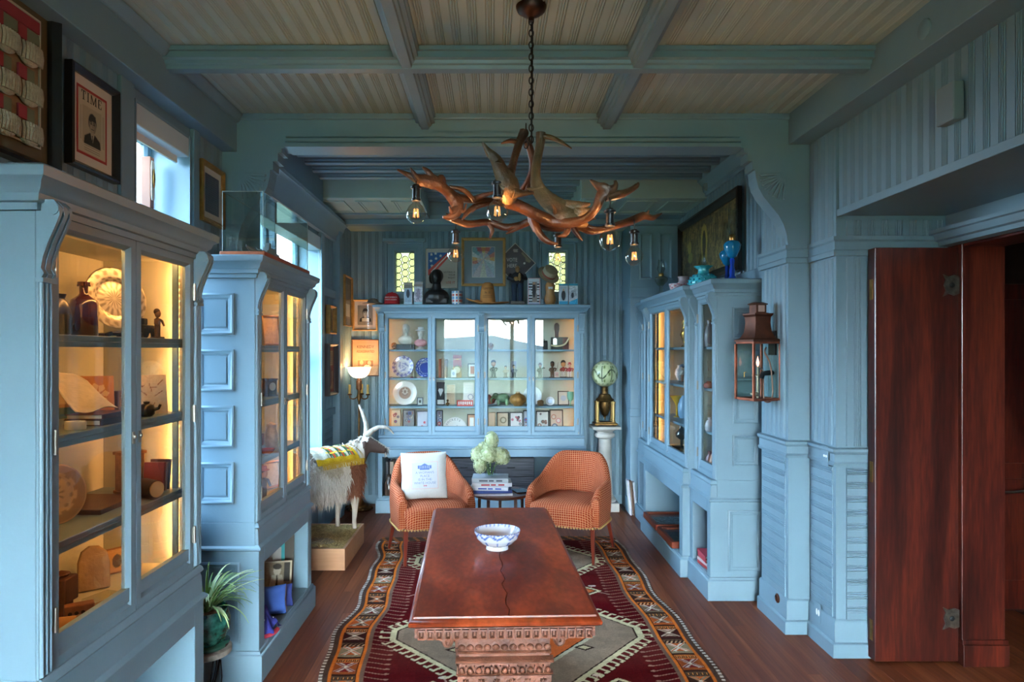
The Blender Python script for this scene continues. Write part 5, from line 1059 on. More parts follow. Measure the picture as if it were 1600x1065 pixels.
# fringed cloth on its back
c = Cv(.40, .36, .006, '#a89f88')
for i in range(12):
    c.put((np.mod(c.X+c.Y*.2, .085) < .05) & (np.abs(c.Y-.18) < .135), '#44603a'); break
c.put((np.mod(c.X, .085) < .022) & (np.abs(c.Y-.18) < .135), '#b8452c'); c.put((np.abs(np.mod(c.Y, .06)-.03) < .006) & (np.abs(c.Y-.18) < .135), '#d9b23a'); c.put((np.mod(c.X+.03, .085) < .012), '#2f3b34')
c.rect(.0, 0, .12, .36, '#a8a08d'); c.put((c.X < .12) & (np.mod(c.Y, .05) < .008), '#b9a78a'); c.put((np.abs(c.Y-.18) > .135) | (c.X > .37), '#a8821c'); c.noise(.18, 1)
def drape(v):
    s = (v[:, 2]-.18)/.165; a = np.clip(s, -1.25, 1.25); x = v[:, 0]+.0
    ctr = .655-.02*np.abs(x); return np.stack([x, np.sin(a)*.19, ctr+.012-(1-np.cos(a))*.20+.004*np.sin(x*60)], 1)
cl = tag(c.build('back_cloth', gt, (.02, 0, .012), mat=CLOTHP, fn=drape), 'yellow fringed plaid cloth'); cl.data.polygons.foreach_set('use_smooth', [True]*len(cl.data.polygons))
fg = MB()
for s in (-1, 1):
    for i in range(90):
        x = -.19+.40*i/89+.005; a = s*1.09; p = Vector((x+.02, math.sin(a)*.192, .655-.02*abs(x)+.026-(1-math.cos(a))*.2)); d = Vector((rng.uniform(-.01, .01), s*.012, -.045)); fg.add([p+Vector((-.0025, 0, 0)), p+Vector((.0025, 0, 0)), p+d+Vector((.0018, 0, 0)), p+d-Vector((.0018, 0, 0))], [(0, 1, 2, 3)])
for i in range(60):
    s = -1+2*i/59; a = s*1.09; p = Vector((.222, math.sin(a)*.192, .667-(1-math.cos(a))*.2)); d = Vector((.035, s*.01, -.025)); t = Vector((0, .0022, 0)); fg.add([p-t, p+t, p+d+t, p+d-t], [(0, 1, 2, 3)])
tag(fg.build('fringe', M('yellow_fringe', '#a8821c', .85), cl), kind='stuff')
# ================================================================== pictures on the walls
def picture(label, loc, rz, W, H, fmat, fw, cv=None, margin=0, mmat=None, depth=.022, tilt=0, group=None, pane=True, name='framed_picture', cat='picture', z0=0):
    """frame, mat, print and glass; loc = bottom middle on the wall, faces local -y"""
    t = T(name, label, cat, loc, rz, group); t.rotation_euler = (tilt, 0, rz)
    if fmat: MB().sweep([(-W/2, 0), (W/2, 0), (W/2, H), (-W/2, H)], [(0, 0), (0, depth), (-fw*.35, depth*1.15), (-fw, depth*.55), (-fw, 0)], True, lambda a, b, h: (a, -h, b)).build('frame', fmat, t, 30)
    MB().box(-W/2+fw*.5, W/2-fw*.5, -.006, -.001, fw*.5, H-fw*.5).build('mat_board' if margin else 'backing', mmat or MATB, t)
    if cv: cv.build('print', t, (0, -.0075, (H-cv.h)/2+z0))
    if pane and fmat: MB().box(-W/2+fw*.8, W/2-fw*.8, -.0105, -.0095, fw*.8, H-fw*.8).build('glass_pane', glass('picture_glass', '#ffffff', 1.45, .8), t)
    return t
L90, R90 = PI/2, -PI/2
# textile collage
tx = picture('large framed textile collage of white tufts and red ribbons', (WL, 2.112, 2.30), L90, .724, .60, BLACKF, .03, None, .07, M('olive_mat', '#5e5238', .9, var=.15, vs_=8), depth=.04, name='framed_textile', cat='textile art')
MB().box(-.285, .285, -.008, -.006, .075, .525).build('textile_ground', M('tan_linen', '#8d7350', .95, var=.12, vs_=40), tx)
MB().sweep([(-.285, .075), (.285, .075), (.285, .525), (-.285, .525)], [(0, 0), (0, .014), (-.006, .014), (-.006, 0)], True, lambda a, b, h: (a, -h, b)).build('bead_edge', M('pale_bead', '#b9b09a', .5), tx)
WOOL = M('white_wool', '#b8ad98', .95, var=.1, vs_=60, bump=.6, bs=120); RIB = M('red_ribbon', '#8e2b30', .7, var=.1, vs_=20); RIBG = M('green_ribbon', '#6f7358', .8)
for i in range(5):
    x = .216-i*.112
    for j in range(3):
        z = .11+j*.135; k = MB().ell((x, -.02, z), (.052, .022, .042), 14, 9)
        for q in range(9): a = x-.046+q*.0115; k.tube([(a, -.022-.018*math.sqrt(max(0, 1-((a-x)/.052)**2)), z-.03), (a, -.026-.018*math.sqrt(max(0, 1-((a-x)/.052)**2)), z), (a, -.022-.018*math.sqrt(max(0, 1-((a-x)/.052)**2)), z+.03)], .006, 5)
        k.build('wool_tuft', WOOL, tx, 60)
        MB().box(x-.045, x-.005, -.016, -.008, z+.045, z+.09).build('ribbon', RIB, tx); MB().box(x-.003, x+.035, -.014, -.008, z+.045, z+.09).build('ribbon', RIBG, tx)
MB().box(-.28, .28, -.014, -.008, .475, .515).build('ribbon', RIB, tx); MB().box(-.28, .28, -.012, -.008, .435, .47).build('ribbon', RIBG, tx)
# magazine cover
c = Cv(.205, .265, .002, '#a3241f'); c.rect(.012, .012, .193, .253, '#c9bfa4'); c.rect(.038, .052, .166, .196, '#b5aa8e'); face_print(c, .104, .135, .03, '#a89c84', '#1f1c19', '#201e1c', '#b9ae98'); c.rect(.03, .014, .175, .047, '#c9bfa4')
for i in range(22): c.line(.022+.0, .06+i*.006, .03, .06+i*.006, .002, '#7d745f'); c.line(.172, .06+i*.006, .186, .06+i*.006, .002, '#7d745f')
for i in range(3): c.line(.05, .042-i*.009, .155, .042-i*.009, .002, '#6d6452')
tm = picture('red-bordered magazine cover portrait in a black frame', (WL, 2.715, 2.372), L90, .33, .388, BLACKF, .024, c, .05, MATB, depth=.03)
ser = MB()
def bar(x0, x1, z0, z1): ser.box(x0, x1, -.0082, -.0074, z0, z1)
zt_, hz = .276, .036
for sx_, kind in ((-.058, 'T'), (-.028, 'I'), (.008, 'M'), (.052, 'E')):
    w2 = {'T': .014, 'I': .003, 'M': .018, 'E': .011}[kind]
    if kind in 'TI': bar(sx_-.0028, sx_+.0028, zt_, zt_+hz); bar(sx_-.007, sx_+.007, zt_, zt_+.002)
    if kind == 'T': bar(sx_-w2, sx_+w2, zt_+hz-.003, zt_+hz); bar(sx_-w2, sx_-w2+.002, zt_+hz-.011, zt_+hz); bar(sx_+w2-.002, sx_+w2, zt_+hz-.011, zt_+hz)
    if kind == 'I': bar(sx_-.007, sx_+.007, zt_+hz-.002, zt_+hz)
    if kind == 'M':
        for s in (-1, 1): bar(sx_+s*.016-(.0014 if s < 0 else .0028), sx_+s*.016+(.0014 if s < 0 else .0028), zt_, zt_+hz); bar(sx_+s*.016-.006, sx_+s*.016+.006, zt_, zt_+.002)
        ser.prism([(sx_-.018, zt_+hz), (sx_-.012, zt_+hz), (sx_+.003, zt_+.004), (sx_-.001, zt_)], 'y', -.0082, -.0074); ser.prism([(sx_+.018, zt_+hz), (sx_+.014, zt_+hz), (sx_-.001, zt_), (sx_+.002, zt_)], 'y', -.0082, -.0074)
    if kind == 'E': bar(sx_-w2, sx_-w2+.0056, zt_, zt_+hz); bar(sx_-w2, sx_+w2, zt_, zt_+.0025); bar(sx_-w2, sx_+w2, zt_+hz-.0025, zt_+hz); bar(sx_-w2, sx_+.006, zt_+hz/2-.001, zt_+hz/2+.001); bar(sx_+w2-.002, sx_+w2, zt_, zt_+.01); bar(sx_+w2-.002, sx_+w2, zt_+hz-.01, zt_+hz)
tag(ser.build('masthead', M('ink_black', '#1a1818', .7), tm), kind='stuff')
# letter in a gold frame, small frames, nook frames
c = Cv(.19, .215, .003, '#4f5668'); c.noise(.15, 2)
for i in range(16): c.line(.02, .2-i*.012, .17, .2-i*.012, .003, '#6c7386', .6)
picture('gold-framed faded blue document beside the arch', (WL, 3.875, 2.385), L90, .31, .335, GOLDF, .026, c, .04, MATB)
c = Cv(.22, .21, .003, '#a3794d'); c.noise(.25, 5); c.poly([(.05, .03), (.16, .02), (.13, .17), (.08, .18)], '#5d4734'); c.ell(.11, .17, .02, .025, '#c9a57c')  # warm tones of this and the next print paint in reflected light
picture('small gold-framed sketch above the other frame beside the window', (WL+.012, 6.63, 1.835), L90, .28, .275, GOLDF, .024, c, 0, PAPER, depth=.04)
c = Cv(.30, .44, .004, '#b5543c'); c.noise(.2, 8); c.rect(.03, .03, .27, .2, '#c98f5e'); c.ell(.15, .15, .08, .1, '#8d3b2c'); c.rect(.03, .26, .27, .4, '#d1a57a')  # red and orange stand in for warm reflections, painted as print
for i in range(6): c.line(.05, .38-i*.02, .25, .38-i*.02, .006, '#7b2f25')
picture('tall dark-framed red poster low beside the window', (WL+.012, 6.63, 1.24), L90, .36, .50, M('brown_frame', '#3a2a22', .4), .028, c, 0, PAPER, depth=.045)
c = Cv(.23, .36, .004, '#9c9080'); c.noise(.1, 3); c.rect(.02, .02, .21, .15, '#e2ddd0')
picture('tall thin gold frame on the nook side wall', (-1.541, 7.225, 1.93), L90, .38, .53, GOLDF, .016, c, .05, M('grey_mat', '#8d887c', .9))
c = Cv(.165, .215, .0025, '#8f8882'); face_print(c, .085, .135, .034, '#c9c3bc', '#2c2826', '#262323', '#d8d4cc'); c.rect(.05, .04, .125, .075, '#cfc9bc'); c.noise(.05, 1)
picture('pale-framed sepia portrait print above the lit lamp', (UX(570.5, 7.44), 7.447, 1.888), 0, .272, .342, OAKF, .02, c, .04, M('pink_mat', '#d5c2b6', .9))
c = Cv(.285, .385, .003, '#b3906f'); c.rect(.06, .10, .14, .165, '#8f6a4a'); c.rect(.145, .10, .225, .165, '#7d5a3e'); c.ell(.10, .14, .02, .025, '#c79c74'); c.ell(.185, .135, .02, .025, '#c79c74'); c.rect(.03, .352, .255, .36, '#b08a68'); c.noise(.04, 2)
for i in range(4): c.line(.06, .205-i*.009, .225, .205-i*.009, .003, '#a57f5e'); c.line(.05, .08-i*.014, .235, .08-i*.014, .003, '#b08a6a')
kp = picture('old newspaper front page in a thin brown frame behind the lamp', (UX(571, 7.44), 7.447, 1.395), 0, .30, .40, M('thin_brown_frame', '#5d3d30', .5), .010, c, 0, PAPER, name='framed_newspaper')
INKN = M('newspaper_ink', '#33220f', .8); text('KENNEDY', .046, kp, (0, -.0085, .318), mat=INKN, sx=.9); text('ASSASSINATED', .040, kp, (0, -.0085, .268), mat=INKN, sx=.72)
# above the wide cabinet
YW = YB-.014
c = Cv(.33, .415, .003, '#b9b4ac'); st = [(.055, .36), (.05, .29), (.105, .315), (.10, .37), (.155, .345), (.06, .235)]
c.poly([(.02, .38), (.02, .19), (.09, .23), (.23, .38)], '#2f5f9e')
for x, z in st:
    for k in range(5): a = PI/2+k*2*PI/5; c.poly([(x+.02*math.cos(a), z+.02*math.sin(a)), (x+.009*math.cos(a+.63), z+.009*math.sin(a+.63)), (x, z), (x+.009*math.cos(a-.63), z+.009*math.sin(a-.63))], '#dcd9d2')
c.poly([(.02, .19), (.02, .13), (.08, .15), (.29, .38), (.23, .38)], '#c4473a'); c.poly([(.045, .17), (.06, .165), (.265, .38), (.25, .38)], '#dcd0c8')
pv = picture('grey poster with starred flag corner behind the dark bust', (UX(690, YW), YW, 2.352), 0, .35, .432, M('aluminium_edge', '#bdbab4', .35, .6), .006, c, 0, PAPER, name='wall_poster', cat='poster', pane=False)
for i, (t_, s_) in enumerate((('VOTING IS', .026), ('YOUR', .026), ('RIGHT', .026))): text(t_, s_, pv, (.148, -.0085, .175-i*.031), mat=None, align='RIGHT')
text('USE IT', .036, pv, (.148, -.0085, .062), mat=M('ink_red', '#b23b2e', .7), align='RIGHT')
c = Cv(.25, .335, .003, '#d8d6d2'); cx, cz = .125, .2
an = np.arctan2(c.Y-cz, c.X-cx); rr = np.hypot(c.X-cx, c.Y-cz); pal = ['#e0a43a', '#c9543c', '#4a6fae', '#d98b8b', '#e6cf6a', '#8a5aa0', '#5aa3b8', '#d5dbe6']
for k in range(16): c.put((np.abs(np.mod(an-k*PI/8+PI, 2*PI)-PI) < .2), pal[k % 8], .75)
c.put(rr < .07, '#cfd3dc', .6); c.put(c.Y < .15, '#c6d2de', .65); c.noise(.14, 4); c.rect(.06, .285, .19, .325, '#c2483c', .7); c.frame(.006, '#e8e6e0')
picture('oak-framed bright abstract print with radiating colours', (UX(755.5, YW), YW-.014, 2.373), 0, .48, .525, OAKF, .030, c, .10, M('slate_mat', '#8794a0', .9), depth=.03)
dg = T('diamond_sign', 'black diamond-shaped sign reading vote here', 'sign', (UX(805, YW), YW-.004, 2.624))
r = .225; MB().prism([(-r, 0), (0, -r), (r, 0), (0, r)], 'y', -.006, 0).build('sign_edge', M('sign_white', '#c9c4bc', .5), dg); q = r-.012; MB().prism([(-q, 0), (0, -q), (q, 0), (0, q)], 'y', -.008, -.006).build('sign_face', M('sign_black', '#241d24', .45), dg)
SW = M('sign_lettering', '#d8d2cc', .6); text('VOTE', .058, dg, (-.035, -.0085, .035), mat=SW, sx=.8); text('HERE', .058, dg, (-.035, -.0085, -.03), mat=SW, sx=.8); MB().box(-.022, .030, -.0087, -.008, .146, .152).box(-.022, .024, -.0087, -.008, .134, .140).box(-.018, .03, -.0087, -.008, .122, .128).build('fine_print', SW, dg)
MB().prism([(.075, .125), (.175, .025), (.155, .005), (.115, .02), (.11, .06), (.065, .105)], 'y', -.0086, -.008).build('sign_emblem', M('sign_tan', '#7d745f', .6), dg); MB().ell((.1, -.0085, .0), (.012, .001, .012), 10, 6).build('sign_button', SW, dg)
# dark gold picture on the alcove wall
c = Cv(1.50, .50, .006, '#6b5830'); c.noise(.5, 2); c.noise(.5, 7); c.noise(.3, 20)
for i in range(90):
    x, z = random.uniform(.03, 1.47), random.uniform(.02, .42); c.line(x, z, x+random.uniform(-.01, .01), z+random.uniform(.03, .16), .006, random.choice(('#8d7538', '#b59550', '#5c4c22', '#d0b264')))
c.poly([(.62, .12), (.58, .3), (.62, .42), (.68, .45), (.74, .42), (.78, .3), (.74, .12)], '#b59c40'); c.ell(.68, .27, .05, .12, '#3a2f14'); c.ell(.68, .09, .05, .07, '#2b2814')  # yellow arch and ovals paint lamp reflections into the picture
c.ell(.24, .3, .06, .06, '#a8933c'); c.ell(.27, .2, .07, .05, '#8a883c'); c.poly([(1.1, .1), (1.15, .4), (1.42, .42), (1.44, .1)], '#6b572c', .6)
for i in range(60): x, z = random.uniform(1.0, 1.47), random.uniform(.05, .42); c.line(x, z, x+.004, z+random.uniform(.02, .1), .006, '#c2a867', .7)
picture('wide dark gold picture of tall figures in a black frame', (WR-.028, 5.925, 2.275), R90, 1.65, .63, M('near_black_frame', '#17120e', .35), .068, c, 0, M('dark_backing', '#221b12', .8), depth=.035)
# wall fittings
o = T('wall_box', 'grey painted box on the beaded wall above the doorway', 'box', (WR+.0, 2.79, 2.60)); MB().box(-.045, .0, -.055, .055, 0, .155).build('box_cover', M('grey_blue_cover', '#6f7d82', .5), o, bevel=.006)
o = T('beam_cover_plate', 'round painted cover plate on the right ceiling beam', 'cover plate', (1.754, 2.77, 2.975)); MB().lathe([(.04, 0), (.04, .006), (.034, .010), (.0001, .010)], 24).xf(Matrix.Rotation(-PI/2, 4, 'Y')).build('plate', PAINT, o, 40)
o = T('wall_sounder', 'small round sounder on the frieze above the gold picture', 'alarm', (WR-.012, 5.95, 3.14)); MB().lathe([(.075, 0), (.075, .02), (.06, .03), (.045, .028), (.03, .035), (.0001, .036)], 24).xf(Matrix.Rotation(-PI/2, 4, 'Y')).build('sounder_body', M('sounder_grey', '#7b857c', .5), o, 40)
o = T('copper_port', 'round copper vacuum port on the pilaster base', 'wall port', (1.736, 4.16, .165)); MB().lathe([(.028, 0), (.028, .006), (.02, .010), (.018, .006), (.0001, .006)], 20).xf(Matrix.Rotation(-PI/2, 4, 'Y')).build('port_ring', DCOPPER, o, 40)
for lab, x, y, z in (('white double outlet low on the wall by the doorway', 1.864, 3.90, .175), ('small white outlet in the chair rail by the doorway', 1.858, 3.80, 1.085)):
    o = T('wall_outlet', lab, 'outlet', (x, y, z)); MB().box(-.003, .0, -.02, .055, -.055, .055).build('cover', PAINT, o, bevel=.002)
    for k in (0, .024): MB().ell((-.004, k-.002, 0), (.002, .010, .019 if z < 1 else .008), 12, 6).build('socket_face', M('outlet_white', '#e8ebee', .4), o, 60)
# ================================================================== on top of the wide cabinet
ZT = 2.155; DT = 7.22
def at(u, d=DT): return UX(u, d)
cp = T('baseball_hat', 'red baseball cap with white stitched words on the wide cabinet', 'cap', (at(612.5), DT, ZT)); b = MB()
b.lathe([(.082, .0), (.083, .03), (.08, .07), (.066, .105), (.04, .128), (.0001, .135)], 24, sx=1.0, sy=1.1, cap=False).build('crown', M('red_twill', '#9c1119', .85), cp, 60)
MB().prism([(-.07, -.06), (-.075, -.10), (-.05, -.15), (0, -.165), (.05, -.15), (.075, -.10), (.07, -.06)], 'z', .004, .010).build('brim', MAT['red_twill'], cp); MB().ell((0, 0, .135), (.008, .008, .005), 8, 5).build('top_button', MAT['red_twill'], cp)
text('MAKE AMERICA', .019, cp, (0, -.0925, .075), rot=(PI/2-.12, 0, 0), mat=SW); text('GREAT AGAIN', .019, cp, (0, -.095, .05), rot=(PI/2-.05, 0, 0), mat=SW)
fh = T('felt_hat', 'grey soft hat brim hanging over the cabinet corner', 'hat', (at(583), DT-.02, ZT)); MB().lathe([(.11, .012), (.112, .016), (.06, .03), (.045, .06), (.02, .068), (.0001, .07)], 22, sx=1, sy=.8).build('hat_body', M('grey_felt', '#7b7368', .95), fh, 60)
def toy_box(label, u, v0, v1, w_, cv_fn, head=None, d=DT):
    H_ = VZ(v0, d)-ZT; t = T('boxed_figure', label, 'toy box', (at(u, d), d, ZT), 0, 'boxed figures on the wide cabinet')
    MB().box(-w_/2, w_/2, 0, .05, 0, H_).build('carton', M('carton_white', '#c3c6ca', .5), t, bevel=.002, seg=1)
    c = Cv(w_-.004, H_-.004, .0025, '#c9ccd0'); cv_fn(c); c.build('box_print', t, (0, -.001, .002))
    if head: MB().box(-w_/2, w_/2, .022, .026, H_, H_+.022).build('hang_tab', M('tab_'+head, head, .5), t)
    return t
def bf1(c): c.rect(.01, .02, c.w-.01, c.h-.05, '#9fb2c2'); c.ell(c.w/2, c.h*.55, .018, .045, '#2c2d34'); c.rect(0, c.h-.04, c.w, c.h, '#8c8676'); c.rect(0, 0, c.w, .03, '#b9d0da'); c.noise(.15, 3)
def bf2(c): c.rect(.01, .03, c.w-.01, c.h-.05, '#b9b2bc'); c.noise(.4, 4); c.ell(c.w/2, c.h*.5, .02, .06, '#6b5468', .6); c.rect(0, 0, c.w, .03, '#9fcbd6'); c.rect(0, c.h-.03, c.w, c.h, '#8d8078')
def bf3(c):
    for k in range(9): c.put((np.mod(c.Y+.0, .03) < .015) & (c.Y > .03) & (c.Y < c.h-.04), '#25242a')
    c.rect(.045, .03, .095, c.h-.04, '#8a7f7a'); c.ell(c.w/2, c.h*.55, .018, .08, '#2a262c'); c.ell(c.w/2, c.h*.8, .012, .014, '#b98a6c'); c.ell(.02, c.h*.48, .02, .024, '#d0ccd2'); c.ell(c.w-.02, c.h*.48, .02, .024, '#d0ccd2'); c.rect(0, 0, c.w, .025, '#9fa8c0'); c.frame(.006, '#c4868a')
def bf4(c): c.rect(0, 0, c.w, .04, '#3f9fc4'); c.rect(.012, .045, c.w-.012, c.h-.01, '#a9b4bb'); c.ell(c.w/2, c.h*.5, .022, .055, '#23242a'); c.ell(c.w/2, c.h*.78, .010, .012, '#b58f74')
def bf5(c): c.poly([(0, 0), (c.w, 0), (c.w, .07), (0, .03)], '#3fa6cc'); c.noise(.25, 5); c.poly([(.01, .06), (c.w-.01, .1), (c.w-.02, c.h-.03), (.02, c.h-.05)], '#6b6f80', .5); c.ell(c.w*.4, c.h*.5, .014, .03, '#30313a')
toy_box('pale boxed figure nearest the red cap', 637.5, 444, 474, .088, bf1, '#a39a86'); toy_box('pale boxed figure touching the dark bust', 653.5, 443, 474, .092, bf2, '#a39a96')
toy_box('striped boxed figure beside the dark suited statuette', 834.5, 434, 475, .13, bf3); toy_box('blue-topped boxed doll right of the wooden peanut', 880.5, 446, 475, .095, bf4, '#2d93b5'); toy_box('blue boxed doll at the cabinet end', 896, 446, 475, .095, bf5, '#2d93b5')
# dark bust
bu = T('dark_bust', 'dark bronze bust of a head and shoulders on the wide cabinet', 'bust', (at(682), DT+.02, ZT+.012))
b = MB().ell((0, 0, .075), (.135, .08, .095)).box(-.115, .115, -.06, .06, 0, .06).tube([(0, .0, .13), (.003, -.005, .22)], [.055, .043], 12).ell((.0, -.012, .285), (.062, .075, .085)).ell((-.055, .02, .275), (.03, .05, .06)).ell((.012, -.075, .265), (.012, .018, .022)).ell((0, .03, .30), (.07, .06, .075)).ell((.0, -.055, .232), (.028, .022, .018))
b.ell((.028, -.068, .292), (.016, .008, .006)).ell((-.02, -.07, .292), (.016, .008, .006)).ell((.005, -.075, .246), (.018, .008, .006))
baked(b.build('bust_body', M('dark_bronze', '#1d1b1a', .38, .35, var=.2, vs_=10), bu), .007, 3)
cn = T('patterned_can', 'tin can with red and blue spots on the wide cabinet', 'can', (at(714), DT, ZT))
def cancol(a, t):
    if t < .08 or t > .94: return '#b9b6b0'
    r_ = int(t*5); k = math.sin(a*5); return ('#b7402f' if r_ % 2 else '#3f79a8') if abs(k) > .45 and abs((t*5) % 1-.5) < .36 else '#c9c6c2'
ring_print([(.0001, 0), (.054, 0)]+[(.056, .145*i/40) for i in range(41)]+[(.05, .148), (.0001, .143)], 48, cancol, attr_mat('can_print', .35), 'can_body', cn)
ht = T('tan_western_hat', 'tall tan felt hat with black lettering and wide curled brim', 'hat', (at(762), DT-.03, ZT))
g = []
for i in range(13):
    r_ = .085+.145*i/12; row = []
    for k in range(41): a = 2*PI*k/40; cu = max(0, abs(math.cos(a))-.35)*1.5; row.append((r_*math.cos(a)*1.0, r_*math.sin(a)*.62, .012+.055*cu*((i/12)**2)*(1.0 if math.cos(a) < 0 else .25)+.035*math.exp(-((math.cos(a)+.72)**2)/.05)*math.sin(PI*min(1, i/9))*.8))
    g.append(row)
br = MB().surf(g).build('brim', M('tan_felt', '#b0733a', .9, var=.1, vs_=12), ht, 70); so = br.modifiers.new('t', 'SOLIDIFY'); so.thickness = .006
MB().lathe([(.088, .01), (.085, .05), (.078, .13), (.068, .19), (.055, .222), (.03, .235), (.0001, .232)], 26, sx=.95, sy=.9, cap=False).build('crown', MAT['tan_felt'], ht, 70)
for i, t_ in enumerate(("CLINTON", "IN '92")): text(t_, .030, ht, (0, -.078+.008*i-.0, .165-i*.042), rot=(PI/2-.15, 0, 0), mat=None, sx=.8)
for i in range(2): MB().box(-.05, .05, -.0815-.001*i, -.080-.001*i, .088-i*.016, .0905-i*.016).build('lettering', M('ink_black', '#1a1818', .7), ht)
# statuette in blue trousers
su = T('suited_statuette', 'painted statuette of a standing man in dark suit on black base', 'statuette', (at(809), DT+.075, ZT))
MB().box(-.075, .075, -.055, .055, 0, .045).build('base', M('black_base', '#20211f', .4), su, bevel=.004)
MB().tube([(-.032, 0, .045), (-.034, 0, .18), (-.03, 0, .235)], [.026, .03, .036], 10).tube([(.034, 0, .045), (.034, 0, .18), (.028, 0, .235)], [.026, .03, .036], 10).build('trousers', M('navy_cloth', '#16283a', .8), su, 60)
MB().ell((0, .005, .27), (.07, .045, .065)).ell((0, .005, .31), (.062, .042, .05)).tube([(-.065, 0, .325), (-.095, -.02, .29), (-.03, -.055, .265)], [.025, .022, .018], 9).tube([(.065, 0, .325), (.088, -.02, .285), (.03, -.055, .28)], [.025, .022, .018], 9).build('jacket', M('dark_jacket', '#1c1d20', .8), su, 60)
MB().ell((-.015, -.058, .28), (.03, .02, .024)).ell((.02, -.05, .30), (.016, .015, .045)).build('hands', M('tan_skin', '#a5814f', .6), su, 60); MB().ell((0, -.008, .385), (.026, .03, .036)).tube([(0, 0, .33), (0, 0, .37)], .016, 8).build('head', M('bronze_skin', '#8d6a44', .6), su, 60); MB().ell((0, .004, .405), (.028, .032, .022)).build('hair', M('hair_grey', '#a39a88', .8), su, 60)
# carved peanut and straw hat
pn = T('wooden_peanut', 'carved wooden peanut standing on the wide cabinet', 'carving', (at(860), DT+.03, ZT))
MB().lathe([(.03, .0), (.05, .015), (.062, .05), (.06, .085), (.048, .12), (.046, .14), (.052, .175), (.054, .205), (.04, .24), (.0001, .25)], 26, rad=lambda a, z: 1+.02*math.sin(a*12)*math.sin(z*120)).build('peanut_shell', wood('carved_peanut', '#8a5a30', '#b5834e', 'z', .5, bump=.4), pn, 50)
MB().lathe([(.055, -.0), (.058, .006), (.03, .012), (.0001, .012)], 20).build('foot', M('white_foot', '#a8a8a4', .4), pn, 50); MB().prism([(-.026, .19), (.026, .19), (.02, .165), (0, .172), (-.02, .165)], 'y', -.058, -.046).build('painted_eyes', M('carton_white', '#c3c6ca', .5), pn)
sh = T('straw_boater', 'pale straw hat with red lettered band tilted on the wooden peanut', 'hat', (at(856.5), DT-.045, ZT+.215))
Rm = Matrix.Rotation(math.radians(48), 4, 'X') @ Matrix.Rotation(math.radians(22), 4, 'Y')
kx = Matrix.Translation((0, .02, .10)) @ Rm
STRW = M('straw_weave', '#a89a80', .9, var=.12, vs_=60); 
MB().lathe([(.118, 0), (.12, .004), (.08, .008), (.077, .075), (.07, .082), (.0001, .084)], 36).xf(kx).build('hat_body', STRW, sh, 50); MB().lathe([(.0805, .010), (.0805, .034)], 36, cap=False).xf(kx).build('hat_band', M('red_band', '#8a4a38', .8, var=.3, vs_=90), sh, 50)
# ================================================================== inside the wide cabinet
DI = 7.27; KB = DI/F; S1, S2, S3, S4 = 1.6855, 1.3855, 1.0905, .8085
def XI(u): return UX(u, DI)
def plate(label, x, y, z, r, fn, lean=.2, rz=0, group=None, mat=None, name='plate'):
    t = T(name, label, 'plate', (x, y, z), rz, group); pf = dense([(.0001, .004), (r*.55, .004), (r*.68, .010), (r*.98, .018), (r, .016), (r*.97, .012), (r*.66, .0), (.0001, -.002)], 6)
    o = ring_print(pf, 72, fn, mat or CERP, 'plate_body', t, (0, 0, r*math.cos(lean)+.001)); o.rotation_euler = (PI/2-lean, 0, 0); return t
def pc1(a, t):
    k = t*7
    if k < 1: return '#8d8bb0' if math.sin(a*3+k*9)+math.sin(k*14) > .1 else '#d5d0d4'
    if k < 1.9: return '#d8d2d2'
    return ('#6f679c' if math.sin(a*14)+math.sin(k*11) > -.3 else '#cfc6cc') if k < 3.2 else '#c9c4cc'
def pc2(a, t): k = t*7; return '#d0d2de' if 1.2 < k < 1.45 or (k > 1.45 and math.sin(a*9)*math.sin(k*7) > .6) else ('#2f3f8c' if k < 3.6 else '#3a4890')
def pc3(a, t):
    k = t*7; x, z = k*math.cos(a), k*math.sin(a)
    if k < 1.0 and (x*x*1.6+(z-.15)**2) < .36: return '#8d6f5e' if abs(math.hypot(x*1.2, z-.2)-.35) > .12 else '#cdb6a0'
    if k < 1.0: return '#a5826c' if k < .85 else '#d9cfc4'
    return '#ddd5cc'
plate('purple transfer-printed plate on the second shelf', XI(628.6), DI+.06, S2, .118, pc1); plate('deep blue plate partly behind the door frame', XI(664), DI+.06, S2, .106, pc2); plate('large cream plate with a brown portrait', XI(632), DI+.05, S3, .131, pc3)
plate('large plain white plate edge on the third shelf', XI(832.5), DI+.06, S3, .10, lambda a, t: '#dfe0e2')
def bust(label, x, y, z, h, skin, cloth, base=None, hat=None):
    t = T('small_bust', label, 'bust', (x, y, z)); s = h/.22; z0 = 0
    if base: MB().box(-.075*s, .075*s, -.045*s, .045*s, 0, .045*s).build('base', base, t, bevel=.003); z0 = .045*s
    else: MB().lathe([(.04*s, 0), (.042*s, .008*s), (.02*s, .02*s), (.018*s, .04*s)], 14).build('socle', skin, t, 40); z0 = .03*s
    b = MB().ell((0, 0, z0+.035*s), (.065*s, .04*s, .042*s)).build('shoulders', cloth, t, 60)
    MB().tube([(0, 0, z0+.06*s), (0, -.003*s, z0+.10*s)], [.024*s, .019*s], 10).ell((0, -.004*s, z0+.125*s), (.029*s, .033*s, .040*s)).ell((0, -.036*s, z0+.12*s), (.006*s, .009*s, .010*s), 8, 6).ell((0, .008*s, z0+.138*s), (.034*s, .034*s, .036*s)).build('head', skin, t, 60)
    if hat: MB().lathe([(.055*s, 0), (.056*s, .005*s), (.03*s, .012*s), (.028*s, .035*s), (.0001, .038*s)], 18, (0, 0, z0+.158*s)).build('hat', hat, t, 50)
    return t
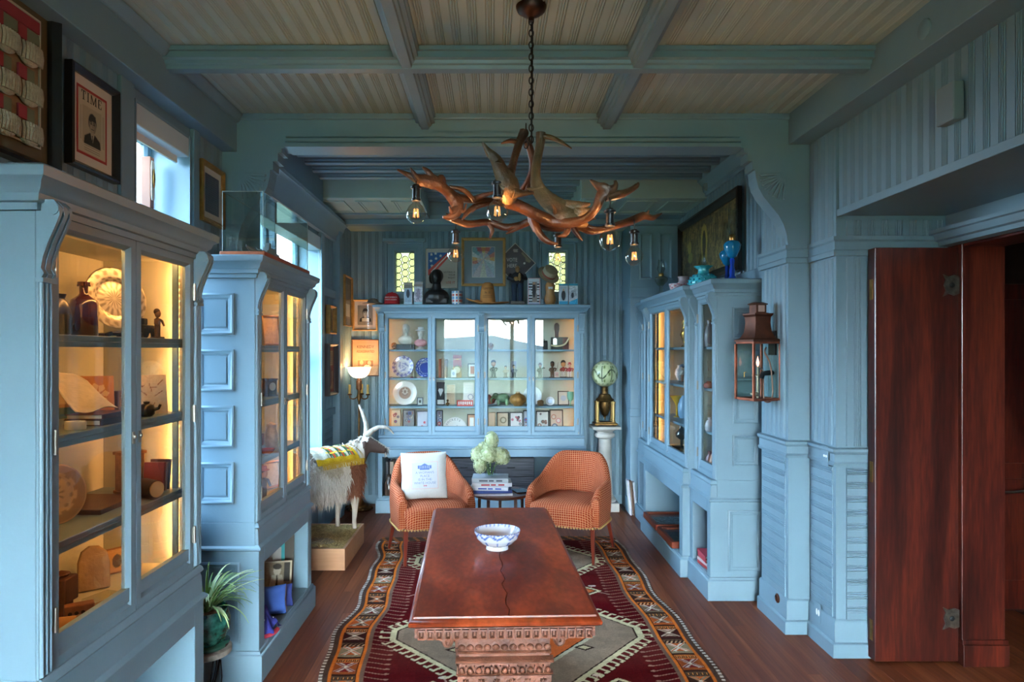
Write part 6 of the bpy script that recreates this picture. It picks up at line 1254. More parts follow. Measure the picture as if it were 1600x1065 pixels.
PLAST = M('white_plaster', '#d5cfc4', .7); bust('white plaster bust on a black block', XI(633.5), DI+.02, S1, .275, PLAST, PLAST, M('black_base', '#20211f', .4)); bust('pink-coated china bust in a white hat', XI(657), DI+.02, S1, .235, M('china_skin', '#d9cfc6', .3), M('china_pink', '#c98a8d', .3), None, M('china_white', '#dfe0e0', .3))
def thing_lathe(name, label, cat, loc, prof, mat, n=18, group=None, part='body', rad=None, rz=0):
    t = T(name, label, cat, loc, rz, group); MB().lathe(prof, n, rad=rad).build(part, mat, t, 50); return t
o = thing_lathe('tan_ball', 'small tan globe at the end of the top shelf', 'ornament', (XI(616), DI, S1), [(.018, 0), (.02, .004), (.008, .01), (.025, .018), (.033, .04), (.03, .058), (.015, .072), (.0001, .075)], M('tan_globe', '#b98a5c', .5, var=.3, vs_=60))
for lab, u, col in (('small round white badge on the second shelf', 613, '#c9bfb5'), ('small dark red badge below the purple plate', 645, '#7d3038'), ('small pink striped badge below the blue plate', 655.5, '#b08a92')):
    thing_lathe('badge', lab, 'badge', (XI(u), DI-.09, S2), [(.0001, 0), (.022, .0), (.022, .006), (.012, .014), (.0001, .016)], M('badge'+col, col, .3), group='badges on the second shelf')
def pins(n, seed, base, cols):
    def f(c):
        rnd = random.Random(seed); c.rect(0, 0, c.w, c.h, base)
        for i in range(n):
            x, z, r_ = rnd.uniform(.02, c.w-.02), rnd.uniform(.02, c.h-.02), rnd.uniform(.010, .020); k = rnd.choice(cols); c.ell(x, z, r_, r_, k); c.ell(x, z, r_*.55, r_*.5, rnd.choice(cols+['#d8d4cc'])); c.line(x-r_*.6, z, x+r_*.6, z, .003, '#3a3436')
    return f
def shelf_frame(label, u0, u1, v0, z, fmat, fn, fw=.010, d=DI, tilt=-.12, group='button frames on the cabinet floor', res=.0028, rz=0):
    W, H = (u1-u0)*d/F, VZ(v0, d)-z; c = Cv(W-fw*1.6, H-fw*1.6, res, '#cfc6ba'); fn(c); return picture(label, (UX((u0+u1)/2, d), d, z+.002), rz, W, H, fmat, fw, c, 0, PAPER, depth=.012, tilt=tilt, group=group, pane=False, name='small_picture', cat='small picture')
PALEF = M('pale_frame', '#b9a183', .5); RB = ['#a8383c', '#3d5a94', '#c9b7a8', '#7d6a78']
shelf_frame('pale frame of badges at the end of the cabinet floor', 610, 626, 640, S4, PALEF, pins(6, 1, '#d3bfa6', RB)); shelf_frame('dark frame crowded with badges and a green triangle', 629, 648, 640, S4, M('dark_wood_frame', '#4b3830', .5), lambda c: (pins(16, 2, '#8f8a86', RB+['#3b3638'])(c), c.poly([(.07, .01), (.11, .01), (.09, .05)], '#4aa07a')))
shelf_frame('grey frame with two red badges', 651, 669, 642, S4, M('grey_frame', '#6d6a70', .5), lambda c: (c.rect(0, 0, c.w, c.h, '#b9b6c2'), c.ell(.075, .09, .012, .014, '#b8424a'), c.ell(.05, .045, .014, .014, '#b8424a')))
shelf_frame('narrow black frame of striped ribbons', 681.5, 692, 641, S4, BLACKF, pins(14, 3, '#8d8f9c', RB)); shelf_frame('orange-matted frame at the second door edge', 730, 743, 647, S4, M('brown_frame', '#3a2a22', .4), lambda c: (c.rect(0, 0, c.w, c.h, '#c98f70'), c.rect(.02, .03, c.w-.01, c.h-.03, '#d8cfc4')))
shelf_frame('plain pale frame inside the third door', 762, 774.5, 644, S4, PALEF, lambda c: c.rect(0, 0, c.w, c.h, '#cfae92')); shelf_frame('black frame with one large round picture', 776, 795, 644, S4, BLACKF, lambda c: (c.rect(0, 0, c.w, c.h, '#d0b59a'), c.ell(c.w*.55, c.h*.6, .035, .035, '#8d7a62'), c.ell(c.w*.55, c.h*.6, .022, .022, '#c7b49c'), c.ell(.02, .025, .012, .012, '#a5543c')))
shelf_frame('black frame of red badges in the third door', 796.5, 817, 644, S4, BLACKF, pins(9, 6, '#d0c2bc', ['#a8323c', '#3b2d30', '#c9737a'])); shelf_frame('black frame half hidden behind the door stile', 817.5, 829, 641, S4, BLACKF, pins(5, 7, '#9f9aa0', RB))
shelf_frame('black frame of small charms in the fourth door', 838, 858, 642, S4, BLACKF, pins(9, 8, '#cdc6c0', ['#8a4a30', '#5c7a4a', '#3b3436'])); shelf_frame('brown frame of three large round badges', 859, 880, 640, S4, M('dark_wood_frame', '#4b3830', .5), lambda c: (c.rect(0, 0, c.w, c.h, '#c9a892'), c.ell(.035, .15, .027, .027, '#b06a50'), c.ell(.035, .15, .018, .018, '#c9b09c'), c.ell(.085, .11, .027, .027, '#c9777a'), c.ell(.085, .11, .018, .018, '#dccbc6'), c.ell(.045, .05, .03, .03, '#4c5a78'), c.ell(.045, .05, .02, .02, '#c3bfc4')))
shelf_frame('small card leaning at the cabinet floor edge', 878, 890, 665, S4, None, lambda c: c.rect(.01, .01, c.w-.01, c.h-.01, '#8f8496'), d=7.2)
fn_ = T('paper_fan', 'white paper fan with curved black lettering on the cabinet floor', 'fan', (XI(711), DI, S4+.002))
MB().prism([(-.11, 0)]+[(.125*math.cos(a), .03+.125*math.sin(a)) for a in [PI*.97-k*PI*.94/16 for k in range(17)]]+[(.11, 0)], 'y', -.004, 0).build('fan_leaf', M('fan_paper', '#d3cbc6', .8), fn_)
for i, ch in enumerate('SOCKETE'):
    a = math.radians(150-i*15); o = text(ch, .030, fn_, (.10*math.cos(a), -.0045, .03+.10*math.sin(a)), rot=(PI/2, 0, 0)); o.rotation_euler = (PI/2, -(a-PI/2), 0)
text('10', .022, fn_, (.02, -.0045, .06))
shelf_frame('black-framed white heart print on the third shelf', 682, 695, 597, S3, BLACKF, lambda c: (c.rect(0, 0, c.w, c.h, '#2a2a2e'), c.ell(.027, .15, .016, .02, '#c9c9cc'), c.ell(.047, .15, .016, .02, '#c9c9cc'), c.poly([(.012, .145), (.062, .145), (.035, .085)], '#c9c9cc'), c.rect(0, 0, c.w, .05, '#d5d3d2')), group=None)
shelf_frame('leaning tan wooden panel behind a small bust', 697, 712, 600, S3, None, lambda c: (c.rect(0, 0, c.w, c.h, '#b99a7c'), c.noise(.1, 3)), group=None); bust('tiny dark bronze bust before the tan panel', XI(700), DI-.07, S3, .075, DBRASS, DBRASS)
shelf_frame('tall cream paper printed in grey', 723, 741, 597, S3, None, lambda c: (c.rect(0, 0, c.w, c.h, '#cfc1b8'), c.ell(.075, .08, .03, .03, '#7a7788', 1, .75), [c.line(.02, .2-i*.015, .1, .2-i*.015, .003, '#9d9290') for i in range(5)]), group=None)
rb = T('red_banner', 'red pennant strip with white lettering along the third shelf', 'banner', (XI(727), DI-.10, S3+.001)); MB().box(-.085, .085, -.003, 0, 0, .062).build('strip', M('banner_red', '#b73a2e', .6), rb); [MB().box(-.07+k*.022, -.056+k*.022, -.0037, -.003, .014+.004*(k % 2), .048).build('banner_mark', SW, rb) for k in range(7)]
shelf_frame('tiny pale photograph beside the portrait plate', 651.5, 661, 621, S3, M('grey_frame', '#6d6a70', .5), lambda c: (c.rect(0, 0, c.w, c.h, '#b9b8b0'), c.ell(c.w/2, c.h/2, .012, .016, '#4a443e')), group=None, d=7.22)
# second shelf, middle doors
for i, (lab, u, col, h) in enumerate((('upright orange book on the second shelf', 687.5, '#b5603a', .20), ('upright pale book beside the orange one', 692, '#c9b8a4', .21), ('upright brown book in the second door', 696.5, '#8d5a40', .195))):
    t = T('book', lab, 'book', (XI(u), DI+.05, S2+.0005), 0, 'upright books on the second shelf'); MB().box(-.013, .013, -.075, .075, 0, h).build('cover', M('cv'+col, col, .5), t, bevel=.002); MB().box(-.010, .010, -.07, .0765, .003, h+.0005).build('page_block', MAT['pages'], t)
t = T('gift_box', 'tall red box behind the round clock', 'box', (XI(714), DI+.09, S2)); MB().box(-.045, .045, -.03, .03, 0, .24).build('carton', M('dark_red_card', '#9c2c28', .5), t, bevel=.002); MB().box(-.046, .046, -.031, .031, .19, .2).build('band', DBRASS, t)
t = T('mantel_clock', 'small arched brass clock on the second shelf', 'clock', (XI(714), DI+.0, S2)); MB().prism([(-.05, 0), (.05, 0), (.05, .08)]+[(.05*math.cos(a), .08+.05*math.sin(a)) for a in [k*PI/10 for k in range(1, 10)]]+[(-.05, .08)], 'y', -.02, .02).build('clock_case', DBRASS, t, bevel=.003); MB().lathe([(.036, 0), (.036, .003), (.0001, .003)], 24).xf(Matrix.Translation((0, -.02, .082)) @ Matrix.Rotation(PI/2, 4, 'X')).build('dial', M('dial_cream', '#b9ab90', .5), t)
shelf_frame('small white card standing on the second shelf', 704, 713.5, 577, S2, None, lambda c: (c.rect(0, 0, c.w, c.h, '#d2d2d8'), c.ell(c.w/2, c.h/2, .015, .02, '#8f93a6')), group=None, d=7.2); shelf_frame('small square picture in the second door corner', 731, 744, 568, S2, BLACKF, lambda c: (c.rect(0, 0, c.w, c.h, '#d0c8bc'), c.rect(.02, .03, .06, .11, '#a8483a')), group=None)
def figurine(label, x, y, z, h, coat, legs, head, hat=None, base='#3b2d22', pose=0, group='figurines in the wide cabinet', big=1.0, prop=None, rz=0):
    """small painted standing figure; big = head size"""
    t = T('figurine', label, 'figurine', (x, y, z), rz, group); s = h; mc = lambda c: M('fig'+c, c, .5)
    MB().lathe([(.22*s, 0), (.22*s, .04*s), (.2*s, .05*s), (.0001, .05*s)], 14).build('base', mc(base), t, 40)
    MB().tube([(-.07*s, 0, .05*s), (-.06*s, 0, .42*s)], [.055*s, .075*s], 8).tube([(.08*s, -.02*s*pose, .05*s), (.06*s, 0, .42*s)], [.055*s, .075*s], 8).build('legs', mc(legs), t, 60)
    MB().ell((0, 0, .52*s), (.13*s, .09*s, .17*s)).tube([(-.12*s, 0, .62*s), (-.2*s, -.03*s, .48*s), (-.14*s, -.12*s, .42*s)], [.05*s, .045*s, .035*s], 7).tube([(.12*s, 0, .62*s), (.24*s, -.04*s, .58*s+.1*s*pose), (.3*s if pose else .16*s, -.14*s, .55*s+.1*s*pose if pose else .42*s)], [.05*s, .045*s, .035*s], 7).build('coat', mc(coat), t, 60)
    MB().ell((0, -.01*s, .68*s+.13*s*big), (.10*s*big, .10*s*big, .13*s*big)).build('head', mc(head), t, 60); MB().ell((0, .02*s, .72*s+.16*s*big), (.105*s*big, .105*s*big, .11*s*big)).build('hair', mc('#3a2a20'), t, 60)
    if hat: MB().lathe([(.16*s, 0), (.16*s, .02*s), (.09*s, .03*s), (.085*s, .12*s), (.0001, .13*s)], 14, (0, 0, .68*s+.22*s*big)).build('hat', mc(hat), t, 50)
    if prop: MB().tube([(.28*s, -.12*s, .4*s), (.36*s, -.14*s, 1.0*s)], .018*s, 6).build('sword', mc(prop), t)
    return t
figurine('bald bobblehead in a black suit in the third door', XI(771), DI, S2, .17, '#22242a', '#1c1e22', '#b57c52', big=1.5); figurine('slim pale figurine in the third door', XI(790), DI+.03, S2, .13, '#b9a58a', '#8f8270', '#c9a584'); figurine('small figurine before a grey card in the third door', XI(803), DI+.02, S2, .14, '#5d5a66', '#2f2e34', '#a97c5c')
shelf_frame('grey photograph card behind a small figurine', 798, 808, 563, S2, None, lambda c: (c.rect(0, 0, c.w, c.h, '#8d8c98'), c.ell(c.w/2, c.h*.6, .016, .022, '#c2b4aa')), group=None, d=7.34)
t = thing_lathe('tan_ball', 'small copper ball on the top shelf of the third door', 'ornament', (XI(767), DI, S1), [(.012, 0), (.014, .004), (.022, .012), (.032, .035), (.028, .055), (.01, .068), (.0001, .07)], M('copper_ball', '#a5643c', .35, .5))
t = T('glass_elephant', 'green glass animal on the third shelf', 'ornament', (XI(785.5), DI-.01, S3+.005)); baked(MB().ell((0, 0, .075), (.075, .05, .05)).ell((-.075, 0, .095), (.035, .03, .035)).tube([(-.10, 0, .09), (-.125, -.01, .06), (-.12, -.01, .02)], [.016, .012, .008], 8).tube([(-.045, -.03, .06), (-.045, -.03, .0)], .018, 8).tube([(.045, -.03, .06), (.045, -.03, .0)], .018, 8).tube([(-.045, .03, .06), (-.045, .03, .0)], .018, 8).tube([(.045, .03, .06), (.045, .03, .0)], .018, 8).build('animal_body', M('green_glass', '#7f9a72', .15, coat=.6, var=.3, vs_=20), t), .006, 2)
t = thing_lathe('gilt_pot', 'round amber pot on the third shelf', 'pot', (XI(809), DI-.05, S3), [(.045, 0), (.05, .008), (.085, .04), (.09, .075), (.07, .11), (.03, .125), (.02, .135), (.022, .15), (.0001, .152)], M('amber_glaze', '#9c6a34', .3, .2, var=.35, vs_=22), 22)
t = T('fruit_carving', 'dark red carved ornament on the third shelf', 'ornament', (XI(766.5), DI+.05, S3+.005)); baked(MB().ell((0, 0, .035), (.05, .04, .035)).ell((-.02, 0, .075), (.03, .03, .035)).ell((.03, 0, .06), (.03, .03, .03)).build('carving', M('red_carving', '#7d3f2c', .4), t), .006, 2)
# fourth door
t = T('black_case', 'small black leather case on the top shelf', 'case', (XI(846.5), DI, S1)); MB().box(-.062, .062, -.035, .035, 0, .075).prism([(-.035, .075), (.035, .075), (.02, .095), (-.02, .095)], 'x', -.06, .06).build('case_body', M('black_leather', '#1b1c1f', .45), t, bevel=.004); MB().box(-.01, .01, -.038, -.035, .055, .07).build('clasp', BRASS, t); MB().tube(bez([(-.03, 0, .094), (-.02, 0, .11), (.02, 0, .11), (.03, 0, .094)], 4), .004, 6).build('handle', MAT['black_leather'], t)
t = T('ornate_box', 'dark ornamented box draped with a cream strap', 'box', (XI(874), DI, S1)); MB().box(-.09, .09, -.05, .05, .0, .13).build('box_body', M('dark_box', '#2b2724', .4, var=.4, vs_=30), t, bevel=.005); MB().prism([(-.07, .05), (-.03, .05), (-.03, .11), (-.05, .12), (-.07, .11)], 'y', -.053, -.05).build('silver_plate', STEEL, t); MB().tube(bez([(-.095, -.055, .045), (-.03, -.06, .035), (.05, -.06, .055), (.095, -.055, .12)], 5), [(.012, .003)]*16, 6).build('cream_strap', M('cream_strap', '#c9b58f', .8), t, 60); MB().box(.03, .095, -.054, -.05, 0, .12).build('leather_flap', M('red_leather', '#5c2a22', .5), t)
t = T('wooden_paddle', 'dark wooden paddle standing behind the ornamented box', 'paddle', (XI(871), DI+.08, S1)); MB().prism([(-.018, 0), (.018, 0), (.02, .18), (.028, .22), (.026, .265), (.012, .285), (-.012, .285), (-.026, .265), (-.028, .22), (-.02, .18)], 'y', -.008, .008).build('paddle_body', M('dark_paddle', '#3f2218', .35), t, bevel=.004)
figurine('aiming soldier figurine on the second shelf', XI(844), DI, S2, .155, '#5d5646', '#4a4638', '#a97a58', '#6b4a3a', '#4a4a34', 1); figurine('brown robed figurine with raised sword', XI(863), DI, S2, .165, '#6b4428', '#7d5638', '#6b4428', None, '#5b3a24', 0, prop='#8d8478', big=1.3); figurine('bobblehead with an orange face and red coat', XI(880.5), DI+.03, S2, .165, '#a33c30', '#c9c2b8', '#c98a54', big=1.55); figurine('red and white striped figurine at the door edge', XI(890), DI, S2, .16, '#a8404a', '#d0c9c6', '#c9a08a', '#b04850')
shelf_frame('small pink card between two figurines', 865.5, 874, 580, S2, None, lambda c: (c.rect(0, 0, c.w, c.h, '#cda69a'), [c.line(.01, .04-i*.01, .05, .04-i*.01, .002, '#8d6a64') for i in range(3)]), group=None, d=7.19)
thing_lathe('brown_medal', 'round brown medallion before the white plate', 'medal', (XI(844), DI-.05, S3), [(.03, 0), (.034, .02), (.034, .05), (.02, .06), (.0001, .062)], M('brown_medal', '#8a6a44', .5, var=.3, vs_=40))
plate('small white dish propped on the third shelf', XI(859), DI-.03, S3, .047, lambda a, t: '#b9c3d8' if t*7 < .9 else '#dedde0'); shelf_frame('dark-framed small print behind the green glass', 871.5, 889, 611, S3, M('dark_wood_frame', '#4b3830', .5), lambda c: (c.rect(0, 0, c.w, c.h, '#cdb7a4'), c.ell(c.w*.5, c.h*.5, .03, .03, '#b0a8b4')), group=None)
thing_lathe('green_goblet', 'green glass goblet at the fourth door edge', 'goblet', (XI(890), DI-.08, S3), [(.03, 0), (.03, .004), (.006, .01), (.006, .05), (.03, .07), (.036, .11), (.034, .15), (.031, .15), (.03, .075), (.0001, .065)], M('green_goblet', '#7fae90', .1, coat=.6))
# niche below
ST_ = M('black_lacquer', '#26272b', .28, coat=.5, var=.7, vs_=9, c2='#5b5d63', stretch=(.4, 1, 22))  # lighter streaks paint a horizontal sheen into the lacquer colour
for lab, u0, u1 in (('black streaked storage chest behind the side table', 690, 760.5), ('black streaked storage chest behind the empty chair', 761.5, 834)):
    t = T('storage_chest', lab, 'chest', (UX((u0+u1)/2, 7.2), 7.22, .1705)); w2 = (u1-u0)/2*7.2/F; MB().box(-w2, w2, -.12, .12, 0, .385).build('chest_body', ST_, t, bevel=.004); MB().box(-w2+.002, w2-.002, -.123, -.12, .19, .196).build('drawer_gap', IRON, t)
    for z in (.1, .29): MB().tube([(-.04, -.123, z), (-.03, -.14, z), (.03, -.14, z), (.04, -.123, z)], .004, 6).build('pull', IRON, t)
t = thing_lathe('brown_jar', 'squat brown glass jar in the niche beside the horned animal', 'jar', (UX(608, 7.12), 7.12, .1705), [(.05, 0), (.055, .01), (.055, .12), (.03, .16), (.022, .18), (.022, .21), (.026, .215), (.0001, .215)], M('brown_jar', '#4a3a30', .15, coat=.7), 20)
for lab, u, col, w2 in (('upright beige folder in the niche', 614, '#b9a58c', .02), ('upright grey folder in the niche', 606.5, '#6b6f78', .012)):
    t = T('document_folder', lab, 'folder', (UX(u, 7.3), 7.31, .1705)); MB().box(-w2, w2, -.1, .1, 0, .33).build('folder_cover', M('fold'+col, col, .7), t, bevel=.002)
# ================================================================== inside the nearest cabinet
def LX(u, x): return x*F/(u-U0)                       # depth at which pixel column u meets the plane X = x
A1, A2, A3, A4 = 1.7185, 1.4255, 1.1175, .8085
x = -1.42; y = LX(131, x); bt = T('brown_bottle', 'square-shouldered dark red glass bottle in the nearest cabinet', 'bottle', (x, y, A1))
MB().lathe([(.040, 0), (.044, .004), (.045, .11), (.04, .128), (.02, .142), (.014, .15), (.014, .175), (.02, .178), (.02, .19), (.0001, .19)], 20).build('bottle_glass', M('oxblood_glass', '#3f0f0d', .12, coat=.8), bt, 50); MB().lathe([(.0215, .176), (.0215, .182)], 16, cap=False).build('lip_ring', M('oxblood_glass', '#3f0f0d', .12, coat=.8), bt, 50)
y = LX(100, x); thing_lathe('dark_jug', 'black jug beside the red glass bottle', 'jug', (x-.02, y, A1), [(.03, 0), (.04, .01), (.042, .07), (.03, .11), (.02, .125), (.025, .14), (.0001, .14)], M('black_glaze', '#1d1712', .3, coat=.4))
sp = plate('large embossed silver plate on a dark stand', -1.44, LX(178, -1.44), A1+.0285, .122, lambda a, t: ('#c9bfae' if math.sin(a*16)*math.sin(t*40) > -.2 else '#8d8270'), .22, math.radians(62), mat=attr_mat('silver_plate_print', .28), name='silver_plate')
for m in (MAT['silver_plate_print'],): m.node_tree.nodes['Principled BSDF'].inputs['Metallic'].default_value = .85
MB().tube([(-.05, -.03, -.018), (-.04, -.05, -.012), (.04, -.05, -.012), (.05, -.03, -.018), (.05, .05, -.018)], .008, 6).tube([(-.05, .05, -.018), (-.05, -.03, -.018)], .008, 6).build('plate_stand', IRON, sp, 50)
# second shelf: papers, carton, cards
x = -1.44; nwp = T('folded_newspaper', 'limp old newspaper draped over books on the second shelf', 'newspaper', (x, LX(104, x), A2+.040))
c = Cv(.17, .26, .005, '#c9bfae'); c.noise(.08, 3)
for i in range(24): c.line(.015, .245-i*.010, .155, .245-i*.010, .002, '#8d8272', .35)
npo = c.build('sheet', nwp, rot=(0, 0, math.radians(75)), fn=lambda v: np.stack([v[:, 0], -.05+.13*(1-v[:, 2]/.26)*-1+.05, .16*(v[:, 2]/.26)**1.25*(.75-2.2*v[:, 0])+.006*np.sin(v[:, 0]*40)+.008+.02*(v[:, 0]+.1)], 1)); npo.data.polygons.foreach_set('use_smooth', [True]*len(npo.data.polygons))
sft = npo.modifiers.new('t', 'SOLIDIFY'); sft.thickness = .003
c = Cv(.11, .15, .004, '#c08a45'); c.rect(.02, .05, .09, .11, '#d9b070'); c.rect(0, 0, c.w, .04, '#4a6b52')
picture('orange and green booklet behind the newspaper', (-1.52, LX(109, -1.52), A2+.001), math.radians(60), .115, .155, None, .004, c, 0, M('green_board', '#3f5c46', .7), tilt=-.15, pane=False, name='booklet', cat='booklet')
c = Cv(.11, .155, .002, '#b87a3e'); 
for k in range(8):
    a = k*PI/4+.2; px_, pz_ = .055+.03*math.cos(a), .082+.036*math.sin(a); c.poly([(.055+.008*math.cos(a), .082+.008*math.sin(a)), (px_-.012*math.sin(a), pz_+.012*math.cos(a)), (px_+.012*math.cos(a), pz_+.012*math.sin(a)), (px_+.012*math.sin(a), pz_-.012*math.cos(a))], '#e0bf8d')
c.ell(.055, .082, .009, .009, '#8a5526')
picture('tan card with a pale eight-petalled flower', (-1.42, LX(152, -1.42), A2+.001), math.radians(35), .113, .158, None, .004, c, 0, M('tan_board', '#8f5c30', .7), tilt=-.28, pane=False, name='flower_card', cat='card')
y = LX(180, -1.46); thing_lathe('reel', 'small dark ribbed cylinder beside the flower card', 'cylinder', (-1.46, y, A2), [(.022, 0)]+[(.020+.002*(k % 2), .004+k*.006) for k in range(14)]+[(.022, .09), (.0001, .09)], M('dark_reel', '#4a2f24', .5))
for i, (lab, cov, h) in enumerate((('lower flat brown book on the second shelf', '#4a2c22', .02), ('upper flat dark red book on the second shelf', '#5a2a24', .016))): book(lab, (-1.335, LX(152, -1.335), A2+.0005+i*.021), (.17, .12, h), L90+.05*i, cov, group='flat books in the nearest cabinet')
thing_lathe('white_roll', 'short white paper roll lying by the flat books', 'roll', (-1.30, LX(118, -1.30), A2), [(.028, 0), (.03, .004), (.03, .022), (.028, .026), (.012, .026), (.012, .006), (.0001, .006)], PAPER)
# second door, upper shelves
x = -1.33; t = T('cast_toy', 'black cast iron toy carriage on the top shelf', 'toy', (x, LX(225, x), A1), L90)
MB().box(-.045, .045, -.018, .018, .02, .05).box(-.03, .0, -.015, .015, .05, .075).tube([(.045, 0, .03), (.09, 0, .035), (.11, 0, .03)], .007, 6).build('toy_body', IRON, t, bevel=.004)
for xx in (-.03, .03):
    for yy in (-.022, .022): MB().lathe([(.02, -.003), (.02, .003), (.0001, .003)], 12).xf(Matrix.Translation((xx, yy, .02)) @ Matrix.Rotation(PI/2, 4, 'X')).build('wheel', IRON, t)
figurine('thin brown doll on the top shelf of the nearest cabinet', -1.28, LX(246, -1.28), A1, .115, '#6d5232', '#7a6040', '#8d6a44', group=None, rz=L90)
c = Cv(.13, .15, .003, '#cdb8a0'); c.noise(.06, 3)
for i in range(14): x0, z0 = random.uniform(.02, .1), random.uniform(.02, .12); c.line(x0, z0, x0+random.uniform(-.03, .03), z0+random.uniform(-.02, .03), .003, '#8a5a48')
picture('white card with a faint floral drawing in the nearest cabinet', (-1.31, LX(233, -1.31), A2+.001), math.radians(40), .135, .155, None, .004, c, 0, PAPER, tilt=-.2, pane=False, name='drawing_card', cat='card')
t = thing_lathe('dark_teapot', 'small dark round teapot before the drawing card', 'teapot', (-1.295, LX(229, -1.295), A2), [(.018, 0), (.028, .008), (.032, .025), (.024, .042), (.01, .048), (.012, .055), (.0001, .058)], M('black_glaze', '#1d1712', .3, coat=.4)); MB().tube([(.025, 0, .025), (.045, 0, .03), (.052, 0, .045)], [.008, .006, .005], 7).build('spout', MAT['black_glaze'], t); MB().tube(bez([(-.028, 0, .035), (-.05, 0, .035), (-.05, 0, .015), (-.03, 0, .015)], 4), .004, 6).build('handle', MAT['black_glaze'], t)
# third shelf
plate('round painted plate cut by the cabinet edge', -1.40, LX(84, -1.40), A3+.0, .095, lambda a, t: '#7d6a50' if .3 < t < .42 or math.sin(a*9)*math.sin(t*30) > .5 else '#a08a6a', .15, math.radians(60)); t = T('flat_board', 'dark worn wooden board lying on the third shelf', 'board', (-1.42, LX(146, -1.42), A3)); MB().box(-.10, .10, -.13, .13, 0, .018).build('board_body', wood('worn_board', '#1f120c', '#4a2a1a', 'y', .5), t, bevel=.003)
x = -1.42; t = T('shadow_lantern', 'upright brass toy stage with a bright pierced front', 'ornament', (x, LX(203, x), A3), math.radians(55)); MB().box(-.045, .045, -.025, .025, 0, .15).box(-.052, .052, -.03, .03, .15, .162).box(-.05, .05, -.03, .03, 0, .012).build('stage_case', M('gilt_case', '#8a5f34', .4, .5, var=.3, vs_=30), t, bevel=.002)
for k in range(7): MB().ell((-.002, -.026, .035+k*.016), (.016, .004, .006), 10, 6).build('pierced_boss', M('bright_gilt', '#e0b070', .3, .6), t, 60)
t = T('dark_barrel', 'short dark barrel lying with its pale round end forward', 'barrel', (-1.31, LX(227, -1.31), A3), math.radians(65)); MB().lathe([(.032, -.06), (.036, 0), (.032, .06)], 18).xf(Matrix.Translation((0, 0, .037)) @ Matrix.Rotation(PI/2, 4, 'X')).build('barrel_body', M('barrel_dark', '#2a211b', .45), t, 50); MB().lathe([(.030, 0), (.030, .004), (.0001, .005)], 18).xf(Matrix.Translation((0, -.061, .037)) @ Matrix.Rotation(PI/2, 4, 'X')).build('barrel_end', M('barrel_pale', '#b58a58', .6), t)
for i, (lab, col, hh) in enumerate((('thin red book leaning on the third shelf', '#7d2a2a', .115), ('thin tan book leaning on the third shelf', '#9c7048', .11), ('dark brown book leaning on the third shelf', '#4a2a20', .12))):
    y = LX(243, -1.33)+.024*i-.02; t = T('book', lab, 'book', (-1.33, y, A3+.001), L90, 'leaning books in the nearest cabinet'); t.rotation_euler = (0, .16, L90); MB().box(-.007, .007, -.04, .04, .001, hh).build('cover', M('cv'+col, col, .5), t, bevel=.0015); MB().box(-.005, .005, -.038, .0408, .003, hh+.0005).build('page_block', MAT['pages'], t)
# cabinet floor
x = -1.44; t = T('stone_tablet', 'round-topped pale stone tablet on the cabinet floor', 'tablet', (x, LX(147, x), A4+.001), math.radians(40)); t.rotation_euler = (-.12, 0, math.radians(40)); MB().prism([(-.052, 0), (.05, 0), (.052, .09), (.042, .13), (.018, .152), (-.012, .155), (-.038, .138), (-.05, .10)], 'y', -.014, .014).build('stone', M('sand_stone', '#a98a66', .9, var=.15, vs_=20, bump=.4, bs=60), t, bevel=.004)
t = T('holed_block', 'wooden block pierced by a row of four dark holes', 'block', (-1.33, LX(124, -1.33), A4+.0005), math.radians(35)); MB().box(-.042, .042, -.02, .02, 0, .05).build('block_body', M('reddish_block', '#7d4f34', .6, var=.2, vs_=30), t, bevel=.004)
for k in range(4): MB().lathe([(.006, 0), (.006, .002), (.0001, .002)], 10).xf(Matrix.Translation((-.027+k*.018, -.0195, .026)) @ Matrix.Rotation(PI/2, 4, 'X')).build('hole', M('hole_dark', '#120c08', .9), t)
t = T('plastic_box', 'clear flat specimen box between the tablet and the block', 'box', (-1.32, LX(160, -1.32), A4+.0005), math.radians(70)); MB().box(-.05, .05, -.035, .035, 0, .004).build('tray', M('tray_tan', '#a57c50', .7), t); MB().box(-.05, .05, -.035, .035, .0045, .035).build('lid', ACRY, t)
c = Cv(.075, .095, .003, '#c29052'); c.ell(.04, .045, .018, .026, '#5a4a2c'); c.frame(.004, '#8d6438')
picture('small orange picture box with a dark oval', (-1.46, LX(181, -1.46), A4+.001), math.radians(55), .08, .10, None, .003, c, 0, M('tan_board', '#8f5c30', .7), tilt=-.06, pane=False, name='picture_box', cat='box'); t = T('carved_post', 'dark carved wooden post at the cabinet floor edge', 'post', (-1.40, LX(96, -1.40), A4)); MB().box(-.025, .025, -.025, .025, 0, .05).box(-.035, .035, -.035, .035, .05, .13).lathe([(.02, .13), (.028, .14), (.0001, .15)], 12).build('post_body', M('post_wood', '#4a2818', .6, var=.3, vs_=20), t, bevel=.004)
t = T('paper_scroll', 'rolled tan paper scroll lying at the cabinet front', 'scroll', (-1.31, LX(106, -1.31), A4+.001), math.radians(20)); MB().lathe([(.018, -.08), (.021, -.07), (.021, .07), (.018, .08)], 16).xf(Matrix.Translation((0, 0, .021)) @ Matrix.Rotation(PI/2, 4, 'Y')).build('roll', M('scroll_tan', '#a57a4a', .8, var=.2, vs_=10), t, 50); MB().lathe([(.022, -.006), (.022, .006)], 16, cap=False).xf(Matrix.Translation((.03, 0, .021)) @ Matrix.Rotation(PI/2, 4, 'Y')).build('scroll_band', M('scroll_band', '#6b4a2a', .7), t, 50)
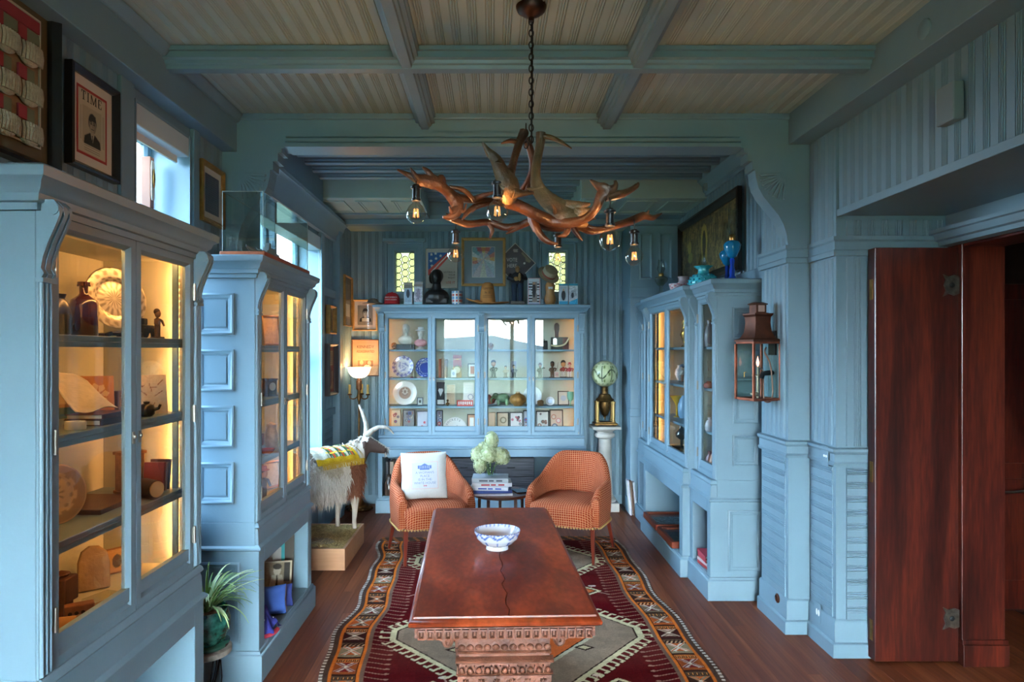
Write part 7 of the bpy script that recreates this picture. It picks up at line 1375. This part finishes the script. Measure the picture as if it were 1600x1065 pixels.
# ================================================================== second left cabinet
x = -1.33; B1, B2, B3 = 1.7005, 1.4005, 1.0905
picture('brown-framed pale print on the upper shelf of the ship cabinet', (x-.06, LX(424, x-.06), B1+.001), math.radians(60), .15, .19, GOLDF, .014, Cv(.12, .16, .004, '#c9a880').noise(.1, 3), 0, PAPER, tilt=-.12, pane=False, name='small_picture', cat='small picture')
t = T('shelf_clock', 'small brass carriage clock on the middle shelf', 'clock', (x, LX(421, x), B2), math.radians(60)); MB().box(-.035, .035, -.025, .025, .0, .10).box(-.04, .04, -.03, .03, 0, .01).box(-.04, .04, -.03, .03, .095, .107).build('clock_case', DBRASS, t, bevel=.003); MB().lathe([(.024, 0), (.024, .003), (.0001, .003)], 18).xf(Matrix.Translation((0, -.025, .058)) @ Matrix.Rotation(PI/2, 4, 'X')).build('dial', M('dial_cream', '#b9ab90', .5), t)
thing_lathe('white_jar', 'tall white lidded jar on the third shelf of the ship cabinet', 'jar', (x, LX(424, x), B3), [(.03, 0), (.036, .01), (.038, .08), (.03, .11), (.026, .12), (.03, .124), (.03, .14), (.012, .15), (.0001, .155)], M('grey_crackle', '#b9a890', .3, var=.25, vs_=40)); thing_lathe('red_dish', 'small red lacquer dish in the ship cabinet', 'dish', (x+.06, LX(417, x+.06), B3), [(.02, 0), (.035, .012), (.045, .03), (.042, .03), (.03, .012), (.0001, .006)], M('red_lacquer', '#a33a22', .25))
picture('gold-framed square print on the ship cabinet floor', (x-.06, LX(424, x-.06), .8095), math.radians(60), .15, .17, GOLDF, .016, Cv(.12, .14, .004, '#cdb48c').noise(.1, 3), 0, PAPER, tilt=-.1, pane=False, name='small_picture', cat='small picture'); figurine('painted figurine standing on the ship cabinet floor', -1.31, LX(412, -1.31), .8085, .20, '#4a5a78', '#3a3038', '#b58a6a', '#7d3a30', group=None, rz=L90)
for i, (lab, yy, zz, k) in enumerate((('tan pottery cup at the far side of the ship cabinet', 4.22, B2, '#a5764a'), ('copper mug at the far side of the ship cabinet', 4.2, B3, '#8d5030'))): thing_lathe('shelf_cup', lab, 'cup', (-1.44, yy, zz), [(.028, 0), (.032, .006), (.034, .07), (.03, .07), (.028, .01), (.0001, .01)], M('cup'+k, k, .4))
# niche of the second cabinet
c = Cv(.235, .21, .0025, '#b3a488'); c.rect(.008, .008, .227, .202, '#8d7d62'); c.rect(.008, .008, .10, .202, '#a39478'); c.rect(.19, .09, .227, .202, '#2b241c'); c.ell(.15, .155, .022, .03, '#c9bda4'); c.ell(.15, .178, .026, .018, '#40362a'); c.poly([(.10, .05), (.12, .13), (.18, .13), (.20, .05)], '#b9ad94'); c.poly([(.142, .05), (.158, .05), (.153, .13), (.147, .13)], '#3a3026'); c.poly([(.04, .01), (.25, .02), (.25, .06), (.16, .05), (.06, .045)], '#4a4032')
for i in range(7): c.line(.03+i*.03, .02+(i % 3)*.01, .09+i*.025, .05, .006, '#c2b69c')
c.put((c.X > .005) & (c.X < .1) & (np.mod(c.X, .02) < .003), '#7d6e56'); c.noise(.12, 2); c.blur(1); c.frame(.006, '#c2b498')
ph_ = T('sepia_photograph', 'large sepia photograph leaning in the cabinet niche', 'photograph', (-1.355, 4.16, .168), math.radians(22)); ph_.rotation_euler = (-.2, .06, math.radians(22)); MB().box(-.12, .12, -.004, 0, 0, .213).build('mount', M('sepia_mount', '#a3957c', .8), ph_); c.build('photo_print', ph_, (0, -.005, .002))
for i, (lab, col, xx, yy, w2, hh, az) in enumerate((('cream folder with a torn edge behind the photograph', '#b3a593', -1.43, 4.19, .08, .23, 24), ('teal-edged pale poster in the cabinet niche', '#c2bcb4', -1.40, 4.245, .10, .31, 14), ('dark grey board at the back of the niche', '#5c564e', -1.37, 4.295, .11, .37, 4))):
    t = T('poster_board', lab, 'board', (xx, yy, .158), math.radians(az)); t.rotation_euler = (-.15, 0, math.radians(az)); MB().box(-w2, w2, -.003, 0, 0, hh).build('sheet', M('sheet'+col, col, .8), t)
    if i == 1: MB().box(-w2, w2, -.0045, -.003, hh-.03, hh).box(w2-.02, w2, -.0045, -.003, hh-.12, hh-.03).build('teal_edge', M('teal_tape', '#3aa5a8', .6), t)
def cushion(name, label, loc, rot, w_, h, th, mat, cat='pillow'):
    t = T(name, label, cat, loc); t.rotation_euler = rot; g = []
    for sg in (-1, 1):
        gr = []
        for i in range(17):
            row = []
            for j in range(17):
                a, b = i/8-1, j/8-1; d = max(0, (1-a**4)*(1-b**4))**.55*th; row.append((a*w_/2*(1-.09*(1-abs(b))*abs(a)**3), sg*d, (b*(1-.09*(1-abs(a))*abs(b)**3)+1)*h/2))
            gr.append(row)
        g.append(gr)
    b = MB().surf(g[0]).surf(g[1]); b.build('cushion_body', mat, t, 80); return t
t = cushion('blue_pillow', 'royal blue square pillow leaning in the cabinet niche', (-1.262, 3.90, .160), (-.25, .05, math.radians(30)), .165, .165, .045, M('royal_blue', '#3f63b0', .8, var=.1, vs_=12)); MB().tube([(.08, 0, .01), (.076, 0, .08), (.08, 0, .155)], .004, 6).build('braid_trim', M('braid', '#7a5a50', .8), t)
cushion('navy_pillow', 'small navy pillow behind the royal blue one', (-1.235, 4.02, .160), (-.2, 0, math.radians(30)), .12, .13, .02, M('navy_velvet', '#2f3a78', .85))
t = T('star_flag_bundle', 'crumpled navy flag cloth with white stars and red edge', 'flag', (-1.245, 3.68, .1575)); fb = MB(); g = []
for i in range(15):
    row = []
    for j in range(15):
        a, b_ = i/7-1, j/7-1; r_ = math.hypot(a, b_); h_ = .10*max(0, 1-r_**2*.62)*(1+.25*math.sin(a*7+b_*4))*(1+.2*math.sin(b_*9)); row.append((a*.075+.008*math.sin(b_*8), b_*.085, max(.003, h_)))
    g.append(row)
fb.surf(g).build('cloth', M('navy_flag', '#2b2f7d', .8, var=.12, vs_=20), t, 80)
for px_, py_, pz_ in ((.03, -.05, .062), (.055, .02, .05), (-.02, -.06, .05)): MB().prism([(.014*(1 if k % 2 == 0 else .42)*math.cos(PI/2+k*PI/5), .014*(1 if k % 2 == 0 else .42)*math.sin(PI/2+k*PI/5)) for k in range(10)], 'y', -.002, 0).xf(Matrix.Translation((px_, py_, pz_+.012)) @ Matrix.Rotation(math.radians(40), 4, 'Z')).build('star', M('flag_white', '#d0d2dc', .8), t)
MB().tube(bez([(.0, -.088, .008), (.05, -.08, .010), (.078, -.04, .012), (.082, .02, .010)], 5), [(.012, .006)]*16, 6).build('red_edge', M('flag_red', '#b8384a', .8), t, 60)
# ================================================================== model ship under acrylic, on the second cabinet
ac = T('ship_case', 'clear acrylic case over a small grey model warship', 'display case', (-1.275, 3.90, 2.155))
MB().box(-.115, .115, -.43, .43, 0, .022).build('wooden_base', wood('case_base_wood', '#7a3c1f', '#a5572e', 'y', .4), ac, bevel=.004)
for i, (a, b_, c_, d) in enumerate(((-.105, -.102, -.42, .42), (.102, .105, -.42, .42), (-.1019, .1019, -.42, -.417), (-.1019, .1019, .417, .42))): MB().box(a, b_, c_, d, .0225, .325).build('acrylic_pane', ACRY, ac)
MB().box(-.105, .105, -.42, .42, .3255, .329).build('acrylic_pane', ACRY, ac)
for a, b_ in ((-.1035, -.4185), (.1035, -.4185), (.1035, .4185), (-.1035, .4185)): MB().box(a-.0015, a+.0015, b_-.0015, b_+.0015, .0225, .329).build('polished_edge', M('acrylic_edge', '#aeb8b8', .2, coat=.5), ac)  # pale strips painted as the bright edge highlights of the acrylic
MB().sweep([(-.105, -.42), (.105, -.42), (.105, .42), (-.105, .42)], [(0, .3265), (0, .3295), (-.003, .3295), (-.003, .3265)], True).build('polished_edge', M('acrylic_edge', '#aeb8b8', .2, coat=.5), ac)
GREYS = M('warship_grey', '#8a969e', .5); hl_ = MB()
hull = [[(w_*s, y_, z_) for s in (-1, -.5, 0, .5, 1)] for y_, w_, z_ in ((-.36, .004, .075), (-.25, .03, .066), (0, .038, .06), (.25, .034, .062), (.34, .02, .066))]
hl_.prism([(-.034, .058), (-.02, .028), (.02, .028), (.034, .058)], 'y', -.22, .30).prism([(-.034, .058), (-.02, .028), (.02, .028), (.034, .058)], 'y', -.22, -.219).tube([(0, -.22, .043), (0, -.30, .05), (0, -.37, .06)], [(.026, .014), (.015, .011), (.002, .006)], 8, flat=(1, 0, 0)).build('hull', GREYS, ac, 40); MB().box(-.02, .02, -.10, .12, .058, .078).box(-.015, .015, -.06, .06, .078, .10).box(-.01, .01, -.04, .0, .10, .125).build('superstructure', GREYS, ac)
for yy, hh in ((-.02, .2), (.06, .15)): MB().tube([(0, yy, .10), (0, yy, hh)], .002, 5).tube([(-.022, yy, hh-.03), (.022, yy, hh-.03)], .0015, 5).build('mast', IRON, ac)
for yy in (-.17, -.12, .16, .21): MB().lathe([(.014, .058), (.014, .07), (.0001, .072)], 10, (0, yy, 0)).tube([(0, yy, .066), (0, yy-.05 if yy < 0 else yy+.05, .07)], .002, 5).build('gun_turret', GREYS, ac)
# ================================================================== breakfront cabinet contents and top
def RX(u, x): return x*F/(u-U0)
x = 1.66; K1, K2, K3, K4 = 1.7005, 1.4005, 1.0905, .8085
t = T('gilt_figure_vase', 'gold figural vase on the top shelf of the breakfront cabinet', 'vase', (x, RX(1064, 1.62), K1)); MB().lathe([(.03, 0), (.035, .01), (.018, .03), (.03, .07), (.042, .11), (.035, .15), (.022, .18), (.034, .21), (.03, .235), (.0001, .24)], 18, rad=lambda a, z: 1+.12*math.sin(a*5+z*60)).build('vase_body', M('bright_gold', '#b98a3a', .25, .8, var=.3, vs_=25), t, 60)
for s in (-1, 1): MB().tube(bez([(0, s*.02, .19), (0, s*.055, .17), (0, s*.05, .11)], 4), .006, 6).build('handle', MAT['bright_gold'], t)
figurine('white clown figurine in the breakfront cabinet', 1.64, RX(1066, 1.64), K2, .15, '#c9c2b8', '#8d5a3a', '#d0b8a4', '#5d6a8a', group=None, rz=R90); thing_lathe('white_globe_vase', 'small white spotted globe vase behind the clown figurine', 'vase', (1.72, RX(1062, 1.72), K2), [(.02, 0), (.03, .02), (.045, .06), (.035, .10), (.02, .12), (.026, .14), (.0001, .14)], M('white_spot', '#c3c6cc', .2, var=.25, vs_=50))
thing_lathe('yellow_vase', 'yellow flared glass vase on the third shelf', 'vase', (1.62, RX(1058, 1.62), K3), [(.03, 0), (.03, .005), (.01, .012), (.012, .10), (.03, .14), (.065, .185), (.062, .185), (.024, .14), (.0001, .11)], M('yellow_glass', '#d0a030', .15, coat=.5), 22); thing_lathe('pale_blue_jar', 'pale blue domed jar beside the yellow vase', 'jar', (1.66, RX(1070, 1.66), K3), [(.04, 0), (.055, .02), (.06, .10), (.045, .16), (.025, .19), (.0001, .2)], M('pale_blue_glaze', '#8fb3d0', .25), 20)
thing_lathe('silver_lamp', 'dark silver oil lamp on the breakfront cabinet floor', 'lamp', (1.66, RX(1065, 1.66), K4), [(.04, 0), (.04, .01), (.012, .03), (.012, .08), (.05, .11), (.055, .14), (.03, .17), (.018, .2), (.022, .22), (.0001, .22)], M('dark_silver', '#6b6a68', .25, .9, var=.3, vs_=30)); thing_lathe('brass_pot', 'low brass pot on the breakfront cabinet floor', 'pot', (1.535, RX(1057, 1.535), K4), [(.03, 0), (.045, .015), (.05, .04), (.035, .06), (.04, .07), (.0001, .07)], DBRASS)
for i, (lab, u, z, h, col, cat) in enumerate((('grey pitcher in the narrow near door', 1102, K1, .19, '#6d6a70', 'pitcher'), ('small red box-shaped pot in the narrow near door', 1100.5, K2, .05, '#a8523a', 'pot'), ('pale glass sphere vase in the narrow near door', 1103, K3, .10, '#b9b4b8', 'vase'), ('dark red jar on the near cabinet floor', 1103, K4+.0, .14, '#6b2c24', 'jar'), ('copper jar beside the dark red jar', 1109, K4, .16, '#a5643c', 'jar'))):
    xx = 1.57; thing_lathe('shelf_'+cat, lab, cat, (xx, RX(u+7, 1.57), z), [(.03, 0), (.036, .01*h/.1), (.04, h*.4), (.032, h*.7), (.016, h*.85), (.02, h), (.0001, h)], M('nr'+col, col, .25, coat=.3))
for i, (lab, u, z, col) in enumerate((('amber tumbler behind the first breakfront door', 1036, K2, '#b5803a'), ('brown jug behind the first breakfront door', 1036, K3, '#7d5638'))): thing_lathe('shelf_tumbler', lab, 'tumbler', (1.68, RX(u, 1.68), z), [(.03, 0), (.034, .01), (.036, .10), (.032, .10), (.0001, .012)], M('tb'+col, col, .2))
def oil_lamp(label, x, y, z, h, body, foot, chim=True, q=1.0, fh=1.0):
    t = T('oil_lamp', label, 'lamp', (x, y, z), 0, 'oil lamps on the breakfront cabinet'); s = h/.36
    MB().lathe([(.048*q, 0), (.05*q, .012*s), (.03*q, .022*s), (.016*q, .035*s), (.019*q, .06*s), (.013*q, .085*s), (.018*q, .11*s), (.012*q, .12*s), (.0001, .12*s)], 16, rad=lambda a, zz: 1+.06*math.sin(a*8)).build('stem', foot, t, 50)
    MB().lathe([(.012*q, .118*s), (.03*q, .13*s), (.05*q, .16*s), (.056*q, .185*s), (.045*q, .20*s), (.02*q, .208*s), (.0001, .208*s)], 22, rad=lambda a, zz: 1+.04*math.sin(a*14)).build('font', body, t, 50); MB().lathe([(.019*q, .206*s), (.022*q, .212*s), (.022*q, .23*s), (.016*q, .236*s), (.0001, .236*s)], 14).build('burner', BRASS, t, 50)
    if chim: MB().lathe([(.02*q, .232*s), (.022*q, .245*s), (.034*q, .27*s), (.026*q, .31*s), (.023*q, .345*s), (.027*q, .36*s)], 18, cap=False).build('glass_chimney', glass('lamp_chimney', '#eef4f2', 1.5, 3.0), t, 60)
    return t
ZR = 2.155
oil_lamp('clear glass oil lamp at the far end of the breakfront cabinet', 1.575, 1.575*F/(1033-U0), ZR, .37, glass('milky_clear', '#b8c4c0', 1.5, 1.5, .05, trl=.7), MAT['milky_clear'], q=1.1)
BLU, BLD = M('turquoise_blue_glass', '#1683b8', .1, coat=.8), M('cobalt_glass', '#123fb0', .1, coat=.8)
oil_lamp('blue glass oil lamp farther from the lantern', 1.79, RX(1136, 1.79), ZR, .50, BLU, BLD, q=1.0); oil_lamp('blue glass oil lamp nearer the lantern', 1.70, RX(1144, 1.70), ZR, .52, BLU, BLD, q=1.05); oil_lamp('amber oil lamp behind the ruffled turquoise shade', 1.76, RX(1098, 1.76), ZR, .33, M('amber_lamp', '#9c6a1f', .15, coat=.6), BRASS)
t = T('ruffled_shade', 'turquoise hobnail glass shade with a ruffled rim', 'glass shade', (1.60, RX(1099, 1.60), ZR)); TQ = M('turquoise_opaline', '#3fb0bd', .2, coat=.6)
MB().lathe([(.095, 0), (.11, .012), (.112, .04), (.095, .075), (.06, .095), (.042, .105), (.04, .13), (.052, .15), (.07, .158), (.066, .158), (.036, .13), (.036, .106), (.0001, .10)], 48, rad=lambda a, z: 1+(.13*math.sin(a*8) if z > .14 else 0)).build('shade_body', TQ, t, 60)
hn = MB()
for j in range(4):
    for k in range(16): a = 2*PI*(k+.5*(j % 2))/16; r_, z = ((.112, .03), (.108, .052), (.094, .073), (.075, .088))[j]; hn.ell((r_*math.cos(a), r_*math.sin(a), z), (.0075, .0075, .0075), 6, 5)
tag(hn.build('hobnail_dots', M('hobnail_teal', '#1f7f96', .2, coat=.5), t, 60), kind='stuff')
LAV = M('lavender_glass', '#a99aa0', .3, coat=.3)
t = T('lavender_shade', 'frosted lavender glass shade beside the turquoise one', 'glass shade', (1.62, RX(1068, 1.62), ZR)); MB().lathe([(.105, 0), (.108, .01), (.095, .05), (.06, .085), (.042, .10), (.042, .135), (.05, .145), (.046, .145), (.036, .105), (.0001, .09)], 30).build('shade_body', LAV, t, 60)
t = T('cut_glass_bowl', 'low pink-flowered glass bowl before the lavender shade', 'bowl', (1.50, RX(1059, 1.50), ZR)); ring_print([(.04, 0), (.05, .004)]+[(.06+.012*i/12, .008+.05*i/12) for i in range(13)]+[(.068, .058), (.055, .012), (.0001, .01)], 40, lambda a, tt: '#a5606c' if .2 < tt < .8 and math.sin(a*8)*math.sin(tt*14) > .25 else '#b9aab0', attr_mat('painted_bowl', .25, coat=.3), 'bowl_body', t)
# niches of the breakfront cabinet
FR_ = M('red_tray_wood', '#7d3419', .4, coat=.2)
for i, (lab, yy, z, col) in enumerate((('red-framed glazed tray farther back in the niche', 5.98, .158, '#6b8088'), ('red-framed glazed tray lying nearest in the niche', 5.46, .158, '#4a4a3c'))):
    t = T('glazed_tray', lab, 'tray', (1.56, yy, z), .0, 'glazed trays in the breakfront niche'); MB().sweep([(-.19, -.235), (.19, -.235), (.19, .235), (-.19, .235)], [(0, 0), (0, .05), (-.03, .05), (-.03, 0)], True).build('tray_frame', FR_, t, bevel=.003, seg=1); MB().box(-.165, .165, -.21, .21, .002, .01).build('tray_base', M('tray'+col, col, .5), t)
    cc = Cv(.32, .41, .006, col); cc.noise(.8, 2); cc.noise(.6, 4); cc.build('lace_lining', t, (0, -.205, .0115), fn=lambda v: np.stack([v[:, 0], v[:, 2], v[:, 1]], 1)); MB().box(-.17, .17, -.215, .215, .036, .039).build('glass_pane', GLS, t)
z = .1575
for i, (lab, col, h) in enumerate((('lowest white and red paperback in the near niche', '#a83a3c', .022), ('second paperback of the near niche pile', '#c9b4b4', .022), ('third red paperback of the near niche pile', '#b03a44', .024), ('top pink paperback of the near niche pile', '#b84a58', .02))):
    book(lab, (1.545, 4.80+.01*i, z), (.2, .14, h), R90+random.uniform(-.1, .1), col, group='paperbacks in the near niche'); z += h+.0005
t = T('blue_booklet', 'bright blue booklet standing on the paperback pile', 'booklet', (1.60, 4.82, z+.0005), R90); t.rotation_euler = (-.3, 0, R90+.3); MB().box(-.05, .05, -.006, 0, 0.001, .085).build('booklet_cover', M('booklet_blue', '#2f8fd0', .5), t); MB().box(-.035, .035, -.0068, -.006, .055, .062).box(-.035, .02, -.0068, -.006, .04, .047).build('cover_print', SW, t)
for i, (lab, col) in enumerate((('pale rolled poster leaning at the cabinet end', '#c9bfc6'), ('brown-edged frame leaning at the cabinet end', '#5d3a28'), ('silver-edged frame leaning at the cabinet end', '#aeb0b6'))):
    t = T('leaning_frame', lab, 'framed print', (1.40+.028*i, 6.945, .004)); t.rotation_euler = (0, -.09, 0); MB().box(-.009, .009, -.04, .04, .002, .36-.01*i).build('edge_board', M('lean'+col, col, .5), t, bevel=.002); MB().box(-.0105, -.009, -.034, .034, .012, .35-.01*i).build('face', PAPER, t)
# ================================================================== potted spider plant on a wire stand
sx_, sy_ = -1.315, 3.13
stn = T('plant_stand', 'wire plant stand with a round worn top', 'plant stand', (sx_, sy_, 0))
MB().lathe([(.0001, .285), (.105, .285), (.112, .29), (.112, .312), (.105, .316), (.0001, .314)], 30).build('stand_top', M('worn_white_tin', '#8d867a', .6, var=.35, vs_=30), stn, 40)
for k in range(3):
    a = 2*PI*k/3-.55; ca, sa = math.cos(a), math.sin(a); lg = MB().tube(bez([(.10*ca, .10*sa, .285), (.075*ca, .075*sa, .2), (.05*ca, .05*sa, .12), (.075*ca, .075*sa, .04), (.10*ca, .10*sa, .0)], 5), .0045, 6).build('leg', IRON, stn, 60)
    MB().tube(bez([(.105*ca, .105*sa, .28), (.11*ca, .11*sa, .18), (.055*ca, .055*sa, .10)], 4), .003, 5).build('brace', IRON, lg, 60)
MB().lathe([(.05, .115), (.054, .115), (.054, .121), (.05, .121), (.05, .115)], 20, cap=False).build('ring', IRON, stn)
pt = T('potted_spider_plant', 'green glazed pot of trailing striped spider plant', 'potted plant', (sx_, sy_, .317))
MB().lathe([(.085, 0), (.10, .006), (.104, .02), (.095, .024), (.0001, .02)], 30).build('saucer', M('green_saucer', '#2f5c4a', .25, coat=.5), pt, 40)
PG = M('green_glaze', '#0f3b34', .2, var=.6, vs_=28, c2='#2f7d6d', bump=.9, bs=45, coat=.6)
MB().lathe([(.075, .022), (.09, .04), (.106, .09), (.108, .13), (.10, .16), (.098, .175), (.092, .175), (.09, .16), (.0001, .155)], 36).build('pot', PG, pt, 50); MB().lathe([(.09, .0), (.05, .004), (.0001, .006)], 20, (0, 0, .157), cap=False).build('soil', M('gravel_soil', '#8d7468', .95, var=.5, vs_=90, bump=.8, bs=120), pt)
LFA, LFB, LFC = M('leaf_green', '#5d7d3a', .5, var=.2, vs_=10), M('leaf_pale', '#b9c78f', .5, var=.15, vs_=12), M('leaf_mid', '#85a055', .5, var=.2, vs_=12)
rg_ = random.Random(21)
for k in range(120):
    a = rg_.uniform(0, 2*PI); L_ = rg_.uniform(.14, .30); el = rg_.uniform(.6, 1.45); dr_ = rg_.uniform(.9, 2.3); w_ = rg_.uniform(.003, .0055); p = Vector((.02*math.cos(a), .02*math.sin(a), .16)); pts = []
    if abs(a-PI) < 1.1: L_ *= .7
    for i in range(9): t_ = i/8; e_ = el-dr_*t_**1.3; pts.append(p.copy()); p = p+Vector((math.cos(a)*math.cos(e_), math.sin(a)*math.cos(e_), math.sin(e_)))*(L_/8)
    sdv = Vector((-math.sin(a), math.cos(a), 0)); vs_ = []; fs_ = []
    for i, q in enumerate(pts): ww = w_*(math.sin(PI*min(.98, .12+i/8*.88)))**.7+.0005; vs_ += [q-sdv*ww, q+Vector((0, 0, -.0015)), q+sdv*ww]
    for i in range(8): b0 = i*3; fs_ += [(b0, b0+1, b0+4, b0+3), (b0+1, b0+2, b0+5, b0+4)]
    MB().add(vs_, fs_).build('leaf', (LFA, LFB, LFC)[k % 3], pt, 180)
# ================================================================== lettering becomes plain meshes
_dg = bpy.context.evaluated_depsgraph_get()
for _o in [o for o in SC.objects if o.type == 'FONT']:
    _me = bpy.data.meshes.new_from_object(_o.evaluated_get(_dg)); _n = _o.name
    _q = bpy.data.objects.new('tmp', _me); COL.objects.link(_q); _q.parent = _o.parent; _q.location = _o.location; _q.rotation_euler = _o.rotation_euler; _q.scale = _o.scale
    bpy.data.objects.remove(_o); _q.name = _n; _q['kind'] = 'stuff'
